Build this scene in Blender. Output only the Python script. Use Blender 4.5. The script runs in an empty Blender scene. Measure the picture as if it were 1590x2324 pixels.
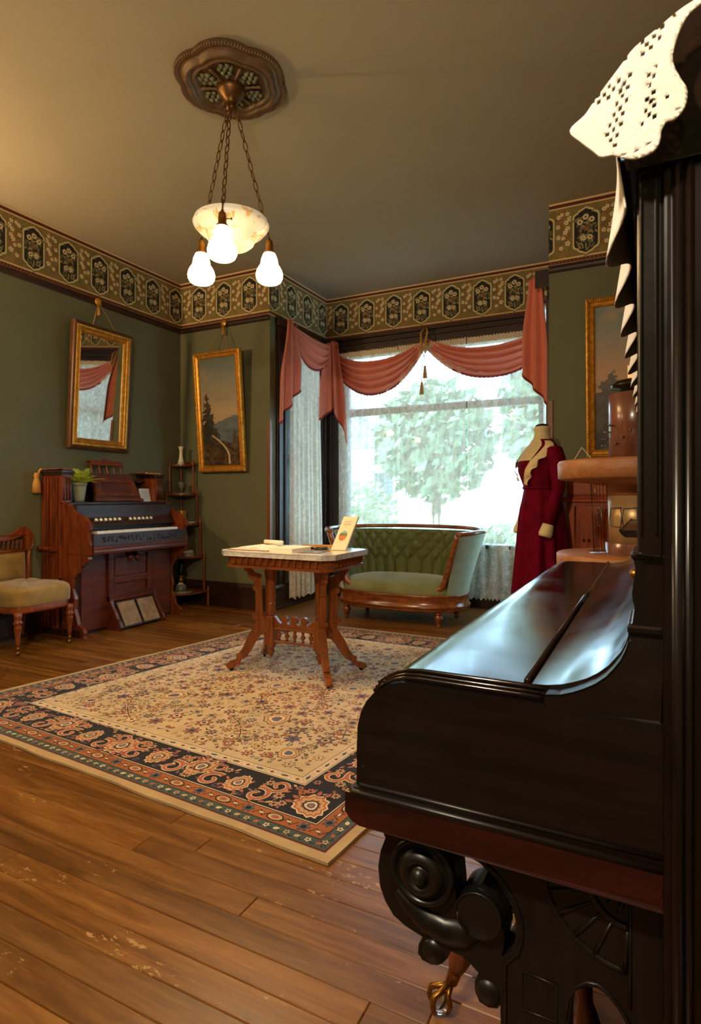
import bpy, bmesh, math, random
import numpy as np
from mathutils import Vector, Matrix
from mathutils.geometry import tessellate_polygon, delaunay_2d_cdt

PI = math.pi
S = bpy.context.scene
COL = S.collection

# ------------------------------------------------------------------ camera
cam_d = bpy.data.cameras.new('camera')
cam = bpy.data.objects.new('camera', cam_d)
COL.objects.link(cam)
cam.location = (0, 0, 1.10)
cam.rotation_euler = (math.radians(90), 0, math.radians(27.0))
cam_d.sensor_fit = 'VERTICAL'
cam_d.sensor_height = 36.0
cam_d.lens = 36.0 * 1345.0 / 2324.0
cam_d.shift_y = -32.0 / 2324.0
cam_d.clip_start = 0.02
cam_d.clip_end = 200
cam_d.dof.use_dof = True
cam_d.dof.focus_distance = 1.35
cam_d.dof.aperture_fstop = 8.0
S.camera = cam

# ------------------------------------------------------------------ world: pale overcast afternoon sky
w = bpy.data.worlds.new('sky')
S.world = w
w.use_nodes = True
wn = w.node_tree.nodes
wn['Background'].inputs['Color'].default_value = (0.47, 0.74, 1.0, 1)
wn['Background'].inputs['Strength'].default_value = 20.0

# ------------------------------------------------------------------ view
S.view_settings.view_transform = 'Standard'
S.view_settings.look = 'None'
S.view_settings.gamma = 1.0
S.view_settings.use_curve_mapping = False
S.view_settings.exposure = 0.25

LAMP_COL = (1.0, 0.69, 0.37)
LAMP_STRENGTH = 10.0

def lamp(name, loc, power, col=LAMP_COL, r=0.06):
    d = bpy.data.lights.new(name, 'POINT')
    d.energy = power
    d.color = col
    d.shadow_soft_size = r
    o = bpy.data.objects.new(name, d)
    o.location = loc
    COL.objects.link(o)
    return o

# lamps of the room beyond the picture's edge: two wall sconces on the organ wall; plus an unseen bulb without fixture, added behind the camera to brighten the near runner
lamp('wall_sconce_bulb', (-4.37, 1.70, 2.30), 85)
lamp('wall_sconce_bulb', (-4.37, 0.20, 2.30), 58)
lamp('added_rear_bulb', (-0.66, -0.40, 2.20), 138, col=(1.0, 0.82, 0.60))

# ------------------------------------------------------------------ helpers
def lin(c):
    if isinstance(c, str):
        c = c.lstrip('#')
        c = tuple(int(c[i:i + 2], 16) for i in (0, 2, 4))
    o = []
    for v in c[:3]:
        v = v / 255.0
        o.append(v / 12.92 if v <= 0.04045 else ((v + 0.055) / 1.055) ** 2.4)
    return (o[0], o[1], o[2], 1.0)

class NT:
    def __init__(s, name):
        s.m = bpy.data.materials.new(name)
        s.m.use_nodes = True
        s.t = s.m.node_tree
        s.n = s.t.nodes
        s.p = s.n['Principled BSDF']
        s.out = s.n['Material Output']
    def new(s, typ, **kw):
        n = s.n.new(typ)
        for k, v in kw.items():
            setattr(n, k, v)
        return n
    def link(s, a, b):
        s.t.links.new(a, b)
    def coord(s, which='Object', scale=(1, 1, 1), rnd=False):
        tc = s.new('ShaderNodeTexCoord')
        mp = s.new('ShaderNodeMapping')
        mp.inputs['Scale'].default_value = scale
        s.link(tc.outputs[which], mp.inputs['Vector'])
        if rnd:
            oi = s.new('ShaderNodeObjectInfo')
            ml = s.new('ShaderNodeMath', operation='MULTIPLY')
            ml.inputs[1].default_value = 37.0
            s.link(oi.outputs['Random'], ml.inputs[0])
            cb = s.new('ShaderNodeCombineXYZ')
            for k in range(3):
                s.link(ml.outputs[0], cb.inputs[k])
            s.link(cb.outputs[0], mp.inputs['Location'])
        return mp.outputs['Vector']
    def noise(s, vec, scale, detail=4, rough=0.55, dist=0.0):
        n = s.new('ShaderNodeTexNoise')
        n.inputs['Scale'].default_value = scale
        n.inputs['Detail'].default_value = detail
        n.inputs['Roughness'].default_value = rough
        n.inputs['Distortion'].default_value = dist
        s.link(vec, n.inputs['Vector'])
        return n.outputs['Fac']
    def ramp(s, fac, stops):
        r = s.new('ShaderNodeValToRGB')
        el = r.color_ramp.elements
        el[0].position, el[0].color = stops[0]
        el[1].position, el[1].color = stops[-1]
        for p, c in stops[1:-1]:
            e = el.new(p)
            e.color = c
        s.link(fac, r.inputs['Fac'])
        return r.outputs['Color']
    def bump(s, h, strength=0.3, dist=0.01):
        b = s.new('ShaderNodeBump')
        b.inputs['Strength'].default_value = strength
        b.inputs['Distance'].default_value = dist
        s.link(h, b.inputs['Height'])
        s.link(b.outputs['Normal'], s.p.inputs['Normal'])

def M(name, col, rough=0.5, metal=0.0, var=0.0, vscale=8.0, bump=0.0, bscale=60.0, bdist=0.002, coat=0.0, sheen=0.0, spec=None, emit=None, estr=0.0):
    k = NT(name)
    c = lin(col)
    k.p.inputs['Base Color'].default_value = c
    k.p.inputs['Roughness'].default_value = rough
    k.p.inputs['Metallic'].default_value = metal
    k.p.inputs['Coat Weight'].default_value = coat
    k.p.inputs['Coat Roughness'].default_value = 0.12
    if sheen:
        k.p.inputs['Sheen Weight'].default_value = sheen
        k.p.inputs['Sheen Roughness'].default_value = 0.4
    if spec is not None:
        k.p.inputs['Specular IOR Level'].default_value = spec
    if emit:
        k.p.inputs['Emission Color'].default_value = lin(emit)
        k.p.inputs['Emission Strength'].default_value = estr
    if var or bump:
        v = k.coord('Object')
    if var:
        f = k.noise(v, vscale)
        lo = tuple(x * (1 - var) for x in c[:3]) + (1,)
        hi = tuple(min(1, x * (1 + var)) for x in c[:3]) + (1,)
        k.link(k.ramp(f, [(0.3, lo), (0.7, hi)]), k.p.inputs['Base Color'])
    if bump:
        k.bump(k.noise(v, bscale, 3), bump, bdist)
    return k.m

def wood(name, dark, light, rough=0.35, axis='z', scale=6.0, coat=0.0, bump=0.05, rnd=False, spec=0.5):
    k = NT(name)
    st = {'x': (0.12, 1, 1), 'y': (1, 0.12, 1), 'z': (1, 1, 0.12)}[axis]
    v = k.coord('Object', st, rnd)
    f = k.noise(v, scale * 4, 6, 0.6, 0.6)
    g = k.noise(v, scale * 22, 3, 0.6)
    mx = k.new('ShaderNodeMath', operation='MULTIPLY_ADD')
    k.link(g, mx.inputs[0])
    mx.inputs[1].default_value = 0.35
    k.link(f, mx.inputs[2])
    k.link(k.ramp(mx.outputs[0], [(0.40, lin(dark)), (0.82, lin(light))]), k.p.inputs['Base Color'])
    k.p.inputs['Roughness'].default_value = rough
    k.p.inputs['Coat Weight'].default_value = coat
    k.p.inputs['Coat Roughness'].default_value = 0.15
    k.p.inputs['Specular IOR Level'].default_value = spec
    if bump:
        k.bump(mx.outputs[0], bump, 0.003)
    return k.m

def vcol(name, rough=0.6, spec=0.3, bump=0.0, bscale=200.0):
    k = NT(name)
    a = k.new('ShaderNodeVertexColor', layer_name='Col')
    k.link(a.outputs['Color'], k.p.inputs['Base Color'])
    k.p.inputs['Roughness'].default_value = rough
    k.p.inputs['Specular IOR Level'].default_value = spec
    if bump:
        k.bump(k.noise(k.coord('Object'), bscale, 3), bump, 0.002)
    return k.m

class MB:
    """collects geometry and links it as one mesh object"""
    def __init__(s):
        s.v, s.f, s.sm, s.mi, s.uv, s.vc = [], [], [], [], {}, None
    def add(s, vs, fs, smooth=False, mi=0):
        o = len(s.v)
        s.v += [tuple(p) for p in vs]
        for f in fs:
            s.f.append(tuple(i + o for i in f))
            s.sm.append(smooth)
            s.mi.append(mi)
        return o
    def box(s, x0, y0, z0, x1, y1, z1, mi=0):
        vs = [(x0, y0, z0), (x1, y0, z0), (x1, y1, z0), (x0, y1, z0), (x0, y0, z1), (x1, y0, z1), (x1, y1, z1), (x0, y1, z1)]
        s.add(vs, [(0, 3, 2, 1), (4, 5, 6, 7), (0, 1, 5, 4), (1, 2, 6, 5), (2, 3, 7, 6), (3, 0, 4, 7)], False, mi)
        return s
    def obox(s, c, ax, ay, az, hx, hy, hz, mi=0):
        c, ax, ay, az = Vector(c), Vector(ax).normalized(), Vector(ay).normalized(), Vector(az).normalized()
        vs = []
        for sz in (-1, 1):
            for sx, sy in ((-1, -1), (1, -1), (1, 1), (-1, 1)):
                vs.append(c + ax * hx * sx + ay * hy * sy + az * hz * sz)
        s.add(vs, [(0, 3, 2, 1), (4, 5, 6, 7), (0, 1, 5, 4), (1, 2, 6, 5), (2, 3, 7, 6), (3, 0, 4, 7)], False, mi)
        return s
    def prism(s, poly, fn, a0, a1, holes=(), smooth=False, mi=0):
        """poly of (p,q); fn(p,q,a)->xyz; capped at a0 and a1"""
        loops = [list(poly)] + [list(h) for h in holes]
        flat = [p for l in loops for p in l]
        tris = tessellate_polygon([[Vector((p[0], p[1], 0)) for p in l] for l in loops])
        n = len(flat)
        vs = [fn(p[0], p[1], a0) for p in flat] + [fn(p[0], p[1], a1) for p in flat]
        fs = [tuple(t) for t in tris] + [tuple(i + n for i in reversed(t)) for t in tris]
        s.add(vs, fs, False, mi)
        o = len(s.v) - 2 * n
        k = 0
        for l in loops:
            m = len(l)
            for i in range(m):
                a, b = k + i, k + (i + 1) % m
                s.f.append((o + a, o + b, o + b + n, o + a + n))
                s.sm.append(smooth)
                s.mi.append(mi)
            k += m
        return s
    def lathe(s, prof, c=(0, 0, 0), n=16, sx=1.0, sy=1.0, smooth=True, mi=0, rot=None, rf=None):
        vs, fs = [], []
        m = len(prof)
        for r, z in prof:
            for i in range(n):
                a = 2 * PI * i / n
                q = rf(a, r, z) if rf else 1.0
                p = Vector((r * q * math.cos(a) * sx, r * q * math.sin(a) * sy, z))
                if rot:
                    p = rot @ p
                vs.append((p.x + c[0], p.y + c[1], p.z + c[2]))
        for j in range(m - 1):
            for i in range(n):
                k = (i + 1) % n
                fs.append((j * n + i, j * n + k, (j + 1) * n + k, (j + 1) * n + i))
        if prof[0][0] > 1e-6:
            fs.append(tuple(reversed(range(n))))
        if prof[-1][0] > 1e-6:
            fs.append(tuple((m - 1) * n + i for i in range(n)))
        s.add(vs, fs, smooth, mi)
        return s
    def tube(s, pts, r, n=8, closed=False, smooth=True, mi=0, flat=None):
        pts = [Vector(p) for p in pts]
        m = len(pts)
        rs = r if isinstance(r, (list, tuple)) else [r] * m
        vs, fs = [], []
        prev = None
        for j in range(m):
            a = pts[(j - 1) % m] if (closed or j > 0) else pts[j]
            b = pts[(j + 1) % m] if (closed or j < m - 1) else pts[j]
            t = (b - a).normalized() if (b - a).length > 1e-9 else Vector((0, 0, 1))
            if prev is None:
                u = t.orthogonal().normalized() if flat is None else (Vector(flat) - t * t.dot(Vector(flat))).normalized()
            else:
                u = (prev - t * t.dot(prev))
                u = u.normalized() if u.length > 1e-6 else t.orthogonal().normalized()
            prev = u
            w = t.cross(u)
            rr = rs[j]
            ru, rw = rr if isinstance(rr, tuple) else (rr, rr)
            for i in range(n):
                an = 2 * PI * i / n
                vs.append(pts[j] + u * math.cos(an) * ru + w * math.sin(an) * rw)
        mm = m if closed else m - 1
        for j in range(mm):
            jj = (j + 1) % m
            for i in range(n):
                k = (i + 1) % n
                fs.append((j * n + i, j * n + k, jj * n + k, jj * n + i))
        if not closed:
            fs.append(tuple(reversed(range(n))))
            fs.append(tuple((m - 1) * n + i for i in range(n)))
        s.add(vs, fs, smooth, mi)
        return s
    def grid(s, nu, nv, fn, smooth=True, mi=0, closed_u=False, uv=None):
        vs, fs = [], []
        cu = nu if closed_u else nu + 1
        for j in range(nv + 1):
            for i in range(cu):
                vs.append(fn(i / nu, j / nv))
        for j in range(nv):
            for i in range(nu):
                k = (i + 1) % cu
                fs.append((j * cu + i, j * cu + k, (j + 1) * cu + k, (j + 1) * cu + i))
        o = s.add(vs, fs, smooth, mi)
        if uv:
            for j in range(nv + 1):
                for i in range(cu):
                    s.uv[o + j * cu + i] = uv(i / nu, j / nv)
        return s
    def ball(s, c, r, n=10, m=6, mi=0):
        rx, ry, rz = r if isinstance(r, tuple) else (r, r, r)
        prof = [(math.sin(PI * j / m), -math.cos(PI * j / m)) for j in range(m + 1)]
        vs, fs = [], []
        for a, z in prof:
            for i in range(n):
                t = 2 * PI * i / n
                vs.append((c[0] + rx * a * math.cos(t), c[1] + ry * a * math.sin(t), c[2] + rz * z))
        for j in range(m):
            for i in range(n):
                k = (i + 1) % n
                fs.append((j * n + i, j * n + k, (j + 1) * n + k, (j + 1) * n + i))
        s.add(vs, fs, True, mi)
        return s
    def build(s, name, mats, parent=None, bevel=0.0, origin=None, wn=False, solid=0.0, merge=False, seg=2):
        me = bpy.data.meshes.new(name)
        loc = Vector(origin) if origin is not None else Vector((0, 0, 0))
        if parent is not None:
            loc = Vector(parent.get('_o', (0, 0, 0)))
        vs = [(p[0] - loc.x, p[1] - loc.y, p[2] - loc.z) for p in s.v]
        me.from_pydata(vs, [], s.f)
        if not isinstance(mats, (list, tuple)):
            mats = [mats]
        for m in mats:
            me.materials.append(m)
        me.polygons.foreach_set('use_smooth', s.sm)
        me.polygons.foreach_set('material_index', s.mi)
        if s.uv:
            ul = me.uv_layers.new(name='UVMap')
            for lp in me.loops:
                ul.data[lp.index].uv = s.uv.get(lp.vertex_index, (0, 0))
        if s.vc is not None:
            ca = me.color_attributes.new('Col', 'FLOAT_COLOR', 'POINT')
            ca.data.foreach_set('color', np.asarray(s.vc, dtype=np.float32).ravel())
        me.validate()
        if merge:
            bm = bmesh.new()
            bm.from_mesh(me)
            bmesh.ops.remove_doubles(bm, verts=bm.verts, dist=1e-5)
            bmesh.ops.recalc_face_normals(bm, faces=bm.faces)
            bm.to_mesh(me)
            bm.free()
        me.update()
        o = bpy.data.objects.new(name, me)
        COL.objects.link(o)
        if parent is not None:
            o.parent = parent
            # a sub-part sits under a part whose own origin is already the thing's base
            o['_o'] = tuple(loc)
        else:
            o.location = loc
            o['_o'] = tuple(loc)
        if solid:
            md = o.modifiers.new('thick', 'SOLIDIFY')
            md.thickness = solid
            md.offset = 0
        if bevel:
            md = o.modifiers.new('bev', 'BEVEL')
            md.width = bevel
            md.segments = seg
            md.limit_method = 'ANGLE'
            md.angle_limit = math.radians(40)
        return o

def thing(name, label, cat, loc=(0, 0, 0), group=None):
    o = bpy.data.objects.new(name, None)
    o.empty_display_size = 0.1
    o.location = loc
    COL.objects.link(o)
    o['_o'] = tuple(loc)
    o['label'] = label
    o['category'] = cat
    if group:
        o['group'] = group
    return o

def tag(o, label, cat, group=None, kind=None):
    o['label'] = label
    o['category'] = cat
    if group:
        o['group'] = group
    if kind:
        o['kind'] = kind
    return o

def struct(o):
    o['kind'] = 'structure'
    return o

def copy_obj(o, parent=None, loc=None):
    c = o.copy()
    COL.objects.link(c)
    c.parent = parent
    if loc is not None:
        c.location = loc
    return c

XY = lambda p, q, a: (p, q, a)      # polygon in plan, extruded in z
XZ = lambda p, q, a: (p, a, q)      # polygon in x,z, extruded in y
YZ = lambda p, q, a: (a, p, q)      # polygon in y,z, extruded in x

class Draw:
    """flat printed or woven pattern: polygons stacked in very thin layers"""
    def __init__(s, fn, step=0.00025):
        s.fn, s.step, s.mb = fn, step, MB()
    cnt = 0
    def poly(s, pts, mi, layer):
        Draw.cnt += 1
        h = layer * s.step + (Draw.cnt % 40) * 2.5e-6
        s.mb.add([s.fn(u, v, h) for u, v in pts], [tuple(range(len(pts)))], False, mi)
    def rect(s, u0, v0, u1, v1, mi, layer):
        s.poly([(u0, v0), (u1, v0), (u1, v1), (u0, v1)], mi, layer)
    def disc(s, c, r, mi, layer, n=12, ry=None, rot=0.0):
        ry = ry or r
        cs, sn = math.cos(rot), math.sin(rot)
        s.poly([(c[0] + r * math.cos(2 * PI * i / n) * cs - ry * math.sin(2 * PI * i / n) * sn,
                 c[1] + r * math.cos(2 * PI * i / n) * sn + ry * math.sin(2 * PI * i / n) * cs) for i in range(n)], mi, layer)
    def flower(s, c, r, k, mi, layer, depth=0.25, rot=0.0, n=None):
        n = n or k * 6
        s.poly([(c[0] + r * (1 - depth + depth * math.cos(k * t)) * math.cos(t + rot),
                 c[1] + r * (1 - depth + depth * math.cos(k * t)) * math.sin(t + rot)) for t in (2 * PI * i / n for i in range(n))], mi, layer)
    def leaf(s, c, L, W, ang, mi, layer):
        cs, sn = math.cos(ang), math.sin(ang)
        sh = [(0, 0), (0.25, 0.42), (0.55, 0.5), (0.82, 0.26), (1, 0), (0.82, -0.26), (0.55, -0.5), (0.25, -0.42)]
        s.poly([(c[0] + L * a * cs - W * b * sn, c[1] + L * a * sn + W * b * cs) for a, b in sh], mi, layer)
    def stroke(s, pts, w, mi, layer):
        Draw.cnt += 1
        h = layer * s.step + (Draw.cnt % 40) * 2.5e-6
        L, R = [], []
        m = len(pts)
        for i in range(m):
            a, b = pts[max(0, i - 1)], pts[min(m - 1, i + 1)]
            dx, dy = b[0] - a[0], b[1] - a[1]
            q = math.hypot(dx, dy) or 1
            ww = w(i / (m - 1)) if callable(w) else w
            nx, ny = -dy / q * ww / 2, dx / q * ww / 2
            L.append((pts[i][0] + nx, pts[i][1] + ny))
            R.append((pts[i][0] - nx, pts[i][1] - ny))
        vs = [s.fn(u, v, h) for u, v in L] + [s.fn(u, v, h) for u, v in R]
        s.mb.add(vs, [(i, i + m, i + m + 1, i + 1) for i in range(m - 1)], False, mi)
# ------------------------------------------------------------------ shared materials
XL, YB, XB0, XB1, YW = -4.449, 4.772, -3.31, -0.713, 5.90
XR, YF, CEIL = 0.52, -2.6, 3.36

m_wall = M('olive_wall_paint', (104, 104, 76), 0.72, var=0.05, vscale=3, bump=0.12, bscale=350, bdist=0.0006, spec=0.35)
m_ceil = M('ceiling_paint', (158, 144, 118), 0.9, var=0.03, vscale=2, bump=0.15, bscale=300, bdist=0.0006)
m_trim = wood('dark_trim_wood', (28, 15, 9), (58, 32, 18), 0.42, 'x', 5)
m_trimz = wood('dark_trim_wood_upright', (26, 15, 10), (54, 32, 20), 0.42, 'z', 5)
m_trimy = wood('dark_trim_wood_deep', (28, 15, 9), (58, 32, 18), 0.42, 'y', 5)
m_corner = wood('corner_bead_wood', (92, 48, 22), (140, 80, 40), 0.4, 'z', 5)
m_gold = M('old_gilt', (206, 146, 52), 0.36, 0.6, var=0.3, vscale=30, bump=0.4, bscale=120, bdist=0.003)
m_brass = M('aged_brass', (150, 104, 44), 0.35, 0.9, var=0.2, vscale=20)
m_goldcord = M('gold_cord', (170, 120, 56), 0.8, bump=0.5, bscale=500, bdist=0.001)

def plank_mat():
    k = NT('worn_varnished_floorboard')
    v = k.coord('Object', (0.10, 1, 1), True)
    f = k.noise(v, 14, 6, 0.62, 0.8)
    g = k.noise(v, 120, 3, 0.6)
    mx = k.new('ShaderNodeMath', operation='MULTIPLY_ADD')
    k.link(g, mx.inputs[0]); mx.inputs[1].default_value = 0.30
    k.link(f, mx.inputs[2])
    base = k.ramp(mx.outputs[0], [(0.38, lin((82, 48, 14))), (0.62, lin((136, 86, 30))), (0.86, lin((172, 118, 52)))])
    oi = k.new('ShaderNodeObjectInfo')
    tone = k.ramp(oi.outputs['Random'], [(0.0, (0.52, 0.50, 0.45, 1)), (1.0, (0.82, 0.79, 0.72, 1))])
    mu = k.new('ShaderNodeMixRGB', blend_type='MULTIPLY')
    mu.inputs[0].default_value = 1
    k.link(base, mu.inputs[1]); k.link(tone, mu.inputs[2])
    # worn flecks where the varnish has gone
    v2 = k.coord('Object', (0.45, 1, 1), True)
    a = k.noise(v2, 60, 4, 0.7)
    b = k.noise(v2, 4.0, 3, 0.6)
    ab = k.new('ShaderNodeMath', operation='MULTIPLY')
    k.link(a, ab.inputs[0]); k.link(b, ab.inputs[1])
    fl = k.ramp(ab.outputs[0], [(0.375, (0, 0, 0, 1)), (0.41, (1, 1, 1, 1))])
    mw = k.new('ShaderNodeMixRGB')
    k.link(fl, mw.inputs[0]); k.link(mu.outputs[0], mw.inputs[1])
    mw.inputs[2].default_value = lin((176, 136, 84))
    k.link(mw.outputs[0], k.p.inputs['Base Color'])
    rr = k.ramp(f, [(0.3, (0.30, 0.30, 0.30, 1)), (0.75, (0.46, 0.46, 0.46, 1))])
    k.link(rr, k.p.inputs['Roughness'])
    k.p.inputs['Specular IOR Level'].default_value = 0.45
    k.bump(mx.outputs[0], 0.25, 0.002)
    return k.m
m_plank = plank_mat()
m_gap = M('floor_gap', (22, 12, 6), 0.9)

# ------------------------------------------------------------------ floor of narrow boards
fl = MB()
fl.box(XL - 0.1, YF, -0.05, XR, YW + 0.1, -0.012)
floor = struct(fl.build('floor', m_gap))
rng = random.Random(5)
PW = 0.0832
plank_meshes = {}
def plank_mesh(L):
    if L not in plank_meshes:
        b = MB()
        e, t = 0.0022, 0.0
        h = PW / 2 - 0.0006
        xs = L / 2 - 0.0006
        vs = [(-xs, -h, -0.012), (xs, -h, -0.012), (xs, h, -0.012), (-xs, h, -0.012),
              (-xs, -h, -e), (xs, -h, -e), (xs, h, -e), (-xs, h, -e),
              (-xs + e, -h + e, t), (xs - e, -h + e, t), (xs - e, h - e, t), (-xs + e, h - e, t)]
        b.add(vs, [(0, 1, 5, 4), (1, 2, 6, 5), (2, 3, 7, 6), (3, 0, 4, 7), (4, 5, 9, 8), (5, 6, 10, 9), (6, 7, 11, 10), (7, 4, 8, 11), (8, 9, 10, 11)])
        me = bpy.data.meshes.new('plank')
        me.from_pydata(b.v, [], b.f)
        me.materials.append(m_plank)
        plank_meshes[L] = me
    return plank_meshes[L]
y = 0.30
row = 0
while y < YW:
    xa, xb = (XL, XR) if y < YB else (XB0, XB1)
    x = xa
    while x < xb - 0.02:
        L = rng.choice([1.2, 1.5, 1.8, 2.1, 2.4])
        if x == xa:
            L = round(L * rng.choice([0.35, 0.6, 1.0]), 2)
        if x + L > xb - 0.25:
            L = round(xb - x, 3)
        o = bpy.data.objects.new('plank', plank_mesh(L))
        COL.objects.link(o)
        o.location = (x + L / 2, y, 0)
        o.parent = floor
        x += L
    y += PW
    row += 1
# the boards behind the camera carry on as one surface
b = MB(); b.box(XL, YF, -0.012, XR, 0.30 - PW / 2, 0)
o = b.build('plank', m_plank, floor)

# ------------------------------------------------------------------ walls and ceiling
T = 0.12
def wall(name, pieces, mat=m_wall):
    b = MB()
    for p in pieces:
        b.box(*p)
    return struct(b.build(name, mat))
wall('wall_left', [(XL - T, YF, 0, XL, YB + T, CEIL)])
wall('wall_back_left', [(XL, YB, 0, XB0 - T, YB + T, CEIL)])
SW0, SW1, SZ0, SZ1 = 5.03, 5.69, 0.42, 2.66          # side window opening (y, z)
for nm, x0, x1 in (('wall_bay_left', XB0 - T, XB0), ('wall_bay_right', XB1, XB1 + T)):
    wall(nm, [(x0, YB, 0, x1, SW0, CEIL), (x0, SW1, 0, x1, YW + T, CEIL), (x0, SW0, 0, x1, SW1, SZ0), (x0, SW0, SZ1, x1, SW1, CEIL)])
BW0, BW1, BZ0, BZ1 = -3.09, -0.93, 0.62, 2.70        # bay window opening (x, z)
wall('wall_bay_back', [(XB0, YW, 0, BW0, YW + T, CEIL), (BW1, YW, 0, XB1, YW + T, CEIL), (BW0, YW, 0, BW1, YW + T, BZ0), (BW0, YW, BZ1, BW1, YW + T, CEIL)])
wall('wall_back_right', [(XB1 + T, YB, 0, XR, YB + T, CEIL)])
wall('wall_right', [(XR, YF, 0, XR + T, YB + T, CEIL)])
wall('wall_front', [(XL - T, YF - T, 0, XR + T, YF, CEIL)])
cl = MB()
cl.box(XL - T, YF - T, CEIL, XR + T, YB + T, CEIL + 0.1)
cl.box(XB0 - T, YB + T, CEIL, XB1 + T, YW + T, CEIL + 0.1)
struct(cl.build('ceiling', m_ceil))

# ------------------------------------------------------------------ baseboards, picture rail, corner beads
def base_x(name, x0, x1, y, sgn, mat):
    pr = [(0, 0), (0.030, 0), (0.030, 0.020), (0.020, 0.030), (0.020, 0.175), (0.024, 0.185), (0.026, 0.215), (0.016, 0.235), (0.010, 0.25), (0, 0.25)]
    b = MB(); b.prism(pr, lambda p, q, a: (a, y + sgn * p, q), x0, x1)
    return struct(b.build(name, mat))
def base_y(name, y0, y1, x, sgn, mat):
    pr = [(0, 0), (0.030, 0), (0.030, 0.020), (0.020, 0.030), (0.020, 0.175), (0.024, 0.185), (0.026, 0.215), (0.016, 0.235), (0.010, 0.25), (0, 0.25)]
    b = MB(); b.prism(pr, lambda p, q, a: (x + sgn * p, a, q), y0, y1)
    return struct(b.build(name, mat))
base_y('baseboard_left', YF, YB, XL, 1, m_trimy)
base_x('baseboard_back', XL, XB0, YB, -1, m_trim)
base_y('baseboard_bay_left', YB, YW, XB0, 1, m_trimy)
base_y('baseboard_bay_right', YB, YW, XB1, -1, m_trimy)
base_x('baseboard_back_right', XB1, XR, YB, -1, m_trim)

rail = [(0, 2.828), (0.012, 2.830), (0.020, 2.842), (0.022, 2.858), (0.032, 2.868), (0.032, 2.878), (0, 2.880)]
def rail_x(name, x0, x1, y):
    b = MB(); b.prism(rail, lambda p, q, a: (a, y - p, q), x0, x1); struct(b.build(name, m_trim))
def rail_y(name, y0, y1, x, sgn):
    b = MB(); b.prism(rail, lambda p, q, a: (x + sgn * p, a, q), y0, y1); struct(b.build(name, m_trimy))
rail_y('trim_1', YF, YB, XL, 1)
rail_x('trim_2', XL, XB0, YB)
rail_x('trim_3', XB1, XR, YB)
for i, x in ((4, XB0), (5, XB1)):
    b = MB()
    s_ = -1 if i == 4 else 1
    b.prism([(x + s_ * 0.030, YB - 0.008), (x - s_ * 0.008, YB - 0.008), (x - s_ * 0.008, YB + 0.030), (x, YB + 0.030), (x, YB), (x + s_ * 0.030, YB)], XY, 0.25, 1.85)
    struct(b.build('trim_%d' % i, m_corner, bevel=0.003))

# ------------------------------------------------------------------ printed frieze
fz_cols = [(134, 112, 62), (222, 194, 136), (96, 36, 24), (36, 36, 30), (138, 98, 52), (116, 108, 66), (150, 136, 92), (226, 204, 156), (146, 92, 56), (80, 80, 50)]
fz_m = [M('frieze_print_%d' % i, c, 0.85, var=0.22 if i in (0, 4, 5) else 0.06, vscale=14 if i == 0 else 30) for i, c in enumerate(fz_cols)]
OLIVE, CREAM, RED, INK, RUST, SAGE, TAN, IVORY, BRICK, MOSS = range(10)
PER = 0.3205
def cart(w, h):
    half = [(0, h), (0.10 * w, 0.965 * h), (0.30 * w, 0.915 * h), (0.50 * w, 0.875 * h), (0.61 * w, 0.825 * h), (0.66 * w, 0.775 * h), (0.82 * w, 0.745 * h), (0.95 * w, 0.69 * h), (1.0 * w, 0.61 * h)]
    right = half + [(x, -z) for x, z in reversed(half[1:])] + [(0, -h)]
    return right + [(-x, z) for x, z in reversed(right[1:-1])]
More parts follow.
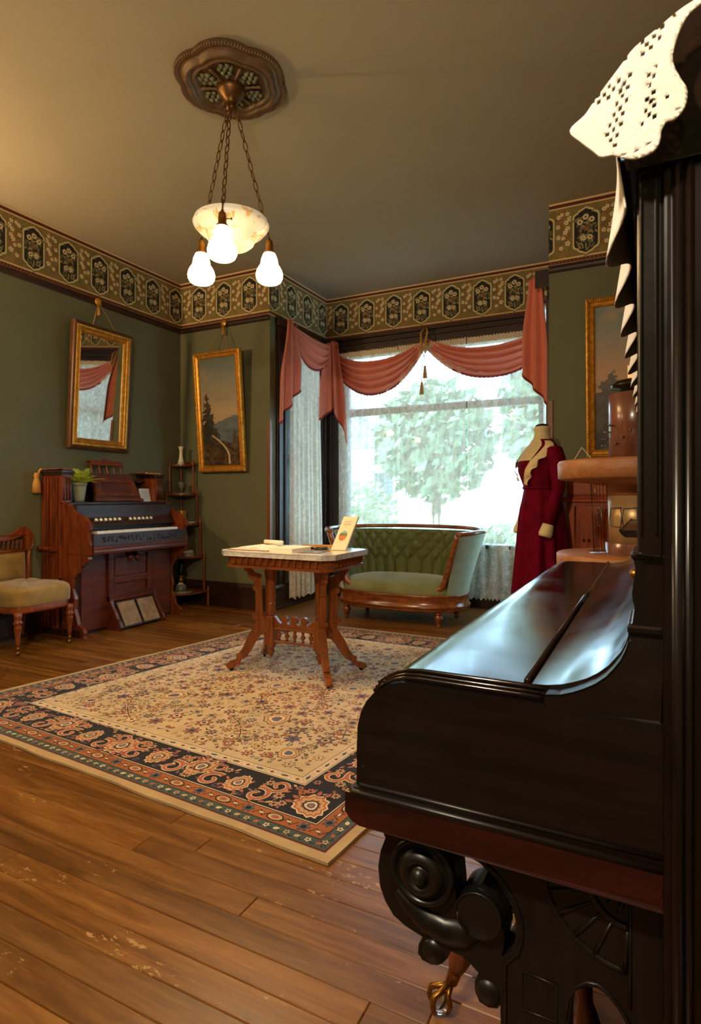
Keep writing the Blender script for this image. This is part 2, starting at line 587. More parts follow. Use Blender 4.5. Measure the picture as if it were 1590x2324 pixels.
def frieze(name, fn, a0, a1, first):
    d = Draw(fn, 0.00035)
    d.rect(a0, 2.88, a1, CEIL, OLIVE, 1)
    for z0, z1, c in ((2.880, 2.892, CREAM), (2.892, 2.918, RED), (2.918, 2.930, CREAM), (3.310, 3.320, CREAM), (3.320, 3.346, RED), (3.346, 3.360, CREAM)):
        d.rect(a0, z0, a1, z1, c, 2)
    n = int((a1 - a0) / 0.028)
    for i in range(n):
        u = a0 + (i + 0.5) * 0.028
        if u + 0.01 < a1:
            d.rect(u - 0.004, 2.899, u + 0.005, 2.912, BRICK, 3)
    k0 = math.floor((a0 - first) / PER) - 1
    zc = 3.112
    def clip(pts):
        if max(p[0] for p in pts) <= a0 or min(p[0] for p in pts) >= a1:
            return None
        return [(min(a1, max(a0, p[0])), p[1]) for p in pts]
    class C:
        pass
    raw = d.poly
    def poly(pts, mi, layer):
        q = clip(pts)
        if q:
            raw(q, mi, layer)
    d.poly = poly
    for k in range(k0, k0 + int((a1 - a0) / PER) + 4):
        c = first + k * PER
        rg = random.Random(11)
        P = lambda pts: [(c + u, zc + z) for u, z in pts]
        # gap motif
        g = c + PER / 2
        for i in range(9):
            d.leaf((g + rg.uniform(-0.06, 0.06), 2.94 + rg.random() * 0.34), 0.05, 0.018, rg.uniform(0.8, 2.4), (SAGE, MOSS, SAGE)[i % 3], 2)
        for i in range(10):
            d.leaf((g + rg.uniform(-0.05, 0.03), 2.95 + rg.random() * 0.28), 0.085, 0.026, rg.uniform(1.2, 2.2), RUST, 3)
        for u, z, r in ((-0.035, 0.135, 0.017), (-0.012, 0.150, 0.015), (0.028, 0.150, 0.016), (0.045, 0.110, 0.020), (0.020, 0.085, 0.018), (-0.040, 0.060, 0.017), (0.030, 0.040, 0.018),
                        (0.012, 0.012, 0.019), (-0.038, -0.020, 0.017), (0.030, -0.075, 0.020), (-0.018, -0.105, 0.016), (-0.002, -0.030, 0.015)):
            r *= 1.15
            d.flower((g + u, zc + z), r, 5, IVORY, 4, 0.2, rg.random())
            d.disc((g + u, zc + z), r * 0.28, TAN, 5, 6)
        # cartouche
        d.poly(P(cart(0.1065, 0.194)), SAGE, 5)
        d.poly(P(cart(0.0985, 0.185)), TAN, 6)
        d.poly(P(cart(0.0935, 0.180)), CREAM, 7)
        d.poly(P(cart(0.0835, 0.167)), INK, 8)
        for i in range(64):
            u, z = rg.uniform(-0.065, 0.065), rg.uniform(-0.135, 0.135)
            if abs(u) > 0.05 and abs(z) > 0.10:
                continue
            d.leaf((c + u, zc + z), rg.uniform(0.024, 0.042), 0.015, rg.uniform(0, 6.28), rg.choice([SAGE, TAN, RUST, MOSS, TAN, SAGE]), 9)
        d.flower((c + 0.002, zc + 0.012), 0.026, 6, RUST, 10, 0.3)
        for u, z, r in ((-0.042, 0.066, 0.0225), (-0.002, 0.100, 0.0225), (0.040, 0.076, 0.0225), (0.028, -0.055, 0.020)):
            d.flower((c + u, zc + z), r, 9, IVORY, 11, 0.10)
            d.disc((c + u, zc + z), r * 0.42, BRICK, 12, 8)
            d.disc((c + u, zc + z), r * 0.22, INK, 13, 6)
        d.flower((c - 0.020, zc - 0.056), 0.031, 9, IVORY, 12, 0.32)
        d.disc((c - 0.020, zc - 0.056), 0.006, RUST, 13, 6)
        for u, a in ((-0.05, 2.2), (-0.03, 1.8), (0.03, 1.3), (0.05, 0.9), (0.0, 1.57)):
            d.leaf((c + u * 0.6, zc - 0.140), 0.055, 0.013, a, (TAN, SAGE)[u > 0], 10)
    return struct(d.mb.build(name, fz_m))
frieze('trim_6', lambda u, v, h: (XL + h, -u, v), -YB, -YF, -4.704)
frieze('trim_7', lambda u, v, h: (u, YB - h, v), XL, XB0, -4.195)
frieze('trim_8', lambda u, v, h: (XB0 + h, -u, v), -YW, -YB, -5.80)
frieze('trim_9', lambda u, v, h: (u, YW - h, v), XB0, XB1, -3.127)
frieze('trim_10', lambda u, v, h: (XB1 - h, u, v), YB, YW, 5.0)
frieze('trim_11', lambda u, v, h: (u, YB - h, v), XB1, XR, -0.446)
# ------------------------------------------------------------------ windows
def glass_mat():
    k = NT('window_glass')
    tr = k.new('ShaderNodeBsdfTransparent')
    tr.inputs['Color'].default_value = (0.93, 0.97, 0.96, 1)
    gl = k.new('ShaderNodeBsdfGlossy')
    gl.inputs['Roughness'].default_value = 0.02
    fr = k.new('ShaderNodeFresnel')
    fr.inputs['IOR'].default_value = 1.5
    mx = k.new('ShaderNodeMixShader')
    k.link(fr.outputs[0], mx.inputs[0]); k.link(tr.outputs[0], mx.inputs[1]); k.link(gl.outputs[0], mx.inputs[2])
    k.link(mx.outputs[0], k.out.inputs['Surface'])
    return k.m
m_glass = glass_mat()

def bay_window():
    b = MB()
    # casing, mullion-free frame with one transom bar
    b.box(XB0, YW - 0.025, 0.62, BW0 + 0.015, YW, 2.88)
    b.box(BW1 - 0.015, YW - 0.025, 0.62, XB1, YW, 2.88)
    for x in (XB0 + 0.05, BW0 - 0.03):
        b.box(x, YW - 0.040, 0.62, x + 0.025, YW - 0.025, 2.70)
    b.box(BW0, YW, 2.66, BW1, YW + 0.10, 2.70)
    for x in (BW0, BW1 - 0.05):
        b.box(x, YW + 0.02, 0.64, x + 0.05, YW + 0.09, 2.66)
    r = struct(b.build('window_1', m_trimz, bevel=0.004))
    b = MB(); b.box(XB0, YW - 0.035, 2.69, XB1, YW, 2.795); b.box(XB0, YW - 0.055, 2.795, XB1, YW, 2.815); b.box(XB0, YW - 0.030, 2.815, XB1, YW, 2.850); b.box(XB0, YW - 0.065, 2.850, XB1, YW, 2.880)
    b.build('header', m_trim, r, bevel=0.004)
    b = MB(); b.box(BW0, YW + 0.02, 2.012, BW1, YW + 0.09, 2.088)
    b.build('transom_bar', m_trim, r, bevel=0.004)
    b = MB(); b.box(BW0 - 0.10, YW - 0.075, 0.595, BW1 + 0.10, YW + 0.09, 0.635)
    b.build('sill', m_trim, r, bevel=0.006)
    b = MB(); b.box(XB0, YW - 0.022, 0, XB1, YW, 0.595)
    b.build('apron', m_trim, r)
    for i in range(4):
        x0 = XB0 + 0.12 + i * 0.60
        b = MB()
        for q in ((x0, YW - 0.034, 0.30, x0 + 0.54, YW - 0.022, 0.34), (x0, YW - 0.034, 0.52, x0 + 0.54, YW - 0.022, 0.56), (x0, YW - 0.034, 0.34, x0 + 0.04, YW - 0.022, 0.52), (x0 + 0.50, YW - 0.034, 0.34, x0 + 0.54, YW - 0.022, 0.52)):
            b.box(*q)
        b.build('apron_panel', m_trim, r, bevel=0.004)
    b = MB(); b.box(XB0, YW - 0.045, 0, XB1, YW - 0.022, 0.24)
    b.build('plinth', m_trim, r, bevel=0.005)
    for z0, z1 in ((0.64, 2.012), (2.088, 2.66)):
        b = MB(); b.box(BW0 + 0.05, YW + 0.05, z0, BW1 - 0.05, YW + 0.054, z1)
        b.build('pane', m_glass, r)
bay_window()

def side_window(name, x, s):
    # s = +1: room lies towards +x
    b = MB()
    def bx(p0, p1, y0, y1, z0, z1):
        b.box(min(x + s * p0, x + s * p1), y0, z0, max(x + s * p0, x + s * p1), y1, z1)
    bx(0, 0.025, 4.87, SW0 + 0.01, 0.25, 2.72)
    bx(0, 0.025, SW1 - 0.01, YW - 0.03, 0.25, 2.72)
    bx(0.025, 0.04, 4.885, 4.91, 0.25, 2.70)
    bx(0.025, 0.04, 4.985, 5.01, 0.25, 2.70)
    bx(0.025, 0.04, 5.72, 5.745, 0.25, 2.70)
    bx(0.025, 0.04, 5.80, 5.825, 0.25, 2.70)
    for y0, y1 in ((SW0, SW0 + 0.045), (SW1 - 0.045, SW1)):
        bx(-0.09, -0.03, y0, y1, SZ0, SZ1)
    r = struct(b.build(name, m_trimz, bevel=0.003))
    b = MB(); bx(0, 0.030, 4.87, YW - 0.03, 2.66, 2.80); bx(0, 0.05, 4.86, YW - 0.03, 2.80, 2.835); bx(0, 0.04, 4.86, YW - 0.03, 2.835, 2.88)
    b.build('header', m_trimy, r, bevel=0.004)
    b = MB(); bx(-0.09, -0.03, SW0, SW1, 1.50, 1.55)
    b.build('meeting_rail', m_trimy, r, bevel=0.003)
    b = MB(); bx(-0.09, 0.06, 4.95, 5.78, SZ0 - 0.03, SZ0)
    b.build('sill', m_trimy, r, bevel=0.004)
    for z0, z1 in ((SZ0, 1.50), (1.55, SZ1)):
        b = MB(); bx(-0.062, -0.058, SW0 + 0.045, SW1 - 0.045, z0, z1)
        b.build('pane', m_glass, r)
side_window('window_2', XB0, 1)
side_window('window_3', XB1, -1)

# ------------------------------------------------------------------ lace curtains
def lace_mat(name, col, dens, scale=9.0, streak=4.0):
    k = NT(name)
    uv = k.coord('UV')
    vo = k.new('ShaderNodeTexVoronoi', feature='SMOOTH_F1')
    vo.inputs['Scale'].default_value = scale
    vo.inputs['Smoothness'].default_value = 0.15
    k.link(uv, vo.inputs['Vector'])
    n = k.noise(uv, scale * 2.6, 4, 0.6, 1.2)
    # flowers: rings around the cell centres, twigs from the distorted noise
    ring = k.ramp(vo.outputs['Distance'], [(0.0, (0.3, 0.3, 0.3, 1)), (0.06, (1, 1, 1, 1)), (0.20, (1, 1, 1, 1)), (0.27, (0.35, 0.35, 0.35, 1)), (0.33, (0.8, 0.8, 0.8, 1)), (0.42, (0, 0, 0, 1))])
    twig = k.ramp(n, [(0.42, (0, 0, 0, 1)), (0.47, (0.75, 0.75, 0.75, 1)), (0.53, (0.75, 0.75, 0.75, 1)), (0.58, (0, 0, 0, 1))])
    a = k.new('ShaderNodeMixRGB', blend_type='LIGHTEN'); a.inputs[0].default_value = 1
    k.link(ring, a.inputs[1]); k.link(twig, a.inputs[2])
    # gathered fullness: the net doubles over itself in upright bands
    v2 = k.coord('UV', (1, 0.05, 1))
    fold = k.noise(v2, streak * 5, 3, 0.55)
    fr = k.ramp(fold, [(0.44, (0, 0, 0, 1)), (0.70, (0.5, 0.5, 0.5, 1))])
    b2 = k.new('ShaderNodeMixRGB', blend_type='ADD'); b2.inputs[0].default_value = 1
    k.link(a.outputs[0], b2.inputs[1]); k.link(fr, b2.inputs[2])
    mm = k.new('ShaderNodeMapRange')
    k.link(b2.outputs[0], mm.inputs['Value'])
    mm.inputs['To Min'].default_value = dens[0]
    mm.inputs['To Max'].default_value = dens[1]
    df = k.new('ShaderNodeBsdfDiffuse'); df.inputs['Color'].default_value = lin(col)
    tl = k.new('ShaderNodeBsdfTranslucent'); tl.inputs['Color'].default_value = lin(col)
    ad = k.new('ShaderNodeMixShader'); ad.inputs[0].default_value = 0.11
    k.link(df.outputs[0], ad.inputs[1]); k.link(tl.outputs[0], ad.inputs[2])
    tp = k.new('ShaderNodeBsdfTransparent')
    mx = k.new('ShaderNodeMixShader')
    k.link(mm.outputs[0], mx.inputs[0]); k.link(tp.outputs[0], mx.inputs[1]); k.link(ad.outputs[0], mx.inputs[2])
    k.link(mx.outputs[0], k.out.inputs['Surface'])
    return k.m
m_lace = lace_mat('cotton_lace', (242, 234, 220), (0.42, 0.82), 13.0)
m_lacefull = lace_mat('gathered_cotton_lace', (240, 226, 206), (0.62, 0.94), 15.0, 8.0)

def lace_panel(name, p0, p1, z0, z1, nf, amp, nrm, label, full=1.15, seed=1, draw_in=0.0, mat=None):
    rg = random.Random(seed)
    ph = [rg.uniform(0, 6.28) for _ in range(4)]
    p0, p1, nrm = Vector(p0), Vector(p1), Vector(nrm)
    W = (p1 - p0).length
    def fn(u, v):
        uu = u + 0.02 * math.sin(nf * 0.5 * PI * u + ph[0])
        e = 0.35 + 0.65 * v
        off = amp * e * (math.sin(2 * PI * nf * uu + ph[1]) + 0.5 * math.sin(2 * PI * nf * 0.43 * uu + ph[2] + 1.2 * v)) / 1.5
        # the panel narrows or swings as it falls
        q = p0.lerp(p1, uu + draw_in * (uu) * v)
        z = z1 - (z1 - z0) * v
        if v > 0.985:
            z += 0.012 * math.sin(2 * PI * 22 * W * u)
        return q + nrm * off + Vector((0, 0, z))
    b = MB()
    b.grid(int(W * 120), 60, fn, uv=lambda u, v: (u * W * full, v * (z1 - z0)))
    root = thing('lace_curtain', label, 'curtain', (p0.x, p0.y, 0), 'lace curtains of the bay')
    b.build('curtain_panel', mat or m_lace, root)
    # gathered heading over the rod
    h = MB()
    h.grid(int(W * 160), 4, lambda u, v: p0.lerp(p1, u) + nrm * (0.010 * math.sin(2 * PI * 38 * W * u) + 0.012) + Vector((0, 0, z1 - 0.02 + 0.055 * v + 0.006 * math.sin(2 * PI * 31 * W * u) * v)), uv=lambda u, v: (u * W * 2, v * 0.2))
    h.build('gathered_heading', m_heading, root)
    return root
m_heading = M('lace_heading', (214, 198, 168), 0.9)
YC = YW - 0.085
lace_panel('lace', (-3.13, YC, 0), (-2.40, YC, 0), 0.10, 2.665, 8, 0.020, (0, -1, 0), 'lace curtain panel beside the corner tail, nearest the side window', seed=3)
lace_panel('lace', (-2.385, YC - 0.01, 0), (-1.66, YC - 0.01, 0), 0.10, 2.665, 7, 0.018, (0, -1, 0), 'middle lace curtain panel, behind the hanging cord tassels', seed=8)
lace_panel('lace', (-1.65, YC, 0), (-0.88, YC, 0), 0.10, 2.665, 7, 0.020, (0, -1, 0), 'lace curtain panel behind the velvet dress', seed=15)
lace_panel('lace', (XB0 + 0.075, 5.03, 0), (XB0 + 0.075, 5.62, 0), 0.085, 2.66, 7, 0.030, (1, 0, 0), 'long lace curtain hanging at the narrow side window', seed=21, full=1.5, draw_in=0.14, mat=m_lacefull)
lace_panel('lace', (XB1 - 0.075, 5.03, 0), (XB1 - 0.075, 5.66, 0), 0.085, 2.66, 7, 0.024, (-1, 0, 0), 'lace curtain on the side window behind the dress form', seed=27)
b = MB(); b.tube([(-3.2, YC + 0.012, 2.672), (-0.82, YC + 0.012, 2.672)], 0.008)
tag(b.build('curtain_rod', m_brass, origin=(-2.0, YC, 2.67)), 'thin brass rod along the top of the bay lace curtains', 'rod')

# ------------------------------------------------------------------ salmon drapery scarves
m_salmon = M('salmon_cloth', (208, 116, 90), 0.75, var=0.06, vscale=10, bump=0.15, bscale=700, bdist=0.0008, sheen=0.15)
m_fringe = M('brick_fringe', (134, 46, 36), 0.9, bump=0.6, bscale=400, bdist=0.003)

def swag(name, A, B, nrm, hA, hB, s0, s1, parent, folds=4.5, amp=0.026, out=0.06, nu=48, nv=44, seed=0):
    A, B, nrm = Vector(A), Vector(B), Vector(nrm)
    def fn(u, v):
        p = A.lerp(B, u)
        arch = 1 - abs(2 * u - 1) ** 2.2
        h = hA + (hB - hA) * u
        z = -h * v - (s0 + (s1 - s0) * v) * arch
        f = math.sin(2 * PI * folds * v + 0.6 * math.sin(3 * u + seed)) * amp * (0.35 + 0.65 * arch)
        bulge = out * arch * math.sin(PI * min(1, 0.15 + v)) + 0.5 * out
        z += 0.35 * f
        return p + nrm * (bulge + f) + Vector((0, 0, z))
    b = MB(); b.grid(nu, nv, fn)
    o = b.build(name, m_salmon, parent, solid=0.002)
    e = MB()
    e.grid(nu * 2, 2, lambda u, v: Vector(fn(u, 1.0)) + Vector((0, 0, -0.018 * v - (0.008 * abs(math.sin(u * 90)) if v > 0.9 else 0))) + nrm * 0.002)
    e.build('fringe', m_fringe, o)
    return o

def tail(name, top, right, nrm, w0, w1, L0, L1, parent, n=2.5, amp=0.028, mid=None, nu=40, nv=40, lean=0.0):
    """pleated hanging end: right = direction of increasing u; L0,L1 lengths at u=0 and u=1"""
    top, right, nrm = Vector(top), Vector(right), Vector(nrm)
    def fn(u, v, ex=0.0):
        L = L0 + (L1 - L0) * (u if mid is None else u ** mid)
        q = min(1, v * 1.6)
        w = w0 + (w1 - w0) * (q * q * (3 - 2 * q))
        ph = 2 * PI * n * u
        f = math.sin(ph + 0.5) * amp * (0.45 + 0.55 * q) + 0.012
        hump = 0.03 * math.sin(PI * u) * (1 - q)
        return top + right * ((u - 0.5) * w + lean * v) + nrm * (f + 0.02) + Vector((0, 0, hump - (L + ex) * v))
    b = MB(); b.grid(nu, nv, fn)
    o = b.build(name, m_salmon, parent, solid=0.002)
    e = MB()
    e.grid(nu, 1, lambda u, v: Vector(fn(u, 1.0, 0.022 * v - 0.010)) + nrm * 0.003)
    e.build('fringe', m_fringe, o, solid=0.004)
    return o

def knot(parent, c, r):
    b = MB()
    b.ball(c, r, 12, 8)
    b.build('rosette', m_brass, parent)

# side window scarf: tail by the room corner, swag, short tail in the bay corner
sc = thing('drapery_scarf', 'salmon scarf looped over the narrow side window with two fringed tails', 'drapery', (XB0, 5.3, 2.6), 'salmon drapery scarves')
tail('tail', (XB0 + 0.075, 4.975, 2.845), (0, 1, 0), (1, 0, 0), 0.12, 0.36, 1.03, 0.66, sc, n=2.2, amp=0.036, lean=-0.045)
swag('swag', (XB0 + 0.06, 5.01, 2.835), (XB0 + 0.10, 5.76, 2.80), (1, 0, 0), 0.07, 0.14, 0.07, 0.23, sc, folds=3.5, amp=0.026, out=0.07)
tail('short_tail', (XB0 + 0.12, 5.69, 2.75), (0.55, 0.80, 0), (0.8, -0.55, 0), 0.10, 0.20, 0.80, 0.66, sc, n=1.6, amp=0.02, lean=-0.02)
knot(sc, (XB0 + 0.125, 5.04, 2.83), 0.022)
# front window scarf: two swags tied up at the middle
s2 = thing('drapery_scarf', 'salmon scarf draped in two wide swags across the front bay window', 'drapery', (-2.0, YW - 0.1, 2.6), 'salmon drapery scarves')
tail('tail', (-3.13, YW - 0.16, 2.79), (1, 0, 0), (0, -1, 0), 0.16, 0.29, 0.62, 1.10, s2, n=2.2, amp=0.032, mid=1.5, lean=0.05)
swag('swag', (-3.13, YW - 0.09, 2.70), (-2.10, YW - 0.06, 2.745), (0, -1, 0), 0.20, 0.09, 0.16, 0.34, s2)
swag('swag', (-2.08, YW - 0.06, 2.745), (-0.80, YW - 0.09, 2.76), (0, -1, 0), 0.09, 0.20, 0.17, 0.31, s2, seed=2)
knot(s2, (-3.06, YW - 0.22, 2.74), 0.02)
# the near end of the other side window's scarf
s3 = thing('drapery_scarf', 'long salmon scarf tail hanging at the bay corner above the dress form', 'drapery', (XB1, 5.1, 2.6), 'salmon drapery scarves')
tail('tail', (XB1 - 0.115, 4.965, 2.855), (-0.92, 0.38, 0), (-0.38, -0.92, 0), 0.13, 0.24, 1.02, 0.74, s3, n=2.4, amp=0.026, lean=0.0)
swag('swag', (XB1 - 0.06, 5.02, 2.835), (XB1 - 0.10, 5.76, 2.80), (-1, 0, 0), 0.07, 0.12, 0.06, 0.20, s3, folds=3.5, out=0.05)
# wooden bracket for it
b = MB(); b.prism([(YB + 0.03, 2.88), (YB + 0.20, 2.88), (YB + 0.20, 2.86), (YB + 0.06, 2.76), (YB + 0.03, 2.74)], YZ, XB1 - 0.11, XB1)
tag(b.build('drapery_bracket', m_trimz, origin=(XB1, YB + 0.1, 2.8)), 'dark wooden bracket above the scarf tail by the dress form', 'bracket')

# gold cord tie with two tassels
ct = thing('cord_tie', 'gold rope loop with two tassels tying up the front drapery', 'tassel cord', (-2.09, YW - 0.12, 2.7))
yc = YW - 0.125
b = MB()
for dx in (-0.022, 0.022):
    b.tube([(-2.09 + dx * 0.3, yc + 0.05, 2.86), (-2.09 + dx * 1.6, yc - 0.01, 2.80), (-2.09 + dx, yc - 0.03, 2.70), (-2.09 + dx * 1.3, yc - 0.03, 2.62), (-2.09 + dx * 0.6, yc - 0.02, 2.58)], 0.012)
b.tube([(-2.12, yc - 0.02, 2.66), (-2.09, yc - 0.04, 2.63), (-2.055, yc - 0.02, 2.66), (-2.05, yc + 0.03, 2.72)], 0.014)
b.build('rope', m_goldcord, ct)
for x, z, zt in ((-2.080, 2.33, 2.58), (-2.115, 2.165, 2.58)):
    b = MB(); b.tube([(-2.09, yc - 0.02, zt), (x, yc - 0.01, z + 0.20), (x, yc - 0.01, z + 0.12)], 0.005)
    b.lathe([(0.004, 0.13), (0.012, 0.125), (0.016, 0.11), (0.012, 0.098), (0.016, 0.09), (0.022, 0.04), (0.025, 0.0)], (x, yc - 0.01, z), 12)
    b.build('tassel', m_goldcord, ct)
# ------------------------------------------------------------------ garden and street outside
m_lawn = M('lawn', (140, 160, 116), 0.95, var=0.25, vscale=6)
m_leaf = M('leaf_green', (112, 128, 98), 0.7, var=0.35, vscale=2.0)
m_leaf2 = M('leaf_pale', (158, 172, 140), 0.7, var=0.3, vscale=2.0)
m_bark = M('bark', (84, 66, 50), 0.9, var=0.3, vscale=12)
m_white = M('white_paint', (226, 224, 216), 0.6)
m_siding = M('cream_siding', (214, 206, 188), 0.7)
m_roof = M('grey_shingle', (120, 116, 112), 0.9, var=0.2, vscale=10)
m_path = M('pale_concrete', (222, 220, 214), 0.9, var=0.06, vscale=4)
m_dkglass = M('dark_house_window', (70, 82, 92), 0.15)

b = MB(); b.box(-40, YW + 0.25, -0.35, 25, 60, -0.30)
struct(b.build('ground', m_lawn))
b = MB(); b.box(-40, 16.5, -0.30, 25, 22.0, -0.285)
struct(b.build('street', m_path))

def foliage(name, c, rad, n, mat, parent, seed, leaf=0.16):
    rg = random.Random(seed)
    b = MB()
    for i in range(n):
        a, e = rg.uniform(0, 2 * PI), math.acos(rg.uniform(-1, 1))
        r = rg.random() ** 0.35
        p = Vector((c[0] + rad[0] * r * math.sin(e) * math.cos(a), c[1] + rad[1] * r * math.sin(e) * math.sin(a), c[2] + rad[2] * r * math.cos(e)))
        d = Vector((rg.gauss(0, 1), rg.gauss(0, 1), rg.gauss(0, 1))).normalized()
        t = d.orthogonal().normalized()
        s_ = d.cross(t)
        L = leaf * rg.uniform(0.6, 1.3)
        b.add([p - t * L, p + s_ * L * 0.5, p + t * L, p - s_ * L * 0.5], [(0, 1, 2, 3)])
    return b.build(name, mat, parent)
def tree(label, x, y, h, rad, n, mat, seed):
    r = thing('garden_tree', label, 'tree', (x, y, -0.3), 'trees outside the bay window')
    b = MB(); b.tube([(x, y, -0.3), (x + 0.05, y, h * 0.4), (x - 0.05, y, h * 0.8)], [0.16, 0.12, 0.06], 8); b.build('trunk', m_bark, r)
    foliage('crown', (x, y, h), rad, n, mat, r, seed, 0.20)
tree('leafy green tree outside, behind the middle of the lace curtains', -4.8, 14.0, 2.5, (1.5, 1.4, 1.5), 1700, m_leaf, 4)
tree('leafy tree outside, behind the lace nearest the velvet dress', -2.1, 13.2, 3.0, (0.9, 1.0, 1.5), 900, m_leaf, 5)
tree('tall pale green tree outside beyond the neighbouring house', -18.5, 38.0, 7.5, (4.0, 3.0, 4.5), 1800, m_leaf2, 6)
tree('tall tree on the far side of the street, above the picket fence', -4.5, 32.0, 7.0, (4.0, 3.0, 4.5), 1300, m_leaf2, 7)
tree('small tree outside the narrow side window', -6.0, 6.6, 1.6, (1.2, 1.6, 2.0), 1800, m_leaf, 8)
for i, (x, y, rx, rz, lab) in enumerate(((-7.2, 14.5, 1.2, 0.9, 'rounded green shrub outside, in front of the neighbouring house'), (-5.6, 10.2, 0.8, 0.5, 'low green shrub outside, behind the settee back'), (-2.0, 9.2, 0.5, 0.45, 'small shrub outside below the lace by the dress'))):
    r = thing('garden_shrub', lab, 'shrub', (x, y, -0.3), 'shrubs outside the bay window')
    b = MB(); b.tube([(x, y, -0.3), (x, y, 0.1)], 0.05, 6); b.build('stem', m_bark, r)
    foliage('foliage', (x, y, rz - 0.2), (rx, rx * 0.8, rz), 1300, m_leaf2, r, 30 + i, 0.11)

hs = thing('neighbour_house', 'white house with low porch roof across the garden, behind the lace', 'house', (-13, 26, -0.3))
b = MB(); b.box(-17, 24, -0.3, -9.6, 30, 3.4); b.build('wall', m_siding, hs)
b = MB(); b.prism([(-17.6, 3.3), (-9.0, 3.3), (-13.3, 6.0)], XZ, 23.6, 30.4); b.build('roof', m_roof, hs)
b = MB(); b.box(-17.6, 22.0, 2.65, -8.9, 24, 3.0); b.build('porch_roof', m_white, hs)
for x in (-16.5, -14.0, -11.5, -9.2):
    b = MB(); b.box(x - 0.12, 22.1, -0.3, x + 0.12, 22.34, 2.65); b.build('porch_post', m_white, hs)
for x in (-16.0, -13.2, -11.0):
    b = MB(); b.box(x, 23.95, 0.8, x + 1.0, 24.0, 2.2); b.build('window', m_dkglass, hs)

fc = thing('picket_fence', 'white picket fence outside, low behind the lace by the dress', 'fence', (-3, 11.5, -0.3))
pk = MB(); pk.prism([(-0.035, -0.3), (0.035, -0.3), (0.035, 0.70), (0, 0.78), (-0.035, 0.70)], XZ, -0.01, 0.01)
p0 = None
for i in range(30):
    x = -4.6 + i * 0.115
    if p0 is None:
        p0 = pk.build('picket', m_white)
        p0.parent = fc
        o = p0
    else:
        o = copy_obj(p0, fc)
    o.location = (x + 3, 0, 0.3)
b = MB(); b.box(-4.7, 11.51, 0.45, -1.2, 11.54, 0.53); b.box(-4.7, 11.51, -0.05, -1.2, 11.54, 0.03); b.build('rail', m_white, fc)
# ------------------------------------------------------------------ ceiling rose and chandelier
m_rose = M('bronzed_plaster', (104, 76, 46), 0.5, 0.2, var=0.25, vscale=18, bump=0.25, bscale=160, bdist=0.002)
m_roseleaf = M('verdigris_leaf', (112, 110, 80), 0.6, 0.1, var=0.4, vscale=30)
m_chain = M('bronze_chain', (112, 78, 42), 0.42, 0.8, var=0.2, vscale=40)
CX, CYY = -2.032, 2.567

rose = thing('ceiling_rose', 'bronzed scalloped plaster rose on the ceiling above the chandelier', 'ceiling rose', (CX, CYY, CEIL))
def lob(amp, ph=0.25):
    return lambda a, r, z: 1 - amp + amp * abs(math.cos(3 * a + ph)) ** 0.75
b = MB()
prof = [(0.300, 0.0), (0.302, -0.010), (0.296, -0.022), (0.284, -0.026), (0.276, -0.020), (0.262, -0.020), (0.252, -0.028), (0.246, -0.044), (0.236, -0.050), (0.226, -0.044), (0.220, -0.036), (0.208, -0.036), (0.202, -0.044), (0.194, -0.044), (0.190, -0.034), (0.182, -0.030)]
def rf(a, r, z):
    return 1 - 0.085 + 0.085 * abs(math.cos(3 * a + 0.25)) ** 0.8
b.lathe(prof, (CX, CYY, CEIL), 120, rf=rf)
b.build('moulded_rim', m_rose, rose)
b = MB(); b.lathe([(0.186, -0.028), (0.14, -0.022), (0.10, -0.028), (0.07, -0.045), (0.06, -0.05)], (CX, CYY, CEIL), 120, rf=rf); b.build('field', m_rose, rose)
bead = MB(); bead.ball((0, 0, 0), 0.0065, 6, 4)
# rope edge
b = MB()
for i in range(120):
    a = 2 * PI * i / 120
    q = rf(a, 0, 0) * 0.298
    b.ball((CX + q * math.cos(a), CYY + q * math.sin(a), CEIL - 0.018), (0.008, 0.008, 0.010), 6, 4)
b.build('rope_edge', m_rose, rose)
for k in range(6):
    a0 = PI / 3 * k - 0.25 / 3
    rg = random.Random(k)
    b = MB()
    for r, da, s_ in ((0.085, 0, 0.020), (0.110, 0.16, 0.020), (0.110, -0.16, 0.020), (0.135, 0.0, 0.022), (0.140, 0.22, 0.018), (0.140, -0.22, 0.018), (0.160, 0.10, 0.018), (0.160, -0.10, 0.018)):
        a = a0 + da
        an = a + rg.uniform(-0.5, 0.5)
        s_ *= 1.35
        c = Vector((CX + r * math.cos(a), CYY + r * math.sin(a), CEIL - 0.032))
        t = Vector((math.cos(an), math.sin(an), 0)); u = Vector((-t.y, t.x, 0))
        vs = [c - t * s_, c + u * s_ * 0.6 - Vector((0, 0, 0.006)), c + t * s_, c - u * s_ * 0.6 - Vector((0, 0, 0.006)), c - Vector((0, 0, 0.022)), c + Vector((0, 0, 0.01))]
        b.add(vs, [(0, 1, 4), (1, 2, 4), (2, 3, 4), (3, 0, 4), (1, 0, 5), (2, 1, 5), (3, 2, 5), (0, 3, 5)], True)
    b.build('acanthus_leaf', m_roseleaf, rose)
    a1 = a0 + PI / 6
    b = MB(); b.tube([(CX + r * math.cos(a1), CYY + r * math.sin(a1), CEIL - 0.036 - z) for r, z in ((0.06, 0.012), (0.10, 0.004), (0.15, 0.002), (0.165, 0.006))], [0.012, 0.008, 0.010, 0.004], 6)
    b.build('rib', m_rose, rose)

ch = thing('chandelier', 'brass chain chandelier with marbled glass bowl and three lit bell shades', 'chandelier', (CX, CYY, CEIL - 0.05))
b = MB(); b.lathe([(0.075, -0.045), (0.078, -0.056), (0.070, -0.075), (0.045, -0.100), (0.030, -0.115), (0.024, -0.135), (0.030, -0.145), (0.026, -0.160), (0.008, -0.170), (0.0, -0.172)], (CX, CYY, CEIL), 24); b.build('canopy', m_chain, ch)

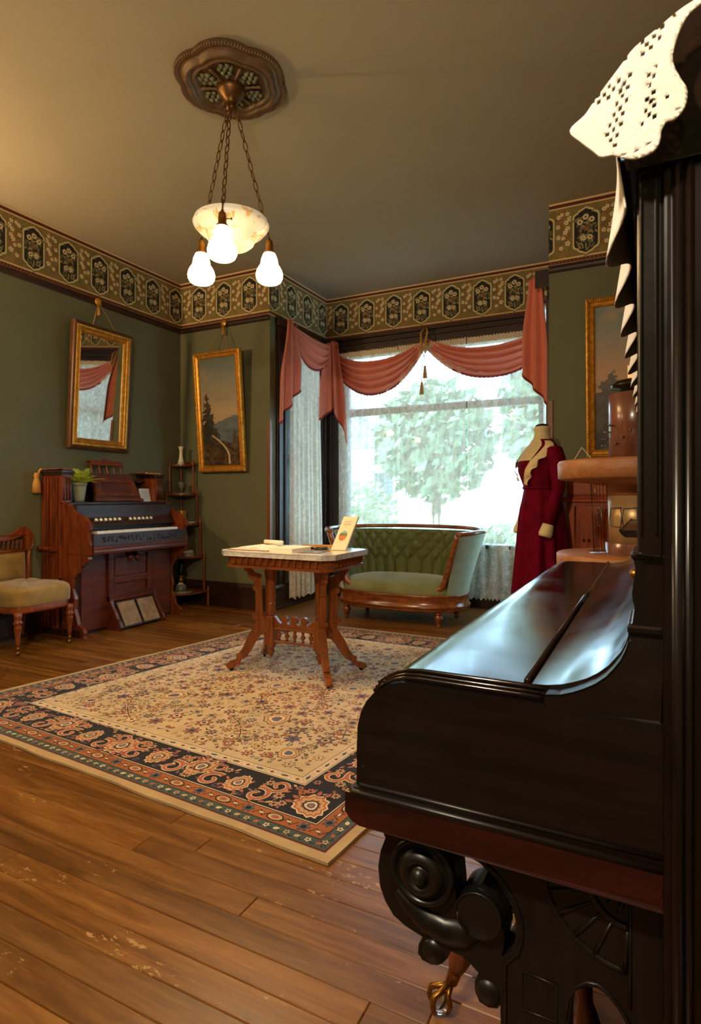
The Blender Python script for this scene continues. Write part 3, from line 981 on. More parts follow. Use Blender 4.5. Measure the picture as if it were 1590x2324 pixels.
link = MB()
lp = []
for i in range(14):
    a = 2 * PI * i / 14
    lp.append((0.0108 * math.cos(a), 0, 0.0300 * math.sin(a)))
link.tube(lp, 0.0035, 6, closed=True)
link0 = None
def put_link(p, d, roll):
    global link0
    if link0 is None:
        link0 = link.build('chain_link', m_chain)
        link0.parent = ch
        o = link0
    else:
        o = copy_obj(link0, ch)
    q = Vector(d).to_track_quat('Z', 'Y') @ Matrix.Rotation(roll, 3, 'Z').to_quaternion()
    o.rotation_mode = 'QUATERNION'
    o.rotation_quaternion = q
    o.location = Vector(p) - Vector((CX, CYY, CEIL - 0.05))
m_bowl_n = NT('marbled_glass')
v = m_bowl_n.coord('Object')
f = m_bowl_n.noise(v, 13, 4, 0.6, 1.0)
mc = m_bowl_n.ramp(f, [(0.52, lin((236, 222, 190))), (0.60, lin((214, 158, 70))), (0.66, lin((236, 222, 190)))])
m_bowl_n.link(mc, m_bowl_n.p.inputs['Base Color'])
m_bowl_n.link(mc, m_bowl_n.p.inputs['Emission Color'])
m_bowl_n.p.inputs['Emission Strength'].default_value = 0.30
m_bowl_n.p.inputs['Roughness'].default_value = 0.25
m_bowl = m_bowl_n.m
BZ = 2.605
b = MB()
prof = [(0.0, -0.158), (0.05, -0.157), (0.095, -0.146), (0.120, -0.126), (0.128, -0.104), (0.136, -0.098), (0.140, -0.088), (0.172, -0.068), (0.198, -0.040), (0.204, -0.026), (0.197, -0.019), (0.195, -0.004), (0.187, 0.0), (0.181, -0.006), (0.178, -0.03), (0.12, -0.085), (0.10, -0.12), (0.0, -0.145)]
b.lathe(prof, (CX, CYY, BZ), 48)
b.build('glass_bowl', m_bowl, ch)
m_shade = M('lit_opal_shade', (255, 236, 200), 0.3)
_p = m_shade.node_tree.nodes['Principled BSDF']
_p.inputs['Emission Color'].default_value = (1.0, 0.70, 0.36, 1)
_p.inputs['Emission Strength'].default_value = LAMP_STRENGTH
for k, deg in enumerate((296.7, 56.7, 176.7)):
    a = math.radians(deg)
    dx, dy = math.cos(a), math.sin(a)
    top = Vector((CX + 0.028 * dx, CYY + 0.028 * dy, CEIL - 0.155))
    end = Vector((CX + 0.204 * dx, CYY + 0.204 * dy, BZ - 0.01))
    n = 12
    for i in range(n):
        p = top.lerp(end, (i + 0.5) / n)
        put_link(p, end - top, (i % 2) * PI / 2 + a)
    # rim hook and short drop
    b = MB(); b.tube([end + Vector((0.0, 0, 0.02)), (CX + 0.212 * dx, CYY + 0.212 * dy, BZ - 0.02), (CX + 0.216 * dx, CYY + 0.216 * dy, BZ - 0.035), (CX + 0.22 * dx, CYY + 0.22 * dy, BZ - 0.055)], 0.004, 6)
    b.build('rim_hook', m_chain, ch)
    lx, ly = CX + 0.22 * dx, CYY + 0.22 * dy
    zs = BZ - 0.062
    b = MB(); b.lathe([(0.006, 0.012), (0.010, 0.0), (0.019, -0.006), (0.022, -0.030), (0.022, -0.060), (0.030, -0.066), (0.033, -0.078), (0.031, -0.084)], (lx, ly, zs), 16); b.build('socket', m_brass, ch)
    b = MB(); b.tube([(lx + 0.018, ly + 0.009, zs - 0.035), (lx + 0.038, ly + 0.019, zs - 0.035)], 0.0028, 6); b.ball((lx + 0.041, ly + 0.021, zs - 0.035), (0.005, 0.005, 0.008), 8, 5); b.build('switch_key', m_brass, ch)
    b = MB(); b.lathe([(0.030, -0.072), (0.036, -0.084), (0.044, -0.105), (0.048, -0.125), (0.049, -0.138), (0.058, -0.150), (0.070, -0.172), (0.0755, -0.195), (0.073, -0.215), (0.064, -0.232), (0.052, -0.240), (0.047, -0.236), (0.055, -0.20), (0.040, -0.14), (0.026, -0.08)], (lx, ly, zs), 28)
    b.build('bell_shade', m_shade, ch)
    lo_ = lamp('chandelier_bulb', (lx, ly, zs - 0.203), 26, r=0.025)

# ------------------------------------------------------------------ framed things on the walls
def frame_ring(b, org, R, U, N, w, h, prof):
    """prof (inset, height): loops of the four corners, mitred"""
    org, R, U, N = Vector(org), Vector(R), Vector(U), Vector(N)
    loops = []
    for d, t in prof:
        loops.append([org + R * (sx * (w / 2 - d)) + U * (h / 2 + sy * (h / 2 - d)) + N * t for sx, sy in ((-1, -1), (1, -1), (1, 1), (-1, 1))])
    for side in range(4):
        k = (side + 1) % 4
        vs, fs = [], []
        for l in loops:
            vs += [l[side], l[k]]
        for i in range(len(loops) - 1):
            fs.append((2 * i, 2 * i + 1, 2 * i + 3, 2 * i + 2))
        b.add(vs, fs, False)

def fbm(w, h, seed, scales=(3, 6, 12, 24, 48), fall=0.55):
    r = np.random.RandomState(seed)
    out = np.zeros((h, w)); amp = 1.0; tot = 0
    for s_ in scales:
        g = r.rand(s_ * max(1, h // w) + 2 + s_, s_ + 2)
        yy = np.linspace(0, g.shape[0] - 1.001, h); xx = np.linspace(0, g.shape[1] - 1.001, w)
        y0 = yy.astype(int); x0 = xx.astype(int)
        fy = (yy - y0)[:, None]; fx = (xx - x0)[None, :]
        fy = fy * fy * (3 - 2 * fy); fx = fx * fx * (3 - 2 * fx)
        v = g[y0][:, x0] * (1 - fy) * (1 - fx) + g[y0][:, x0 + 1] * (1 - fy) * fx + g[y0 + 1][:, x0] * fy * (1 - fx) + g[y0 + 1][:, x0 + 1] * fy * fx
        out += amp * v; tot += amp; amp *= fall
    return out / tot

def canvas(b_name, org, R, U, N, w, h, img, parent, mat):
    """img: (rows, cols, 3) sRGB 0..255, row 0 at the bottom"""
    H_, W_ = img.shape[:2]
    org, R, U, N = Vector(org), Vector(R), Vector(U), Vector(N)
    b = MB()
    b.grid(W_ - 1, H_ - 1, lambda u, v: org + R * ((u - 0.5) * w) + U * (v * h) + N, smooth=False)
    c = np.clip(img / 255.0, 0, 1)
    l = np.where(c <= 0.04045, c / 12.92, ((c + 0.055) / 1.055) ** 2.4)
    b.vc = np.concatenate([l.reshape(-1, 3), np.ones((H_ * W_, 1))], 1)
    return b.build(b_name, mat, parent)
m_canvas = vcol('oil_paint_canvas', 0.45, 0.4, 0.15, 260)

def hanging(parent, knobp, pL, pR, N):
    K = Vector(knobp); N = Vector(N)
    b = MB()
    b.lathe([(0.034, 0), (0.034, 0.008), (0.026, 0.014), (0.016, 0.012), (0.010, 0.022), (0.0, 0.024)], K, 16, rot=Vector((0, 0, 1)).rotation_difference(N).to_matrix())
    b.build('rosette_hook', m_gold, parent)
    b = MB()
    for p in (pL, pR):
        b.tube([K + N * 0.008, p], 0.0035, 6)
    b.build('cord', m_goldcord, parent)
    b = MB(); b.lathe([(0.004, 0), (0.010, -0.02), (0.008, -0.035), (0.016, -0.09), (0.0, -0.092)], K + N * 0.012 + Vector((0, 0, -0.03)), 10)
    b.build('tassel', m_goldcord, parent)

# mirror
tl = math.radians(3.5)
N0 = Vector((1, 0, 0)); U0 = (Vector((0, 0, 1)) * math.cos(tl) + N0 * math.sin(tl)); R0 = Vector((0, 1, 0)); NN = R0.cross(U0)
mir = thing('wall_mirror', 'tilted gilt-edged mirror hanging above the pump organ', 'mirror', (XL + 0.02, 3.695, 1.53))
org = Vector((XL + 0.022, 3.695, 1.527))
m_frwood = wood('walnut_frame', (52, 30, 16), (104, 62, 30), 0.35, 'z', 8)
m_mirror = M('silvered_glass', (236, 240, 240), 0.02, 1.0)
WM, HM = 0.635, 1.085
b = MB(); frame_ring(b, org, R0, U0, NN, WM, HM, [(0, 0), (0, 0.035), (0.006, 0.045), (0.022, 0.050), (0.030, 0.044)]); b.build('outer_frame', m_frwood, mir)
b = MB(); frame_ring(b, org, R0, U0, NN, WM, HM, [(0.030, 0.044), (0.034, 0.048), (0.046, 0.046), (0.050, 0.036), (0.058, 0.040), (0.064, 0.034), (0.074, 0.030), (0.080, 0.034), (0.088, 0.022), (0.096, 0.014)]); b.build('gilt_slip', m_gold, mir)
b = MB(); b.add([org + R0 * (sx * (WM / 2 - 0.09)) + U0 * (HM / 2 + sy * (HM / 2 - 0.09)) + NN * 0.016 for sx, sy in ((-1, -1), (1, -1), (1, 1), (-1, 1))], [(0, 1, 2, 3)]); b.build('glass', m_mirror, mir)
b = MB(); b.add([org + R0 * (sx * WM / 2) + U0 * (HM / 2 + sy * HM / 2) + NN * 0.001 for sx, sy in ((-1, -1), (1, -1), (1, 1), (-1, 1))], [(3, 2, 1, 0)]); b.build('backing', m_frwood, mir)
tp = org + U0 * (HM - 0.01)
hanging(mir, (XL + 0.036, 3.695, 2.850), tp + R0 * -0.10, tp + R0 * 0.16, N0)

gprof1 = [(0, 0), (0, 0.030), (0.006, 0.042), (0.018, 0.046), (0.030, 0.040), (0.036, 0.030), (0.048, 0.026), (0.054, 0.034), (0.062, 0.030), (0.068, 0.016)]
def beads(b, org, R, U, N, w, h, d, t, r, step):
    for L, base, ax in ((w - 2 * d, org + U * d, R), (w - 2 * d, org + U * (h - d), R), (h - 2 * d, org + R * (-w / 2 + d) + U * (h / 2), U), (h - 2 * d, org + R * (w / 2 - d) + U * (h / 2), U)):
        n = int(L / step)
        for i in range(n + 1):
            b.ball(base + ax * ((i / n - 0.5) * L) + N * t, (r, r, r), 6, 4)

def paint_left():
    W_, H_ = 90, 190
    n1, n2, n3 = fbm(W_, H_, 3), fbm(W_, H_, 9, (6, 12, 24, 48)), fbm(W_, H_, 12, (14, 28, 56))
    v = np.linspace(0, 1, H_)[:, None] * np.ones((1, W_)); u = np.ones((H_, 1)) * np.linspace(0, 1, W_)[None, :]
    lerp = lambda a, b_, t: a + (b_ - a) * np.clip(t, 0, 1)[..., None]
    A = lambda *c: np.ones((H_, W_, 3)) * np.array(c, float)
    sky = lerp(A(178, 152, 116), A(112, 116, 104), (v - 0.5) / 0.4)
    sky = lerp(sky, A(148, 132, 112), (n1 - 0.45) * 3 * (v > 0.6))
    sky = lerp(sky, A(86, 96, 92), np.clip((v - 0.85) * 5, 0, 0.8))
    img = sky
    mt = (v < 0.40 + 0.10 * (u - 0.3) + 0.05 * (n2 - 0.5) * 2) & (u > 0.3)
    img = np.where(mt[..., None], A(96, 106, 112) + (n2[..., None] - 0.5) * 50, img)
    tree_ = v < 0.63 - np.abs(u - 0.17) * 1.3 + (n3 - 0.5) * 0.42
    img = np.where(tree_[..., None], A(52, 46, 30) + (n3[..., None] - 0.5) * 50, img)
    tree2 = v < 0.36 - np.abs(u - 0.90) * 1.1 + (n3 - 0.5) * 0.36
    img = np.where(tree2[..., None], A(76, 62, 38) + (n3[..., None] - 0.5) * 46, img)
    fg = v < 0.20 + (n2 - 0.5) * 0.16
    img = np.where(fg[..., None], A(74, 54, 30) + (n3[..., None] - 0.5) * 90, img)
    # pale leaning birch
    xc = 0.70 - 0.44 * (v - 0.02) / 0.27 + 0.16 * np.sin(np.clip((v - 0.02) / 0.27, 0, 1) * PI)
    bi = (np.abs(u - xc) < 0.022) & (v < 0.29) & (v > 0.02)
    img = np.where(bi[..., None], A(206, 182, 140), img)
    return img
def paint_right():
    W_, H_ = 90, 170
    n1, n2, n3 = fbm(W_, H_, 23), fbm(W_, H_, 29, (6, 12, 24, 48)), fbm(W_, H_, 32, (14, 28, 56))
    v = np.linspace(0, 1, H_)[:, None] * np.ones((1, W_)); u = np.ones((H_, 1)) * np.linspace(0, 1, W_)[None, :]
    lerp = lambda a, b_, t: a + (b_ - a) * np.clip(t, 0, 1)[..., None]
    A = lambda *c: np.ones((H_, W_, 3)) * np.array(c, float)
    img = lerp(A(196, 142, 84), A(158, 128, 92), (v - 0.48) / 0.2)
    img = lerp(img, A(112, 122, 110), (v - 0.66) / 0.25 + (n1 - 0.5) * 1.2)
    img = lerp(img, A(178, 138, 96), (n1 - 0.5) * 3)
    tr = v < 0.52 - np.abs(u - 0.22) * 0.55 + (n3 - 0.5) * 0.22
    img = np.where(tr[..., None], A(74, 62, 40) + (n3[..., None] - 0.5) * 60, img)
    tr = v < 0.62 - np.abs(u - 0.85) * 0.7 + (n3 - 0.5) * 0.25
    img = np.where(tr[..., None], A(66, 54, 34) + (n3[..., None] - 0.5) * 60, img)
    fg = v < 0.14 + (n2 - 0.5) * 0.15
    return np.where(fg[..., None], A(60, 50, 32) + (n3[..., None] - 0.5) * 60, img)

def painting(label, x0, x1, z0, h, tilt, img, knob):
    N = Vector((0, -1, 0)); U = Vector((0, 0, 1)) * math.cos(tilt) + N * math.sin(tilt); R = Vector((1, 0, 0)); NT_ = R.cross(U)
    c = (x0 + x1) / 2; w = x1 - x0
    r = thing('framed_painting', label, 'painting', (c, YB - 0.02, z0), 'gilt framed landscapes')
    org = Vector((c, YB - 0.022, z0))
    b = MB(); frame_ring(b, org, R, U, NT_, w, h, gprof1); b.build('frame', m_gold, r)
    b = MB(); beads(b, org, R, U, NT_, w, h, 0.018, 0.045, 0.008, 0.017); b.build('carved_edge', m_gold, r)
    b = MB(); b.add([org + R * (sx * w / 2) + U * (h / 2 + sy * h / 2) + NT_ * 0.001 for sx, sy in ((-1, -1), (1, -1), (1, 1), (-1, 1))], [(3, 2, 1, 0)]); b.build('backing', m_frwood, r)
    canvas('canvas', org + U * 0.062, R, U, NT_ * 0.017, w - 0.124, h - 0.124, img, r, m_canvas)
    tp = org + U * (h - 0.01)
    hanging(r, knob, tp + R * -0.12, tp + R * 0.13, N)
painting('tall narrow gilt-framed landscape with a dark tree, beside the corner shelf', -4.150, -3.560, 1.362, 1.200, math.radians(4.8), paint_left(), (-3.842, YB - 0.036, 2.856))
painting('gilt-framed sunset landscape above the reddish cabinet, partly behind the piano', -0.440, 0.16, 1.392, 1.160, math.radians(4.8), paint_right(), (-0.172, YB - 0.036, 2.852))
# ------------------------------------------------------------------ rug
rug_cols = [(190, 160, 116), (96, 40, 44), (74, 88, 82), (34, 30, 36), (166, 96, 54), (206, 180, 140), (200, 168, 118), (170, 98, 90), (188, 112, 72), (86, 102, 126), (116, 92, 112), (118, 98, 62), (222, 202, 166), (66, 46, 38)]
def rugm(i, c):
    k = NT('rug_wool_%d' % i)
    v = k.coord('Object')
    n = k.noise(v, 7, 3, 0.6)
    cc = lin(c)
    k.link(k.ramp(n, [(0.3, tuple(x * 0.86 for x in cc[:3]) + (1,)), (0.7, tuple(min(1, x * 1.1) for x in cc[:3]) + (1,))]), k.p.inputs['Base Color'])
    k.p.inputs['Roughness'].default_value = 0.95
    k.p.inputs['Specular IOR Level'].default_value = 0.1
    k.p.inputs['Sheen Weight'].default_value = 0.15
    k.bump(k.noise(v, 420, 2), 0.5, 0.002)
    return k.m
rm = [rugm(i, c) for i, c in enumerate(rug_cols)]
HEM, MAROON, TEAL, NAVY, ORANGE, FIELD, SAND, ROSE, TERRA, SLATE, MAUVE, OLIVEB, PALE, BROWN = range(14)
RA, RB, RC, RD = Vector((-0.862, 1.545, 0)), Vector((-3.35, 1.715, 0)), Vector((-2.88, 4.44, 0)), Vector((-0.60, 4.43, 0))
RW, RH = 2.48, 2.80
def rmap(u, v, h):
    a, c = u / RW, v / RH
    p = RB.lerp(RA, a).lerp(RC.lerp(RD, a), c)
    return (p.x, p.y, 0.0105 + h)
rug = thing('area_rug', 'large cream and navy floral oriental rug under the marble-topped table', 'rug', (-2.0, 3.0, 0))
b = MB()
nseg = 60
top, bot = [], []
def wob(t, k):
    return 0.003 * math.sin(t * 23 + k) + 0.002 * math.sin(t * 51 + 2 * k)
per = []
for i in range(nseg): per.append((i / nseg * RW, wob(i / nseg, 1)))
for i in range(nseg): per.append((RW - wob(i / nseg, 2), i / nseg * RH))
for i in range(nseg): per.append((RW - i / nseg * RW, RH - wob(i / nseg, 3)))
for i in range(nseg): per.append((wob(i / nseg, 4), RH - i / nseg * RH))
b.prism([rmap(u, v, 0)[:2] for u, v in per], XY, 0.0012, 0.0105)
b.build('foundation', rm[HEM], rug)
D = Draw(rmap, 0.00022)
def ring(i0, i1, mi, layer):
    for (u0, v0, u1, v1) in ((i0, i0, RW - i0, i1), (i0, RH - i1, RW - i0, RH - i0), (i0, i1, i1, RH - i1), (RW - i1, i1, RW - i0, RH - i1)):
        D.rect(u0, v0, u1, v1, mi, layer)
ring(0.036, 0.045, MAROON, 1)
ring(0.045, 0.086, TEAL, 1)
ring(0.086, 0.090, NAVY, 1)
ring(0.090, 0.146, ORANGE, 1)
ring(0.146, 0.150, NAVY, 1)
ring(0.150, 0.154, PALE, 1)
ring(0.154, 0.345, NAVY, 1)
ring(0.345, 0.350, PALE, 1)
ring(0.350, 0.353, NAVY, 1)
ring(0.353, 0.392, PALE, 1)
ring(0.392, 0.395, NAVY, 1)
D.rect(0.395, 0.395, RW - 0.395, RH - 0.395, FIELD, 1)
def sub(fn2):
    s_ = Draw(lambda u, v, h: rmap(*fn2(u, v), h), D.step)
    s_.mb = D.mb
    return s_
sides = [(lambda s, t: (s, t), RW), (lambda s, t: (RW - t, s), RH), (lambda s, t: (RW - s, RH - t), RW), (lambda s, t: (t, RH - s), RH)]
def blossom(d, c, r, k, col, mid, rot=0.0, ly=3, out=NAVY, depth=0.22):
    d.flower(c, r * 1.16, k, out, ly, depth, rot)
    d.flower(c, r, k, col, ly + 1, depth, rot)
    d.flower(c, r * 0.55, k, mid, ly + 2, depth * 0.6, rot)
    d.disc(c, r * 0.26, out, ly + 3, 8)
def oleaf(d, c, L, W, a, col, ly=3, out=NAVY):
    d.leaf((c[0] - 0.10 * L * math.cos(a), c[1] - 0.10 * L * math.sin(a)), L * 1.22, W * 1.5, a, out, ly)
    d.leaf(c, L, W, a, col, ly + 1)
def egg(c, rx, ry, k, dep, rot, n=44):
    o = []
    for i in range(n):
        t = 2 * PI * i / n
        r = 1 - dep + dep * math.cos(k * t)
        x, y_ = rx * r * math.sin(t) * (1 - 0.28 * math.cos(t)), ry * r * math.cos(t)
        o.append((c[0] + x * math.cos(rot) - y_ * math.sin(rot), c[1] + x * math.sin(rot) + y_ * math.cos(rot)))
    return o
def palmette(d, c, s_, rot=0.0, ly=3):
    for q, col, dep, l in ((1.12, PALE, 0.08, 0), (1.0, TERRA, 0.08, 1), (0.84, SAND, 0.10, 2), (0.62, ROSE, 0.09, 3), (0.50, NAVY, 0.05, 4), (0.40, PALE, 0.05, 5), (0.26, SLATE, 0.10, 6), (0.12, TERRA, 0.0, 7)):
        d.poly(egg(c, 0.80 * s_ * q, s_ * q, 11, dep, rot), col, ly + l)
    for a in (-0.9, -0.5, 0.5, 0.9):
        an = rot + PI / 2 + PI + a
        oleaf(d, (c[0] + 0.95 * s_ * math.cos(an), c[1] + 0.95 * s_ * math.sin(an)), s_ * 0.5, s_ * 0.24, an, ROSE, ly + 2)
def scroll(d, c, r, turns, a0, sg, w, col, ly=3):
    pts = []
    n = 30
    for i in range(n + 1):
        t = i / n
        a = a0 + sg * turns * 2 * PI * t
        rr = r * (1 - 0.80 * t)
        pts.append((c[0] + rr * math.cos(a), c[1] + rr * math.sin(a)))
    d.stroke(pts, lambda t: (w + 0.008) * (1 - 0.35 * t), PALE, ly)
    d.stroke(pts, lambda t: w * (1 - 0.35 * t), col, ly + 1)
    d.stroke(pts, lambda t: w * 0.3 * (1 - 0.35 * t), ROSE, ly + 2)
rg = random.Random(77)
for si, (f2, L) in enumerate(sides):
    d = sub(f2)
    # outer teal guard
    n = int((L - 0.10) / 0.042)
    for i in range(n):
        s_ = 0.06 + (i + 0.5) * (L - 0.12) / n
        if i % 2:
            d.leaf((s_ - 0.012, 0.062), 0.026, 0.016, 0.4, (PALE, ROSE, SAND)[i % 3], 3)
        else:
            d.flower((s_, 0.067), 0.013, 5, (SAND, PALE)[i % 4 // 2], 3, 0.2); d.disc((s_, 0.067), 0.005, (SLATE, MAROON)[i % 3 % 2], 4, 6)
        d.stroke([(s_ - 0.02, 0.052), (s_, 0.080), (s_ + 0.02, 0.052)], 0.004, NAVY, 2)
    # orange border
    n = int((L - 0.22) / 0.115)
    st = (L - 0.24) / n
    for i in range(n):
        s_ = 0.12 + (i + 0.5) * st
        if i % 2 == 0:
            blossom(d, (s_, 0.118), 0.022, 6, SLATE, NAVY, 0.2, 3)
        else:
            d.disc((s_, 0.118), 0.034, NAVY, 3, 14, 0.022); d.disc((s_, 0.118), 0.029, SAND, 4, 14, 0.017); d.disc((s_, 0.118), 0.016, ROSE, 5, 10, 0.010)
        q = s_ + st / 2
        d.stroke([(q - 0.03, 0.104), (q - 0.012, 0.132), (q + 0.012, 0.104), (q + 0.03, 0.132)], 0.0045, NAVY, 2)
        oleaf(d, (q - 0.012, 0.118), 0.024, 0.010, 0.0, PALE, 3)
    # main navy border
    n = max(3, round((L - 0.70) / 0.50))
    st = (L - 0.70) / n
    for i in range(n + 1):
        s0 = 0.35 + i * st
        if 0.36 < s0 < L - 0.36:
            palmette(d, (s0, 0.262 if i % 2 else 0.236), 0.072, PI if i % 2 else 0.0)
        if i == n:
            continue
        m = s0 + st / 2
        palmette(d, (m, 0.238), 0.058, 0.0 if i % 2 else PI)
        for e, sg in ((-1, 1), (1, -1)):
            scroll(d, (m + e * 0.115, 0.205), 0.052, 1.1, PI / 2 + e * 0.5, sg, 0.018, TERRA)
            scroll(d, (m + e * 0.150, 0.292), 0.046, 1.1, -PI / 2 - e * 0.5, -sg, 0.016, TERRA)
            blossom(d, (m + e * 0.105, 0.296), 0.021, 8, SAND, ROSE, 0.0, 3)
            blossom(d, (m + e * 0.195, 0.235), 0.023, 8, SAND, ROSE, 0.3, 3)
            blossom(d, (m + e * 0.215, 0.182), 0.019, 8, SAND, ROSE, 0.3, 3)
            blossom(d, (m + e * 0.06, 0.178), 0.016, 6, MAUVE, NAVY, 0.3, 3)
            blossom(d, (m + e * 0.225, 0.318), 0.018, 6, TERRA, SLATE, 0.0, 3)
            for q in range(26):
                oleaf(d, (m + e * rg.uniform(0.01, 0.30), rg.uniform(0.166, 0.336)), rg.uniform(0.018, 0.034), 0.012, rg.uniform(0, 6.28), rg.choice([ROSE, TERRA, OLIVEB, MAUVE, SAND, TERRA]), 2)
    # corner palmette
    palmette(d, (0.235, 0.235), 0.075, -PI / 4 + PI)
    for q, (x, y_) in enumerate(((0.335, 0.20), (0.20, 0.335), (0.32, 0.30), (0.30, 0.32))):
        blossom(d, (x, y_), 0.020, 8, (SAND, SAND, TERRA, TERRA)[q], ROSE, 0.2, 3)
    # inner guard
    n = int((L - 0.74) / 0.062)
    for i in range(n):
        s_ = 0.37 + (i + 0.5) * (L - 0.74) / n
        if i % 2:
            d.flower((s_, 0.372), 0.011, 6, ROSE, 3, 0.2); d.disc((s_, 0.372), 0.005, MAROON, 4, 6)
        else:
            d.leaf((s_ - 0.018, 0.370), 0.036, 0.014, 0.15, NAVY, 3); d.leaf((s_ - 0.013, 0.371), 0.026, 0.008, 0.15, (SLATE, OLIVEB)[i % 4 // 2], 4)
        d.stroke([(s_ + 0.012, 0.360), (s_ + 0.022, 0.384), (s_ + 0.034, 0.362), (s_ + 0.044, 0.384)], 0.003, ROSE, 2)
# field, mirrored in quarters
FW, FH = RW / 2 - 0.40, RH / 2 - 0.40
quads = [lambda x, y_: (RW / 2 + x, RH / 2 + y_), lambda x, y_: (RW / 2 - x, RH / 2 + y_), lambda x, y_: (RW / 2 + x, RH / 2 - y_), lambda x, y_: (RW / 2 - x, RH / 2 - y_)]
for qi, qf in enumerate(quads):
    d = sub(qf)
    rg = random.Random(31)
    spots = []
    def free(x, y_, r):
        return all((x - a) ** 2 + (y_ - c) ** 2 > (r + e) ** 2 for a, c, e in spots)
    # lotus in the middle and large leaves
    for (x, y_, s_, ro) in ((0.0, 0.16, 0.075, 0.0), (0.42, 0.0, 0.07, -PI / 2), (0.36, 0.58, 0.085, -0.6), (0.66, 0.86, 0.06, 2.4)):
        spots.append((x, y_, s_ * 1.05))
        if (x == 0 and qi % 2) or (y_ == 0 and qi > 1):
            continue
        for qq, col, dep, l in ((1.0, BROWN, 0.06, 0), (0.93, SAND, 0.06, 1), (0.72, TERRA, 0.08, 2), (0.60, PALE, 0.08, 3), (0.40, MAUVE, 0.08, 4), (0.22, SLATE, 0.05, 5)):
            d.poly(egg((x, y_), 0.8 * s_ * qq, s_ * qq, 9, dep, ro), col, 3 + l)
    for i in range(14 if qi % 2 == 0 else 0):
        a = i / 14 * 2 * PI
        d.leaf((0.0 + 0.13 * math.cos(a), 0.16 + 0.15 * math.sin(a)), 0.035, 0.016, a, BROWN, 3)
    # vines
    for (x0, y0, a0, L, cv) in ((0.05, 0.34, 0.9, 0.55, -2.0), (0.15, 0.05, 0.3, 0.5, 2.2), (0.75, 0.1, 1.9, 0.6, -1.6), (0.2, 0.95, -0.4, 0.55, -1.5), (0.7, 0.55, 1.2, 0.4, 3.0), (0.1, 0.65, 0.2, 0.5, 2.5)):
        pts, x, y_, a = [], x0, y0, a0
        for i in range(26):
            pts.append((min(FW - 0.01, max(0.0, x)), min(FH - 0.01, max(0.0, y_))))
            x += L / 25 * math.cos(a); y_ += L / 25 * math.sin(a); a += cv * L / 25 + 0.05 * math.sin(i)
        d.stroke(pts, 0.005, BROWN, 2)
        for i in range(2, 26, 2):
            p = pts[i]
            q = pts[i - 1]
            an = math.atan2(p[1] - q[1], p[0] - q[0])
            for sg in (1, -1):
                e = an + sg * 0.9
                if 0.02 < p[0] < FW - 0.04 and 0.02 < p[1] < FH - 0.04:
                    oleaf(d, (p[0] + 0.010 * math.cos(e), p[1] + 0.010 * math.sin(e)), 0.026, 0.013, e, rg.choice([OLIVEB, TERRA, ROSE, SAND]), 3, BROWN)
    tries = 0
    while tries < 4200:
        tries += 1
        x, y_ = rg.uniform(0.015, FW - 0.03), rg.uniform(0.015, FH - 0.03)
        big = tries < 420
        r = rg.uniform(0.028, 0.050) if big else rg.uniform(0.010, 0.018)
        if x < r or y_ < r or x + r > FW - 0.012 or y_ + r > FH - 0.012 or not free(x, y_, r * 0.95):
            continue
        spots.append((x, y_, r))
        if big:
            blossom(d, (x, y_), r * 0.85, rg.choice([6, 7, 8]), rg.choice([ROSE, TERRA, MAUVE, SAND, ROSE]), rg.choice([PALE, SLATE, SAND]), rg.random(), 4, rg.choice([BROWN, NAVY, MAROON]))
        else:
            k = rg.random()
            if k < 0.42:
                oleaf(d, (x - r * 0.8, y_), r * 1.7, r * 0.8, rg.uniform(0, 6.28), rg.choice([TERRA, OLIVEB, ROSE, MAUVE, SLATE]), 3, rg.choice([BROWN, NAVY]))
            elif k < 0.8:
                blossom(d, (x, y_), r * 0.85, 5, rg.choice([MAUVE, ROSE, TERRA, SLATE, SAND]), PALE, rg.random(), 3, BROWN)
            else:
                a = rg.uniform(0, 6.28)
                d.stroke([(x - r * math.cos(a), y_ - r * math.sin(a)), (x, y_ + 0.3 * r), (x + r * math.cos(a), y_ + r * math.sin(a))], 0.0045, BROWN, 3)
                d.leaf((x, y_), r, r * 0.5, a + 0.8, BROWN, 3)
D.mb.build('woven_pattern', rm, rug)
# ------------------------------------------------------------------ upright piano
def ebony(name, axis, rough=0.22, c0=(10, 7, 6), c1=(27, 14, 10)):
    k = NT(name)
    st = {'x': (0.10, 1, 1), 'y': (1, 0.10, 1), 'z': (1, 1, 0.10)}[axis]
    v = k.coord('Object', st)
    f = k.noise(v, 40, 5, 0.65, 0.4)
    base = k.ramp(f, [(0.35, lin(c0)), (0.75, lin(c1))])
    v2 = k.coord('Object')
    a = k.noise(v2, 130, 3, 0.7); c = k.noise(v2, 9, 3, 0.6)
    ab = k.new('ShaderNodeMath', operation='MULTIPLY'); k.link(a, ab.inputs[0]); k.link(c, ab.inputs[1])
    fl_ = k.ramp(ab.outputs[0], [(0.44, (0, 0, 0, 1)), (0.475, (1, 1, 1, 1))])
    mw = k.new('ShaderNodeMixRGB'); k.link(fl_, mw.inputs[0]); k.link(base, mw.inputs[1]); mw.inputs[2].default_value = lin((104, 72, 44))
    k.link(mw.outputs[0], k.p.inputs['Base Color'])
    k.p.inputs['Specular IOR Level'].default_value = 0.42
    r = k.noise(v2, 6, 4, 0.6)
    k.link(k.ramp(r, [(0.35, (rough, rough, rough, 1)), (0.7, (rough + 0.14,) * 3 + (1,))]), k.p.inputs['Roughness'])
    k.bump(f, 0.03, 0.001)
    return k.m
m_ebx = ebony('ebonised_side', 'x', 0.30)
m_eby = ebony('ebonised_lid', 'y', 0.10, (18, 11, 9), (38, 22, 16))
m_ebz = ebony('ebonised_upright', 'z', 0.20)
m_rail = ebony('mahogany_rail', 'x', 0.26, (26, 8, 6), (58, 18, 12))
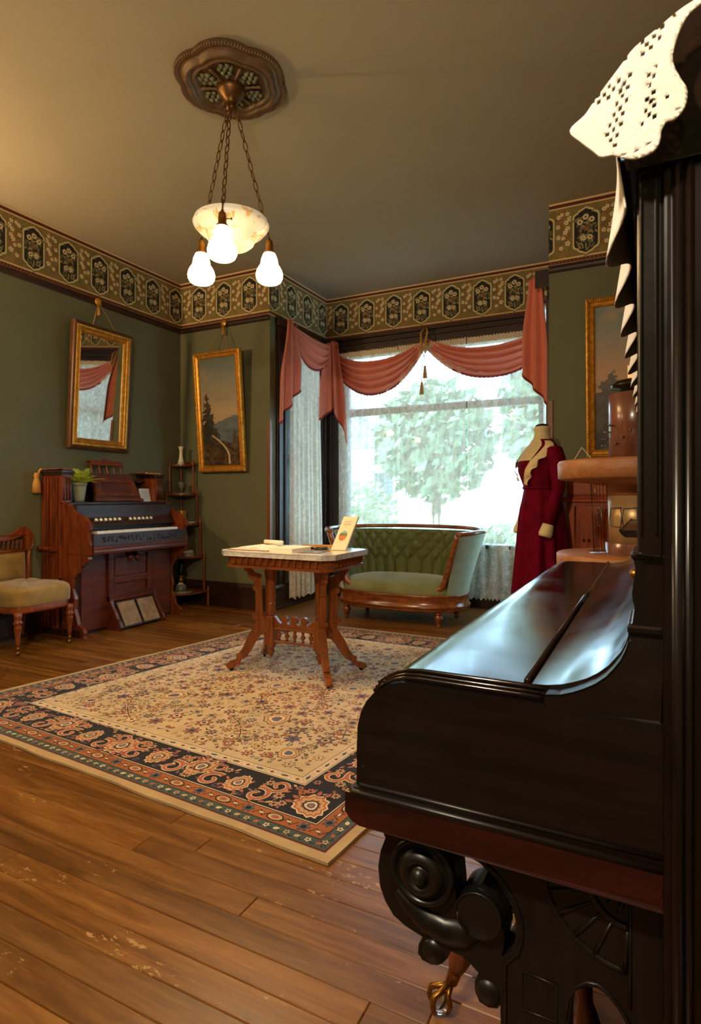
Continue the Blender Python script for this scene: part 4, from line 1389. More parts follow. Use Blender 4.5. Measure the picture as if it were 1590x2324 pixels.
m_carve = ebony('ebonised_carving', 'z', 0.30, (10, 8, 6), (26, 20, 15))
PN, PF_ = 0.745, 2.375          # near and far end of the piano
pn = thing('upright_piano', 'dark ebonised upright piano with closed lid and carved scroll brackets', 'piano', (0.1, 1.55, 0))

# case: far side, back, top, inner body
b = MB(); b.box(0.010, PN - 0.018, 0.0, 0.42, PN + 0.022, 1.46); b.build('case_end', m_ebz, pn, bevel=0.004)
b = MB(); b.box(0.010, PF_ - 0.022, 0.0, 0.42, PF_ + 0.018, 1.45); b.build('case_end', m_ebz, pn, bevel=0.004)
b = MB(); b.box(0.05, PN + 0.022, 0.05, 0.42, PF_ - 0.022, 1.45); b.build('case_body', m_ebz, pn)
TOPP = [(-0.028, 1.474), (-0.034, 1.480), (-0.034, 1.490), (-0.028, 1.500), (-0.016, 1.517), (0.000, 1.548), (0.011, 1.580), (0.022, 1.605), (0.045, 1.622), (0.13, 1.630), (0.43, 1.632)]
b = MB()
b.prism(TOPP + [(0.43, 1.462), (-0.024, 1.462)], XZ, PN - 0.026, PF_ + 0.026)
b.build('top_lid', m_eby, pn, bevel=0.002)
b = MB()
b.prism([(-0.010, 1.40), (-0.014, 1.42), (-0.018, 1.435), (-0.018, 1.462), (0.05, 1.462), (0.05, 1.40)], XZ, PN + 0.11, PF_ - 0.11)
b.build('cornice', m_eby, pn, bevel=0.002)
# half-round strips up the near end
for x, r in ((0.0240, 0.0065), (0.0345, 0.0045), (0.058, 0.012)):
    b = MB(); b.tube([(x, PN - 0.019, 0.02), (x, PN - 0.019, 1.458)], r, 12); b.build('reeded_strip', m_ebz, pn)
# upper front corner pilaster, near and far
for y0, y1 in ((PN - 0.010, PN + 0.105), (PF_ - 0.105, PF_ + 0.010)):
    b = MB(); b.prism([(-0.0155, y0 + 0.006), (-0.0130, y0), (0.0085, y0), (0.0085, y1), (-0.0155, y1)], XY, 1.037, 1.462)
    b.build('pilaster', m_ebz, pn, bevel=0.002)
    b = MB(); b.box(-0.013, y0 - 0.004, 1.06, -0.0105, y0, 1.45); b.box(0.0015, y0 - 0.004, 1.06, 0.0045, y0, 1.45); b.build('pilaster_bead', m_ebz, pn, bevel=0.001)
# upper panel
b = MB(); b.box(-0.004, PN + 0.10, 0.93, 0.05, PF_ - 0.10, 1.42); b.build('upper_panel', m_eby, pn)
# music ledge sticking out of the upper panel
b = MB(); b.prism([(-0.0590, 1.036), (-0.0575, 1.039), (-0.052, 1.0365), (0.0, 1.0365), (0.0, 1.0235), (-0.047, 1.0235), (-0.054, 1.028)], XZ, 1.27, 1.95); b.build('music_ledge', m_eby, pn, bevel=0.001)

# console under the pilaster
con = [(-0.0219, 1.0345), (-0.0197, 1.0376), (-0.0016, 1.0373), (0.010, 1.0373), (0.010, 0.9455), (-0.0232, 0.9481), (-0.0262, 0.9508), (-0.0232, 0.955), (-0.0205, 0.9578), (-0.0198, 0.9628), (-0.0188, 0.9718), (-0.0181, 0.9768), (-0.0203, 0.9836), (-0.0212, 0.9914), (-0.0197, 1.0024), (-0.0179, 1.0124), (-0.0174, 1.0194), (-0.0183, 1.0252), (-0.0201, 1.0311)]
for y0, y1 in ((PN, PN + 0.10), (PF_ - 0.10, PF_)):
    b = MB(); b.prism(con, XZ, y0, y1); b.build('console', m_ebz, pn, bevel=0.0012)
for q in ((-0.0262, PN - 0.004, 0.9462, 0.0112, PN + 0.10, 0.9560), (-0.0222, PN - 0.003, 1.0305, 0.0005, PN + 0.10, 1.0385)):
    b = MB(); b.box(*q); b.build('console_ledge', m_ebz, pn, bevel=0.003, seg=3)
b = MB(); b.ball((-0.0195, PN + 0.05, 1.008), 0.006, 10, 7); b.build('screw_head', m_brass, pn)

# cheek (solid end) and arm block
cheek = [(-0.3695, 0.6981), (-0.3695, 0.7548), (-0.3681, 0.7803), (-0.3635, 0.7999), (-0.3549, 0.817), (-0.3411, 0.833), (-0.3226, 0.8445), (-0.3044, 0.8500), (-0.2882, 0.8515), (-0.1173, 0.8500), (-0.1173, 0.8472), (0.010, 0.8472), (0.010, 0.6981)]
arm = [(-0.1173, 0.8474), (-0.1173, 0.8625), (-0.0992, 0.8648), (-0.0865, 0.8694), (-0.0716, 0.8764), (-0.0594, 0.8839), (-0.0485, 0.8932), (-0.0402, 0.9034), (-0.0332, 0.9139), (-0.0285, 0.9242), (-0.025, 0.9348), (-0.0227, 0.9455), (0.0085, 0.9455), (0.0085, 0.8474)]
for y0, y1 in ((PN, PN + 0.055), (PF_ - 0.055, PF_)):
    b = MB(); b.prism(cheek, XZ, y0, y1); b.build('cheek', m_ebx, pn, bevel=0.003)
    b = MB(); b.prism(arm, XZ, y0 + 0.002, y1 - 0.004); b.build('arm_block', m_ebx, pn, bevel=0.0025)
# beads along the cheek top
b = MB()
bp = [(-0.345, 0.8315), (-0.3295, 0.8435), (-0.3159, 0.8508), (-0.300, 0.8555), (-0.2796, 0.8575), (-0.1477, 0.8570), (-0.1185, 0.8565)]
for dy, dz, r in ((0.005, 0.0, 0.0026), (0.012, 0.003, 0.0022), (0.022, 0.006, 0.0030)):
    b.tube([(x, PN + dy, z + dz) for x, z in bp], r, 8)
b.build('cheek_bead', m_eby, pn)
# key lid: flat slab rolling over at the front, sweeping up at the back
lid = [(-0.3655, 0.775), (-0.3640, 0.800), (-0.3560, 0.8200), (-0.3430, 0.8365), (-0.3270, 0.8490), (-0.3100, 0.8580), (-0.2930, 0.8625), (-0.2750, 0.8640), (-0.20, 0.8640), (-0.1340, 0.8640), (-0.1180, 0.8652), (-0.0990, 0.8690), (-0.0865, 0.8735), (-0.0716, 0.8800), (-0.0594, 0.8880), (-0.0485, 0.8975), (-0.0402, 0.9075), (-0.0332, 0.9180), (-0.0285, 0.9285), (-0.025, 0.9390), (-0.0227, 0.9480)]
low = [(x + 0.004, z - 0.018) for x, z in lid]
b = MB()
b.prism(lid + list(reversed(low)), XZ, PN + 0.030, PF_ - 0.030, smooth=False)
o = b.build('key_lid', m_eby, pn)
for p in o.data.polygons:
    p.use_smooth = abs(p.normal.y) < 0.5
md = o.modifiers.new('split', 'EDGE_SPLIT'); md.split_angle = math.radians(50)
b = MB()
b.tube([(-0.1430, PN + 0.034, 0.8655), (-0.1430, PF_ - 0.034, 0.8655)], (0.0046), 10)
b.build('hinge_rod', m_eby, pn)
# key rail with moulding
b = MB(); b.prism([(-0.3778, 0.6870), (-0.3785, 0.6656), (-0.3708, 0.6565), (-0.3600, 0.6520), (0.010, 0.6470), (0.010, 0.6870)], XZ, PN - 0.012, PF_ + 0.012); b.build('key_rail', m_rail, pn, bevel=0.004)
b = MB()
for z, r, dx in ((0.6905, 0.0050, 0.0), (0.6990, 0.0034, 0.008)):
    y0, y1 = PN - 0.009 + dx, PF_ + 0.009 - dx
    b.tube([(0.010, y0, z), (-0.3700 + dx, y0, z), (-0.3755 + dx, y0 + 0.006, z), (-0.3755 + dx, y1 - 0.006, z), (-0.3700 + dx, y1, z), (0.010, y1, z)], r, 10)
b.box(-0.372, PN - 0.006, 0.684, 0.010, PF_ + 0.006, 0.697)
b.build('rail_moulding', m_ebx, pn)

# carved bracket below the rail, near end (pierced board with scroll rosette, curl and fan)
bro = [(-0.350, 0.655), (-0.3460, 0.6362), (-0.3364, 0.6189), (-0.344, 0.5995), (-0.3478, 0.5762), (-0.345, 0.5484), (-0.3364, 0.5288), (-0.3244, 0.5137), (-0.3059, 0.5041), (-0.2812, 0.4975), (-0.2868, 0.4858), (-0.2877, 0.4732), (-0.2812, 0.4657), (-0.2684, 0.4642), (-0.2541, 0.4699), (-0.2447, 0.4817), (-0.2416, 0.4918), (-0.2262, 0.4903), (-0.2141, 0.4842), (-0.2037, 0.4763), (-0.2081, 0.4629), (-0.2081, 0.4511), (-0.2022, 0.4387), (-0.1904, 0.436), (-0.1788, 0.4391), (-0.1751, 0.4449), (-0.1745, 0.4293), (-0.170, 0.30), (-0.150, 0.12), (-0.150, 0.03), (0.03, 0.03), (0.03, 0.655)]
hole1 = [(-0.2572, 0.628), (-0.2323, 0.6300), (-0.2022, 0.6213), (-0.1788, 0.6048), (-0.1617, 0.5813), (-0.1547, 0.5597), (-0.1547, 0.5397), (-0.1603, 0.5207), (-0.1731, 0.509), (-0.1700, 0.5292), (-0.1712, 0.5431), (-0.176, 0.5480), (-0.1725, 0.5714), (-0.1788, 0.5885), (-0.1992, 0.5935), (-0.2111, 0.5845), (-0.2202, 0.5729), (-0.2330, 0.5560), (-0.2360, 0.5871), (-0.2385, 0.6101), (-0.2480, 0.6217)]
arch = [(-0.0940, 0.10), (-0.0914, 0.4582), (-0.0889, 0.4827), (-0.0837, 0.4983), (-0.071, 0.5086), (-0.0585, 0.5106), (-0.0462, 0.5046), (-0.034, 0.4908), (-0.022, 0.47), (-0.018, 0.10)]
BY = PN + 0.025
for y0 in (BY, PF_ - 0.075):
    br = MB(); br.prism(bro, XZ, y0, y0 + 0.05, holes=[hole1, arch])
    bro_o = br.build('carved_bracket', m_carve, pn, bevel=0.0016)
    if y0 != BY:
        continue
    # scroll rosette
    rot = Vector((0, 0, 1)).rotation_difference(Vector((0, -1, 0))).to_matrix()
    b = MB(); b.lathe([(0.046, -0.02), (0.046, 0.004), (0.043, 0.009), (0.038, 0.007), (0.0365, 0.002), (0.033, 0.002), (0.031, 0.010), (0.024, 0.016), (0.017, 0.017), (0.0155, 0.012), (0.0125, 0.012), (0.011, 0.017), (0.007, 0.022), (0.0, 0.024)], (-0.2800, y0 - 0.004, 0.5910), 36, rot=rot); b.build('rosette', m_carve, bro_o)
    # raised outline of the scroll
    b = MB(); b.tube([(-0.2600, y0, 0.6310), (-0.235, y0, 0.6345), (-0.200, y0, 0.6255), (-0.174, y0, 0.6075), (-0.1560, y0, 0.5830), (-0.1480, y0, 0.560), (-0.1480, y0, 0.5370), (-0.1530, y0, 0.5190), (-0.1640, y0, 0.5060), (-0.1690, y0, 0.4990), (-0.1690, y0, 0.30)], 0.0028, 8); b.build('bead', m_carve, bro_o)
    # curl, a stubby rolled scroll seen from its side
    b = MB(); b.lathe([(0.0, 0.0), (0.026, 0.0), (0.030, 0.003), (0.030, 0.062)], (-0.2010, y0 + 0.05, 0.5580), 28, rot=rot); b.build('curl', m_carve, bro_o, bevel=0.001)
    b = MB(); b.tube([(-0.2010 + 0.030 * math.cos(t), y0 - 0.0125, 0.5580 + 0.030 * math.sin(t)) for t in [0.4 + i * 0.25 for i in range(12)]], 0.0013, 6); b.tube([(-0.2290, y0 - 0.012, 0.556), (-0.2270, y0 - 0.0125, 0.545), (-0.2190, y0 - 0.0125, 0.536), (-0.2130, y0 - 0.0125, 0.5335)], [0.0006, 0.0022, 0.0018, 0.0005], 6); b.build('incised_line', m_carve, bro_o)
    # crescent body running from the rosette to the curl
    b = MB()
    crs = [(-0.318, 0.552), (-0.300, 0.534), (-0.275, 0.520), (-0.248, 0.515), (-0.224, 0.520), (-0.205, 0.533)]
    b.tube([(x, y0 + 0.004, z) for x, z in crs], [(0.010, 0.010), (0.015, 0.012), (0.019, 0.014), (0.020, 0.015), (0.020, 0.014), (0.014, 0.012)], 12, flat=(0, 0, 1)); b.build('leaf_body', m_carve, bro_o)
    for c, r in (((-0.2665, 0.4815), 0.018), ((-0.1910, 0.4545), 0.0175)):
        b = MB(); b.lathe([(0.0, 0.006), (r * 0.55, 0.005), (r * 0.9, 0.001), (r, -0.004), (r, -0.03)], (c[0], y0, c[1]), 20, rot=rot); b.build('scroll_end', m_carve, bro_o)
    # fan: ribs and arcs
    fc_ = Vector((-0.0233, y0, 0.640))
    b = MB()
    for px, pz in ((-0.1178, 0.6107), (-0.1058, 0.5853), (-0.0863, 0.5643), (-0.0635, 0.5491), (-0.0292, 0.5401)):
        p = Vector((px, y0, pz)); q = fc_.lerp(p, 0.45)
        b.tube([q, p], [0.0018, 0.0034], 6)
    b.build('fan_rib', m_carve, bro_o)
    for R_, rr in ((0.0985, 0.0036), (0.0460, 0.0042)):
        b = MB(); b.tube([(fc_.x + R_ * math.cos(a), y0, fc_.z + R_ * math.sin(a)) for a in [PI + 0.12 + i * (PI / 2 - 0.17) / 16 for i in range(17)]], rr, 6); b.build('fan_arc', m_carve, bro_o)
    for a in (PI + 0.35, PI + 0.75, PI + 1.15):
        b = MB(); b.tube([(fc_.x + 0.012 * math.cos(a), y0, fc_.z + 0.012 * math.sin(a)), (fc_.x + 0.024 * math.cos(a), y0 - 0.002, fc_.z + 0.024 * math.sin(a)), (fc_.x + 0.036 * math.cos(a), y0, fc_.z + 0.036 * math.sin(a))], [0.001, 0.0035, 0.001], 6); b.build('petal', m_carve, bro_o)
    b = MB(); b.tube([(-0.0235, y0, 0.645), (-0.0235, y0, 0.545), (-0.0235, y0, 0.50)], 0.0022, 6); b.build('bead', m_carve, bro_o)
    # sunk square with raised edge
    b = MB(); b.tube([(-0.1477, y0, 0.4981), (-0.1058, y0, 0.4969), (-0.1058, y0, 0.4500), (-0.1477, y0, 0.4500)], 0.0018, 6, closed=True); b.build('square_moulding', m_carve, bro_o)
    b = MB(); b.tube([(x - 0.004, y0, z) for x, z in arch[1:3]] + [(x, y0, z + 0.004) for x, z in arch[3:7]] + [(x + 0.004, y0, z) for x, z in arch[7:9]], 0.0022, 6); b.build('arch_bead', m_carve, bro_o)
b = MB(); b.box(0.030, PN + 0.02, 0.03, 0.05, PF_ - 0.02, 0.65); b.build('lower_panel', m_ebz, pn)

# ------------------------------------------------------------------ crocheted runner on the piano
def crochet_mat():
    k = NT('cream_crochet')
    k.p.inputs['Base Color'].default_value = lin((242, 234, 222))
    k.p.inputs['Roughness'].default_value = 0.9
    v = k.coord('Object')
    w1 = k.new('ShaderNodeTexWave', wave_type='BANDS', bands_direction='DIAGONAL')
    w1.inputs['Scale'].default_value = 95
    w1.inputs['Distortion'].default_value = 2.0
    w1.inputs['Detail'].default_value = 2
    k.link(v, w1.inputs['Vector'])
    n = k.noise(v, 420, 2)
    ad = k.new('ShaderNodeMath', operation='ADD'); k.link(w1.outputs['Fac'], ad.inputs[0]); k.link(n, ad.inputs[1])
    k.bump(ad.outputs[0], 0.45, 0.0015)
    return k.m
m_crochet = crochet_mat()
rn = thing('crochet_runner', 'cream crocheted runner hanging over the corner of the dark piano', 'runner', (0.0, 0.72, 1.63))
# hanging near corner, pierced with filet holes
outl0 = [(0.0616, 1.6088), (0.0429, 1.5999), (0.0257, 1.5932), (0.0079, 1.5836), (-0.0165, 1.5695), (-0.0333, 1.5487), (-0.0548, 1.5274), (-0.0659, 1.5132), (-0.0803, 1.4991), (-0.069, 1.484), (-0.057, 1.4713), (-0.0487, 1.463), (-0.0375, 1.4629), (-0.0282, 1.4586), (-0.0165, 1.4546), (-0.005, 1.4553), (0.0031, 1.4586), (0.0071, 1.4665), (0.0079, 1.4744), (0.0127, 1.4821), (0.0198, 1.4827), (0.0276, 1.4911), (0.0307, 1.5013), (0.0307, 1.5124), (0.0257, 1.5238), (0.0198, 1.5382), (0.0182, 1.5485), (0.0198, 1.5583), (0.0245, 1.5722), (0.0322, 1.585), (0.0429, 1.592), (0.0616, 1.6001)]
def catmull(pts, k=4):
    o = []
    n = len(pts)
    for i in range(n):
        p0, p1, p2, p3 = [Vector(pts[(i + j) % n]) for j in (-1, 0, 1, 2)]
        for q in range(k):
            t = q / k
            v = 0.5 * (2 * p1 + (p2 - p0) * t + (2 * p0 - 5 * p1 + 4 * p2 - p3) * t * t + (3 * p1 - p0 - 3 * p2 + p3) * t ** 3)
            o.append((v.x, v.y))
    return o
outl = catmull(outl0)
hole_c = [(0.009, 1.5819), (0.0064, 1.5719), (0.0015, 1.575), (0.0051, 1.5831), (-0.0054, 1.5693), (-0.0016, 1.565), (-0.0093, 1.5731), (-0.0091, 1.5602), (-0.0253, 1.5591), (-0.0325, 1.5565), (-0.0209, 1.5403), (-0.0262, 1.5332), (-0.023, 1.5282), (-0.0314, 1.5378), (-0.0407, 1.5357), (-0.0365, 1.5315), (-0.0298, 1.527), (-0.0456, 1.5293), (-0.0416, 1.5251), (-0.0512, 1.5314), (-0.0512, 1.524), (-0.0572, 1.5268), (-0.028, 1.5215), (-0.0241, 1.5158), (-0.0334, 1.5156), (-0.0302, 1.5101), (-0.0277, 1.504), (-0.0361, 1.5056), (-0.0338, 1.4995), (-0.0295, 1.4941), (-0.0403, 1.496), (-0.0367, 1.4904), (-0.0431, 1.4867), (-0.0334, 1.4836), (-0.0396, 1.4797), (-0.0356, 1.4733), (0.0027, 1.5433), (-0.0034, 1.5356), (0.0009, 1.5333), (-0.0034, 1.524), (0.0009, 1.5159), (-0.0051, 1.51), (-0.0015, 1.507), (0.0015, 1.5018), (-0.0061, 1.4987), (-0.003, 1.4939), (0.0018, 1.4905), (-0.0094, 1.487), (0.0132, 1.5079)]
holes = []
rgh = random.Random(6)
e_a, e_b = Vector((0.30, 0.95)), Vector((0.92, -0.38))
for x, z in hole_c:
    s1, s2 = rgh.uniform(0.0030, 0.0042), rgh.uniform(0.0016, 0.0026)
    c = Vector((x, z))
    h = [c - e_a * s1 - e_b * s2 * 0.5, c - e_a * s1 * 0.3 + e_b * s2, c + e_a * s1 + e_b * s2 * 0.5, c + e_a * s1 * 0.3 - e_b * s2]
    holes.append([(p.x, p.y) for p in h])
for x, z in [(0.0229, 1.4926), (-0.0034, 1.4657), (-0.0147, 1.4621), (-0.0268, 1.461)]:
    holes.append([(x - 0.0045, z - 0.0016), (x - 0.001, z + 0.0012), (x + 0.0045, z + 0.0022), (x + 0.001, z - 0.0006)])
def inside(p, poly):
    c = False
    n = len(poly)
    for i in range(n):
        x1, y1 = poly[i]; x2, y2 = poly[(i + 1) % n]
        if (y1 > p[1]) != (y2 > p[1]) and p[0] < (x2 - x1) * (p[1] - y1) / (y2 - y1) + x1:
            c = not c
    return c
cv, ce = [], []
for lp_ in [outl] + holes:
    o0 = len(cv)
    cv += [Vector(p) for p in lp_]
    ce += [(o0 + i, o0 + (i + 1) % len(lp_)) for i in range(len(lp_))]
for i in range(36):
    for j in range(40):
        p = (-0.085 + i * 0.0045, 1.45 + j * 0.0045)
        if inside(p, outl) and not any(inside(p, h) for h in holes):
            cv.append(Vector(p))
r_ = delaunay_2d_cdt(cv, ce, [], 0, 1e-6)
pts_, tri_ = r_[0], r_[2]
b = MB()
keep = []
for t in tri_:
    c = sum((pts_[i] for i in t), Vector((0, 0))) / len(t)
    if inside(c, outl) and not any(inside(c, h) for h in holes):
        keep.append(tuple(t))
b.add([(p.x, 0.685 + 0.0025 * math.sin(70 * p.x + 45 * p.y) * min(1.0, max(0.0, (1.60 - p.y) / 0.05)), p.y) for p in pts_], keep, True)
b.build('pierced_corner', m_crochet, rn, solid=0.0026)
# cloth lying on the sloping top
tpp = [(p[0] - 0.003, p[1] + 0.003) for p in TOPP[3:8]]
def top_fn(u, v):
    k = u * (len(tpp) - 1)
    i = min(int(k), len(tpp) - 2)
    f = k - i
    return (tpp[i][0] * (1 - f) + tpp[i + 1][0] * f, 0.722 + 1.69 * v, tpp[i][1] * (1 - f) + tpp[i + 1][1] * f)
b = MB(); b.grid(12, 60, top_fn); b.build('top_cloth', m_crochet, rn, solid=0.002)
# scalloped fall over the front edge, in soft folds
def fall(u, v):
    y = 0.735 + 1.66 * u
    s_ = 0.5 - 0.5 * math.cos(2 * PI * (y - 0.735) / 0.19)
    L = 0.070 + 0.026 * s_
    x = -0.037 - 0.016 * s_ * v + 0.010 * (1 - s_) * v
    return (x, y, 1.497 - L * v)
b = MB(); b.grid(240, 10, fall); b.build('scalloped_fall', m_crochet, rn, solid=0.0018)

# ------------------------------------------------------------------ piano stool with glass ball feet
m_stool = wood('stool_wood', (58, 26, 14), (118, 60, 30), 0.32, 'z', 8)
m_ballg = NT('clear_glass_ball')
m_ballg.p.inputs['Transmission Weight'].default_value = 1.0
m_ballg.p.inputs['Roughness'].default_value = 0.03
m_ballg.p.inputs['Base Color'].default_value = (0.85, 0.92, 0.95, 1)
m_ballg = m_ballg.m
sx0, sy0 = -0.205, 1.335
stl = thing('piano_stool', 'turned wooden piano stool with brass claws gripping glass balls', 'stool', (sx0, sy0, 0))
b = MB(); b.lathe([(0.0, 0.50), (0.15, 0.50), (0.165, 0.49), (0.17, 0.475), (0.16, 0.46), (0.03, 0.455), (0.03, 0.40)], (sx0, sy0, 0), 32); b.build('seat', m_stool, stl)
b = MB(); b.lathe([(0.05, 0.40), (0.06, 0.38), (0.055, 0.34), (0.03, 0.30), (0.045, 0.24), (0.035, 0.20), (0.02, 0.18), (0.0, 0.17)], (sx0, sy0, 0), 20); b.build('hub', m_stool, stl)
for k in range(4):
    a = math.radians(212 + 90 * k)
    ft = Vector((sx0 + 0.235 * math.cos(a), sy0 + 0.235 * math.sin(a), 0.0))
    tp_ = Vector((sx0 + 0.075 * math.cos(a), sy0 + 0.075 * math.sin(a), 0.42))
    pts, rs = [], []
    ringz = [0.012, 0.020, 0.024, 0.020, 0.014, 0.017, 0.017, 0.014, 0.020, 0.014, 0.020, 0.014, 0.020, 0.014, 0.020, 0.015, 0.022, 0.024, 0.020]
    for i, r in enumerate(ringz):
        t = 0.20 + 0.80 * i / (len(ringz) - 1)
        pts.append(ft.lerp(tp_, t)); rs.append(r)
    b = MB(); b.tube(pts, rs, 14); b.build('leg', m_stool, stl)
    b = MB(); b.ball(ft + Vector((0, 0, 0.026)), 0.0215, 16, 10); b.build('glass_ball', m_ballg, stl)
    b = MB()
    e0 = ft.lerp(tp_, 0.235)
    b.tube([ft.lerp(tp_, 0.30), e0, ft.lerp(tp_, 0.16)], [0.011, 0.015, 0.013], 10)
    for q in range(4):
        c = a + PI / 4 + q * PI / 2
        d_ = Vector((math.cos(c), math.sin(c), 0))
        b.tube([ft.lerp(tp_, 0.15), ft + d_ * 0.021 + Vector((0, 0, 0.050)), ft + d_ * 0.0265 + Vector((0, 0, 0.030)), ft + d_ * 0.019 + Vector((0, 0, 0.012))], [0.007, 0.0062, 0.0056, 0.003], 6)
    b.build('claw', m_brass, stl)
# ------------------------------------------------------------------ reed organ
m_org = wood('organ_walnut', (62, 24, 10), (132, 62, 26), 0.30, 'z', 6, bump=0.04)
m_orgy = wood('organ_walnut_front', (50, 20, 11), (104, 46, 22), 0.36, 'y', 6, bump=0.04)
m_orgd = wood('organ_dark', (30, 15, 10), (58, 30, 19), 0.48, 'y', 6, bump=0.04)
m_key = M('ivory_keys', (242, 236, 220), 0.3)
m_black = M('black_recess', (14, 11, 10), 0.7)
m_carpet = M('pedal_carpet', (150, 126, 98), 0.95, var=0.3, vscale=18, bump=0.5, bscale=300, bdist=0.003)
og = thing('pump_organ', 'carved walnut pump organ against the wall under the mirror', 'organ', (-4.2, 3.715, 0))
OY0, OY1 = 3.17, 4.26
# upper towers and back
for k, (y0, y1) in enumerate(((OY0, OY0 + 0.09), (OY1 - 0.09, OY1))):
    b = MB(); b.box(-4.432, y0, 0.02, -4.20, y1, 1.305); b.build('side_tower', m_org, og, bevel=0.003)
    ys = y0 - 0.012 if k == 0 else y1
    b = MB()
    for x0, x1 in ((-4.432, -4.385), (-4.370, -4.350), (-4.325, -4.300), (-4.292, -4.272), (-4.264, -4.244)):
        b.box(x0, ys, 0.05, x1, ys + 0.012, 1.27)
    b.build('reeded_stile', m_org, og, bevel=0.002)
    b = MB(); b.box(-4.440, y0 - 0.014, 1.300, -4.178, y1 + 0.014, 1.322); b.box(-4.436, y0 - 0.008, 1.282, -4.190, y1 + 0.008, 1.300); b.build('cap', m_orgd, og, bevel=0.004)
    b = MB()
    for i in range(3):
        yy = y0 + 0.018 + i * 0.027
        b.tube([(-4.198, yy, 1.08), (-4.198, yy, 1.27)], 0.008, 8)
    b.build('fluting', m_orgy, og)
b = MB(); b.box(-4.432, OY0 + 0.09, 0.60, -4.400, OY1 - 0.09, 1.26); b.build('back_panel', m_orgd, og)
b = MB(); b.box(-4.42, OY0 + 0.09, 1.245, -4.33, OY1 - 0.09, 1.265); b.build('back_rail', m_orgd, og, bevel=0.003)
# fretwork beside the music desk
for y0 in (4.03,):
    b = MB()
    for i in range(6):
        for j in range(2):
            c = (-4.392, y0 + 0.018 + i * 0.022, 1.215 + j * 0.03)
            b.tube([(c[0], c[1] + 0.010 * math.cos(a), c[2] + 0.012 * math.sin(a)) for a in [2 * PI * q / 8 for q in range(8)]], 0.003, 5, closed=True)
    b.build('fret_panel', m_orgd, og)
# body
b = MB(); b.box(-4.226, OY0 + 0.03, 0.0, -4.06, OY1 - 0.03, 1.04); b.box(-4.40, OY0 + 0.09, 0.0, -4.226, OY1 - 0.09, 1.04); b.build('body', m_orgd, og)
b = MB(); b.box(-4.30, OY0 + 0.005, 1.045, -4.13, OY1 - 0.005, 1.066); b.build('desk_shelf', m_orgd, og, bevel=0.004)
# folded key lid: stepped dark mouldings
b = MB(); b.prism([(-4.15, 1.045), (-4.128, 1.040), (-4.118, 1.010), (-4.108, 1.000), (-4.100, 0.985), (-4.085, 0.980), (-4.075, 0.955), (-4.15, 0.955)], XZ, OY0 + 0.03, OY1 - 0.03); b.build('key_lid', m_orgd, og, bevel=0.002)
# stop board and knobs
b = MB(); b.prism([(-4.075, 0.957), (-4.005, 0.868), (-4.06, 0.868)], XZ, OY0 + 0.03, OY1 - 0.03); b.build('stop_board', m_orgd, og)
sk = MB(); rotk = Vector((0, 0, 1)).rotation_difference(Vector((0.78, 0, 0.62))).to_matrix()
sk.lathe([(0.006, 0), (0.006, 0.020), (0.013, 0.022), (0.0145, 0.028), (0.012, 0.033), (0.0, 0.035)], (0, 0, 0), 12, rot=rotk)
s0 = None
for i in range(13):
    if i == 6:
        continue
    yy = 3.345 + i * 0.047 + (0.025 if i > 6 else 0)
    if s0 is None:
        s0 = sk.build('stop_knob', m_key); s0.parent = og; o = s0
    else:
        o = copy_obj(s0, og)
    o.location = Vector((-4.036, yy, 0.905)) - Vector((-4.2, 3.715, 0))
# keys
b = MB()
nk = 37
for i in range(nk):
    y0 = 3.245 + i * (0.885 / nk)
    b.box(-4.00, y0 + 0.0006, 0.815, -3.885, y0 + 0.885 / nk - 0.0006, 0.835)
b.build('white_keys', m_key, og, bevel=0.001, seg=1)
b = MB()
for i in range(nk - 1):
    if i % 7 in (2, 6):
        continue
    y0 = 3.245 + (i + 1) * (0.885 / nk)
    b.box(-4.00, y0 - 0.006, 0.835, -3.935, y0 + 0.006, 0.846)
b.build('black_keys', m_black, og)
b = MB(); b.box(-4.06, OY0 + 0.03, 0.66, -3.880, OY1 - 0.03, 0.812); b.build('key_bed', m_orgd, og)
# pierced key slip
b = MB(); b.box(-3.882, OY0 + 0.03, 0.715, -3.870, OY1 - 0.03, 0.815); b.build('key_slip', m_orgd, og, bevel=0.002)
rgk = random.Random(2)
b = MB()
for i in range(20):
    yy = 3.30 + i * 0.041
    for j in range(3):
        c = (-3.869, yy + rgk.uniform(-0.01, 0.01), 0.765 + rgk.uniform(-0.022, 0.022))
        b.lathe([(0.0, 0.0008), (rgk.uniform(0.006, 0.012), 0.0)], c, 7, rot=Vector((0, 0, 1)).rotation_difference(Vector((1, 0, 0))).to_matrix())
b.build('fretwork', m_black, og)
b = MB(); b.prism([(-3.90, 0.655), (-3.862, 0.655), (-3.858, 0.675), (-3.864, 0.690), (-3.860, 0.705), (-3.868, 0.718), (-3.90, 0.718)], XZ, OY0 + 0.03, OY1 - 0.03); b.build('front_rail', m_orgy, og, bevel=0.002)
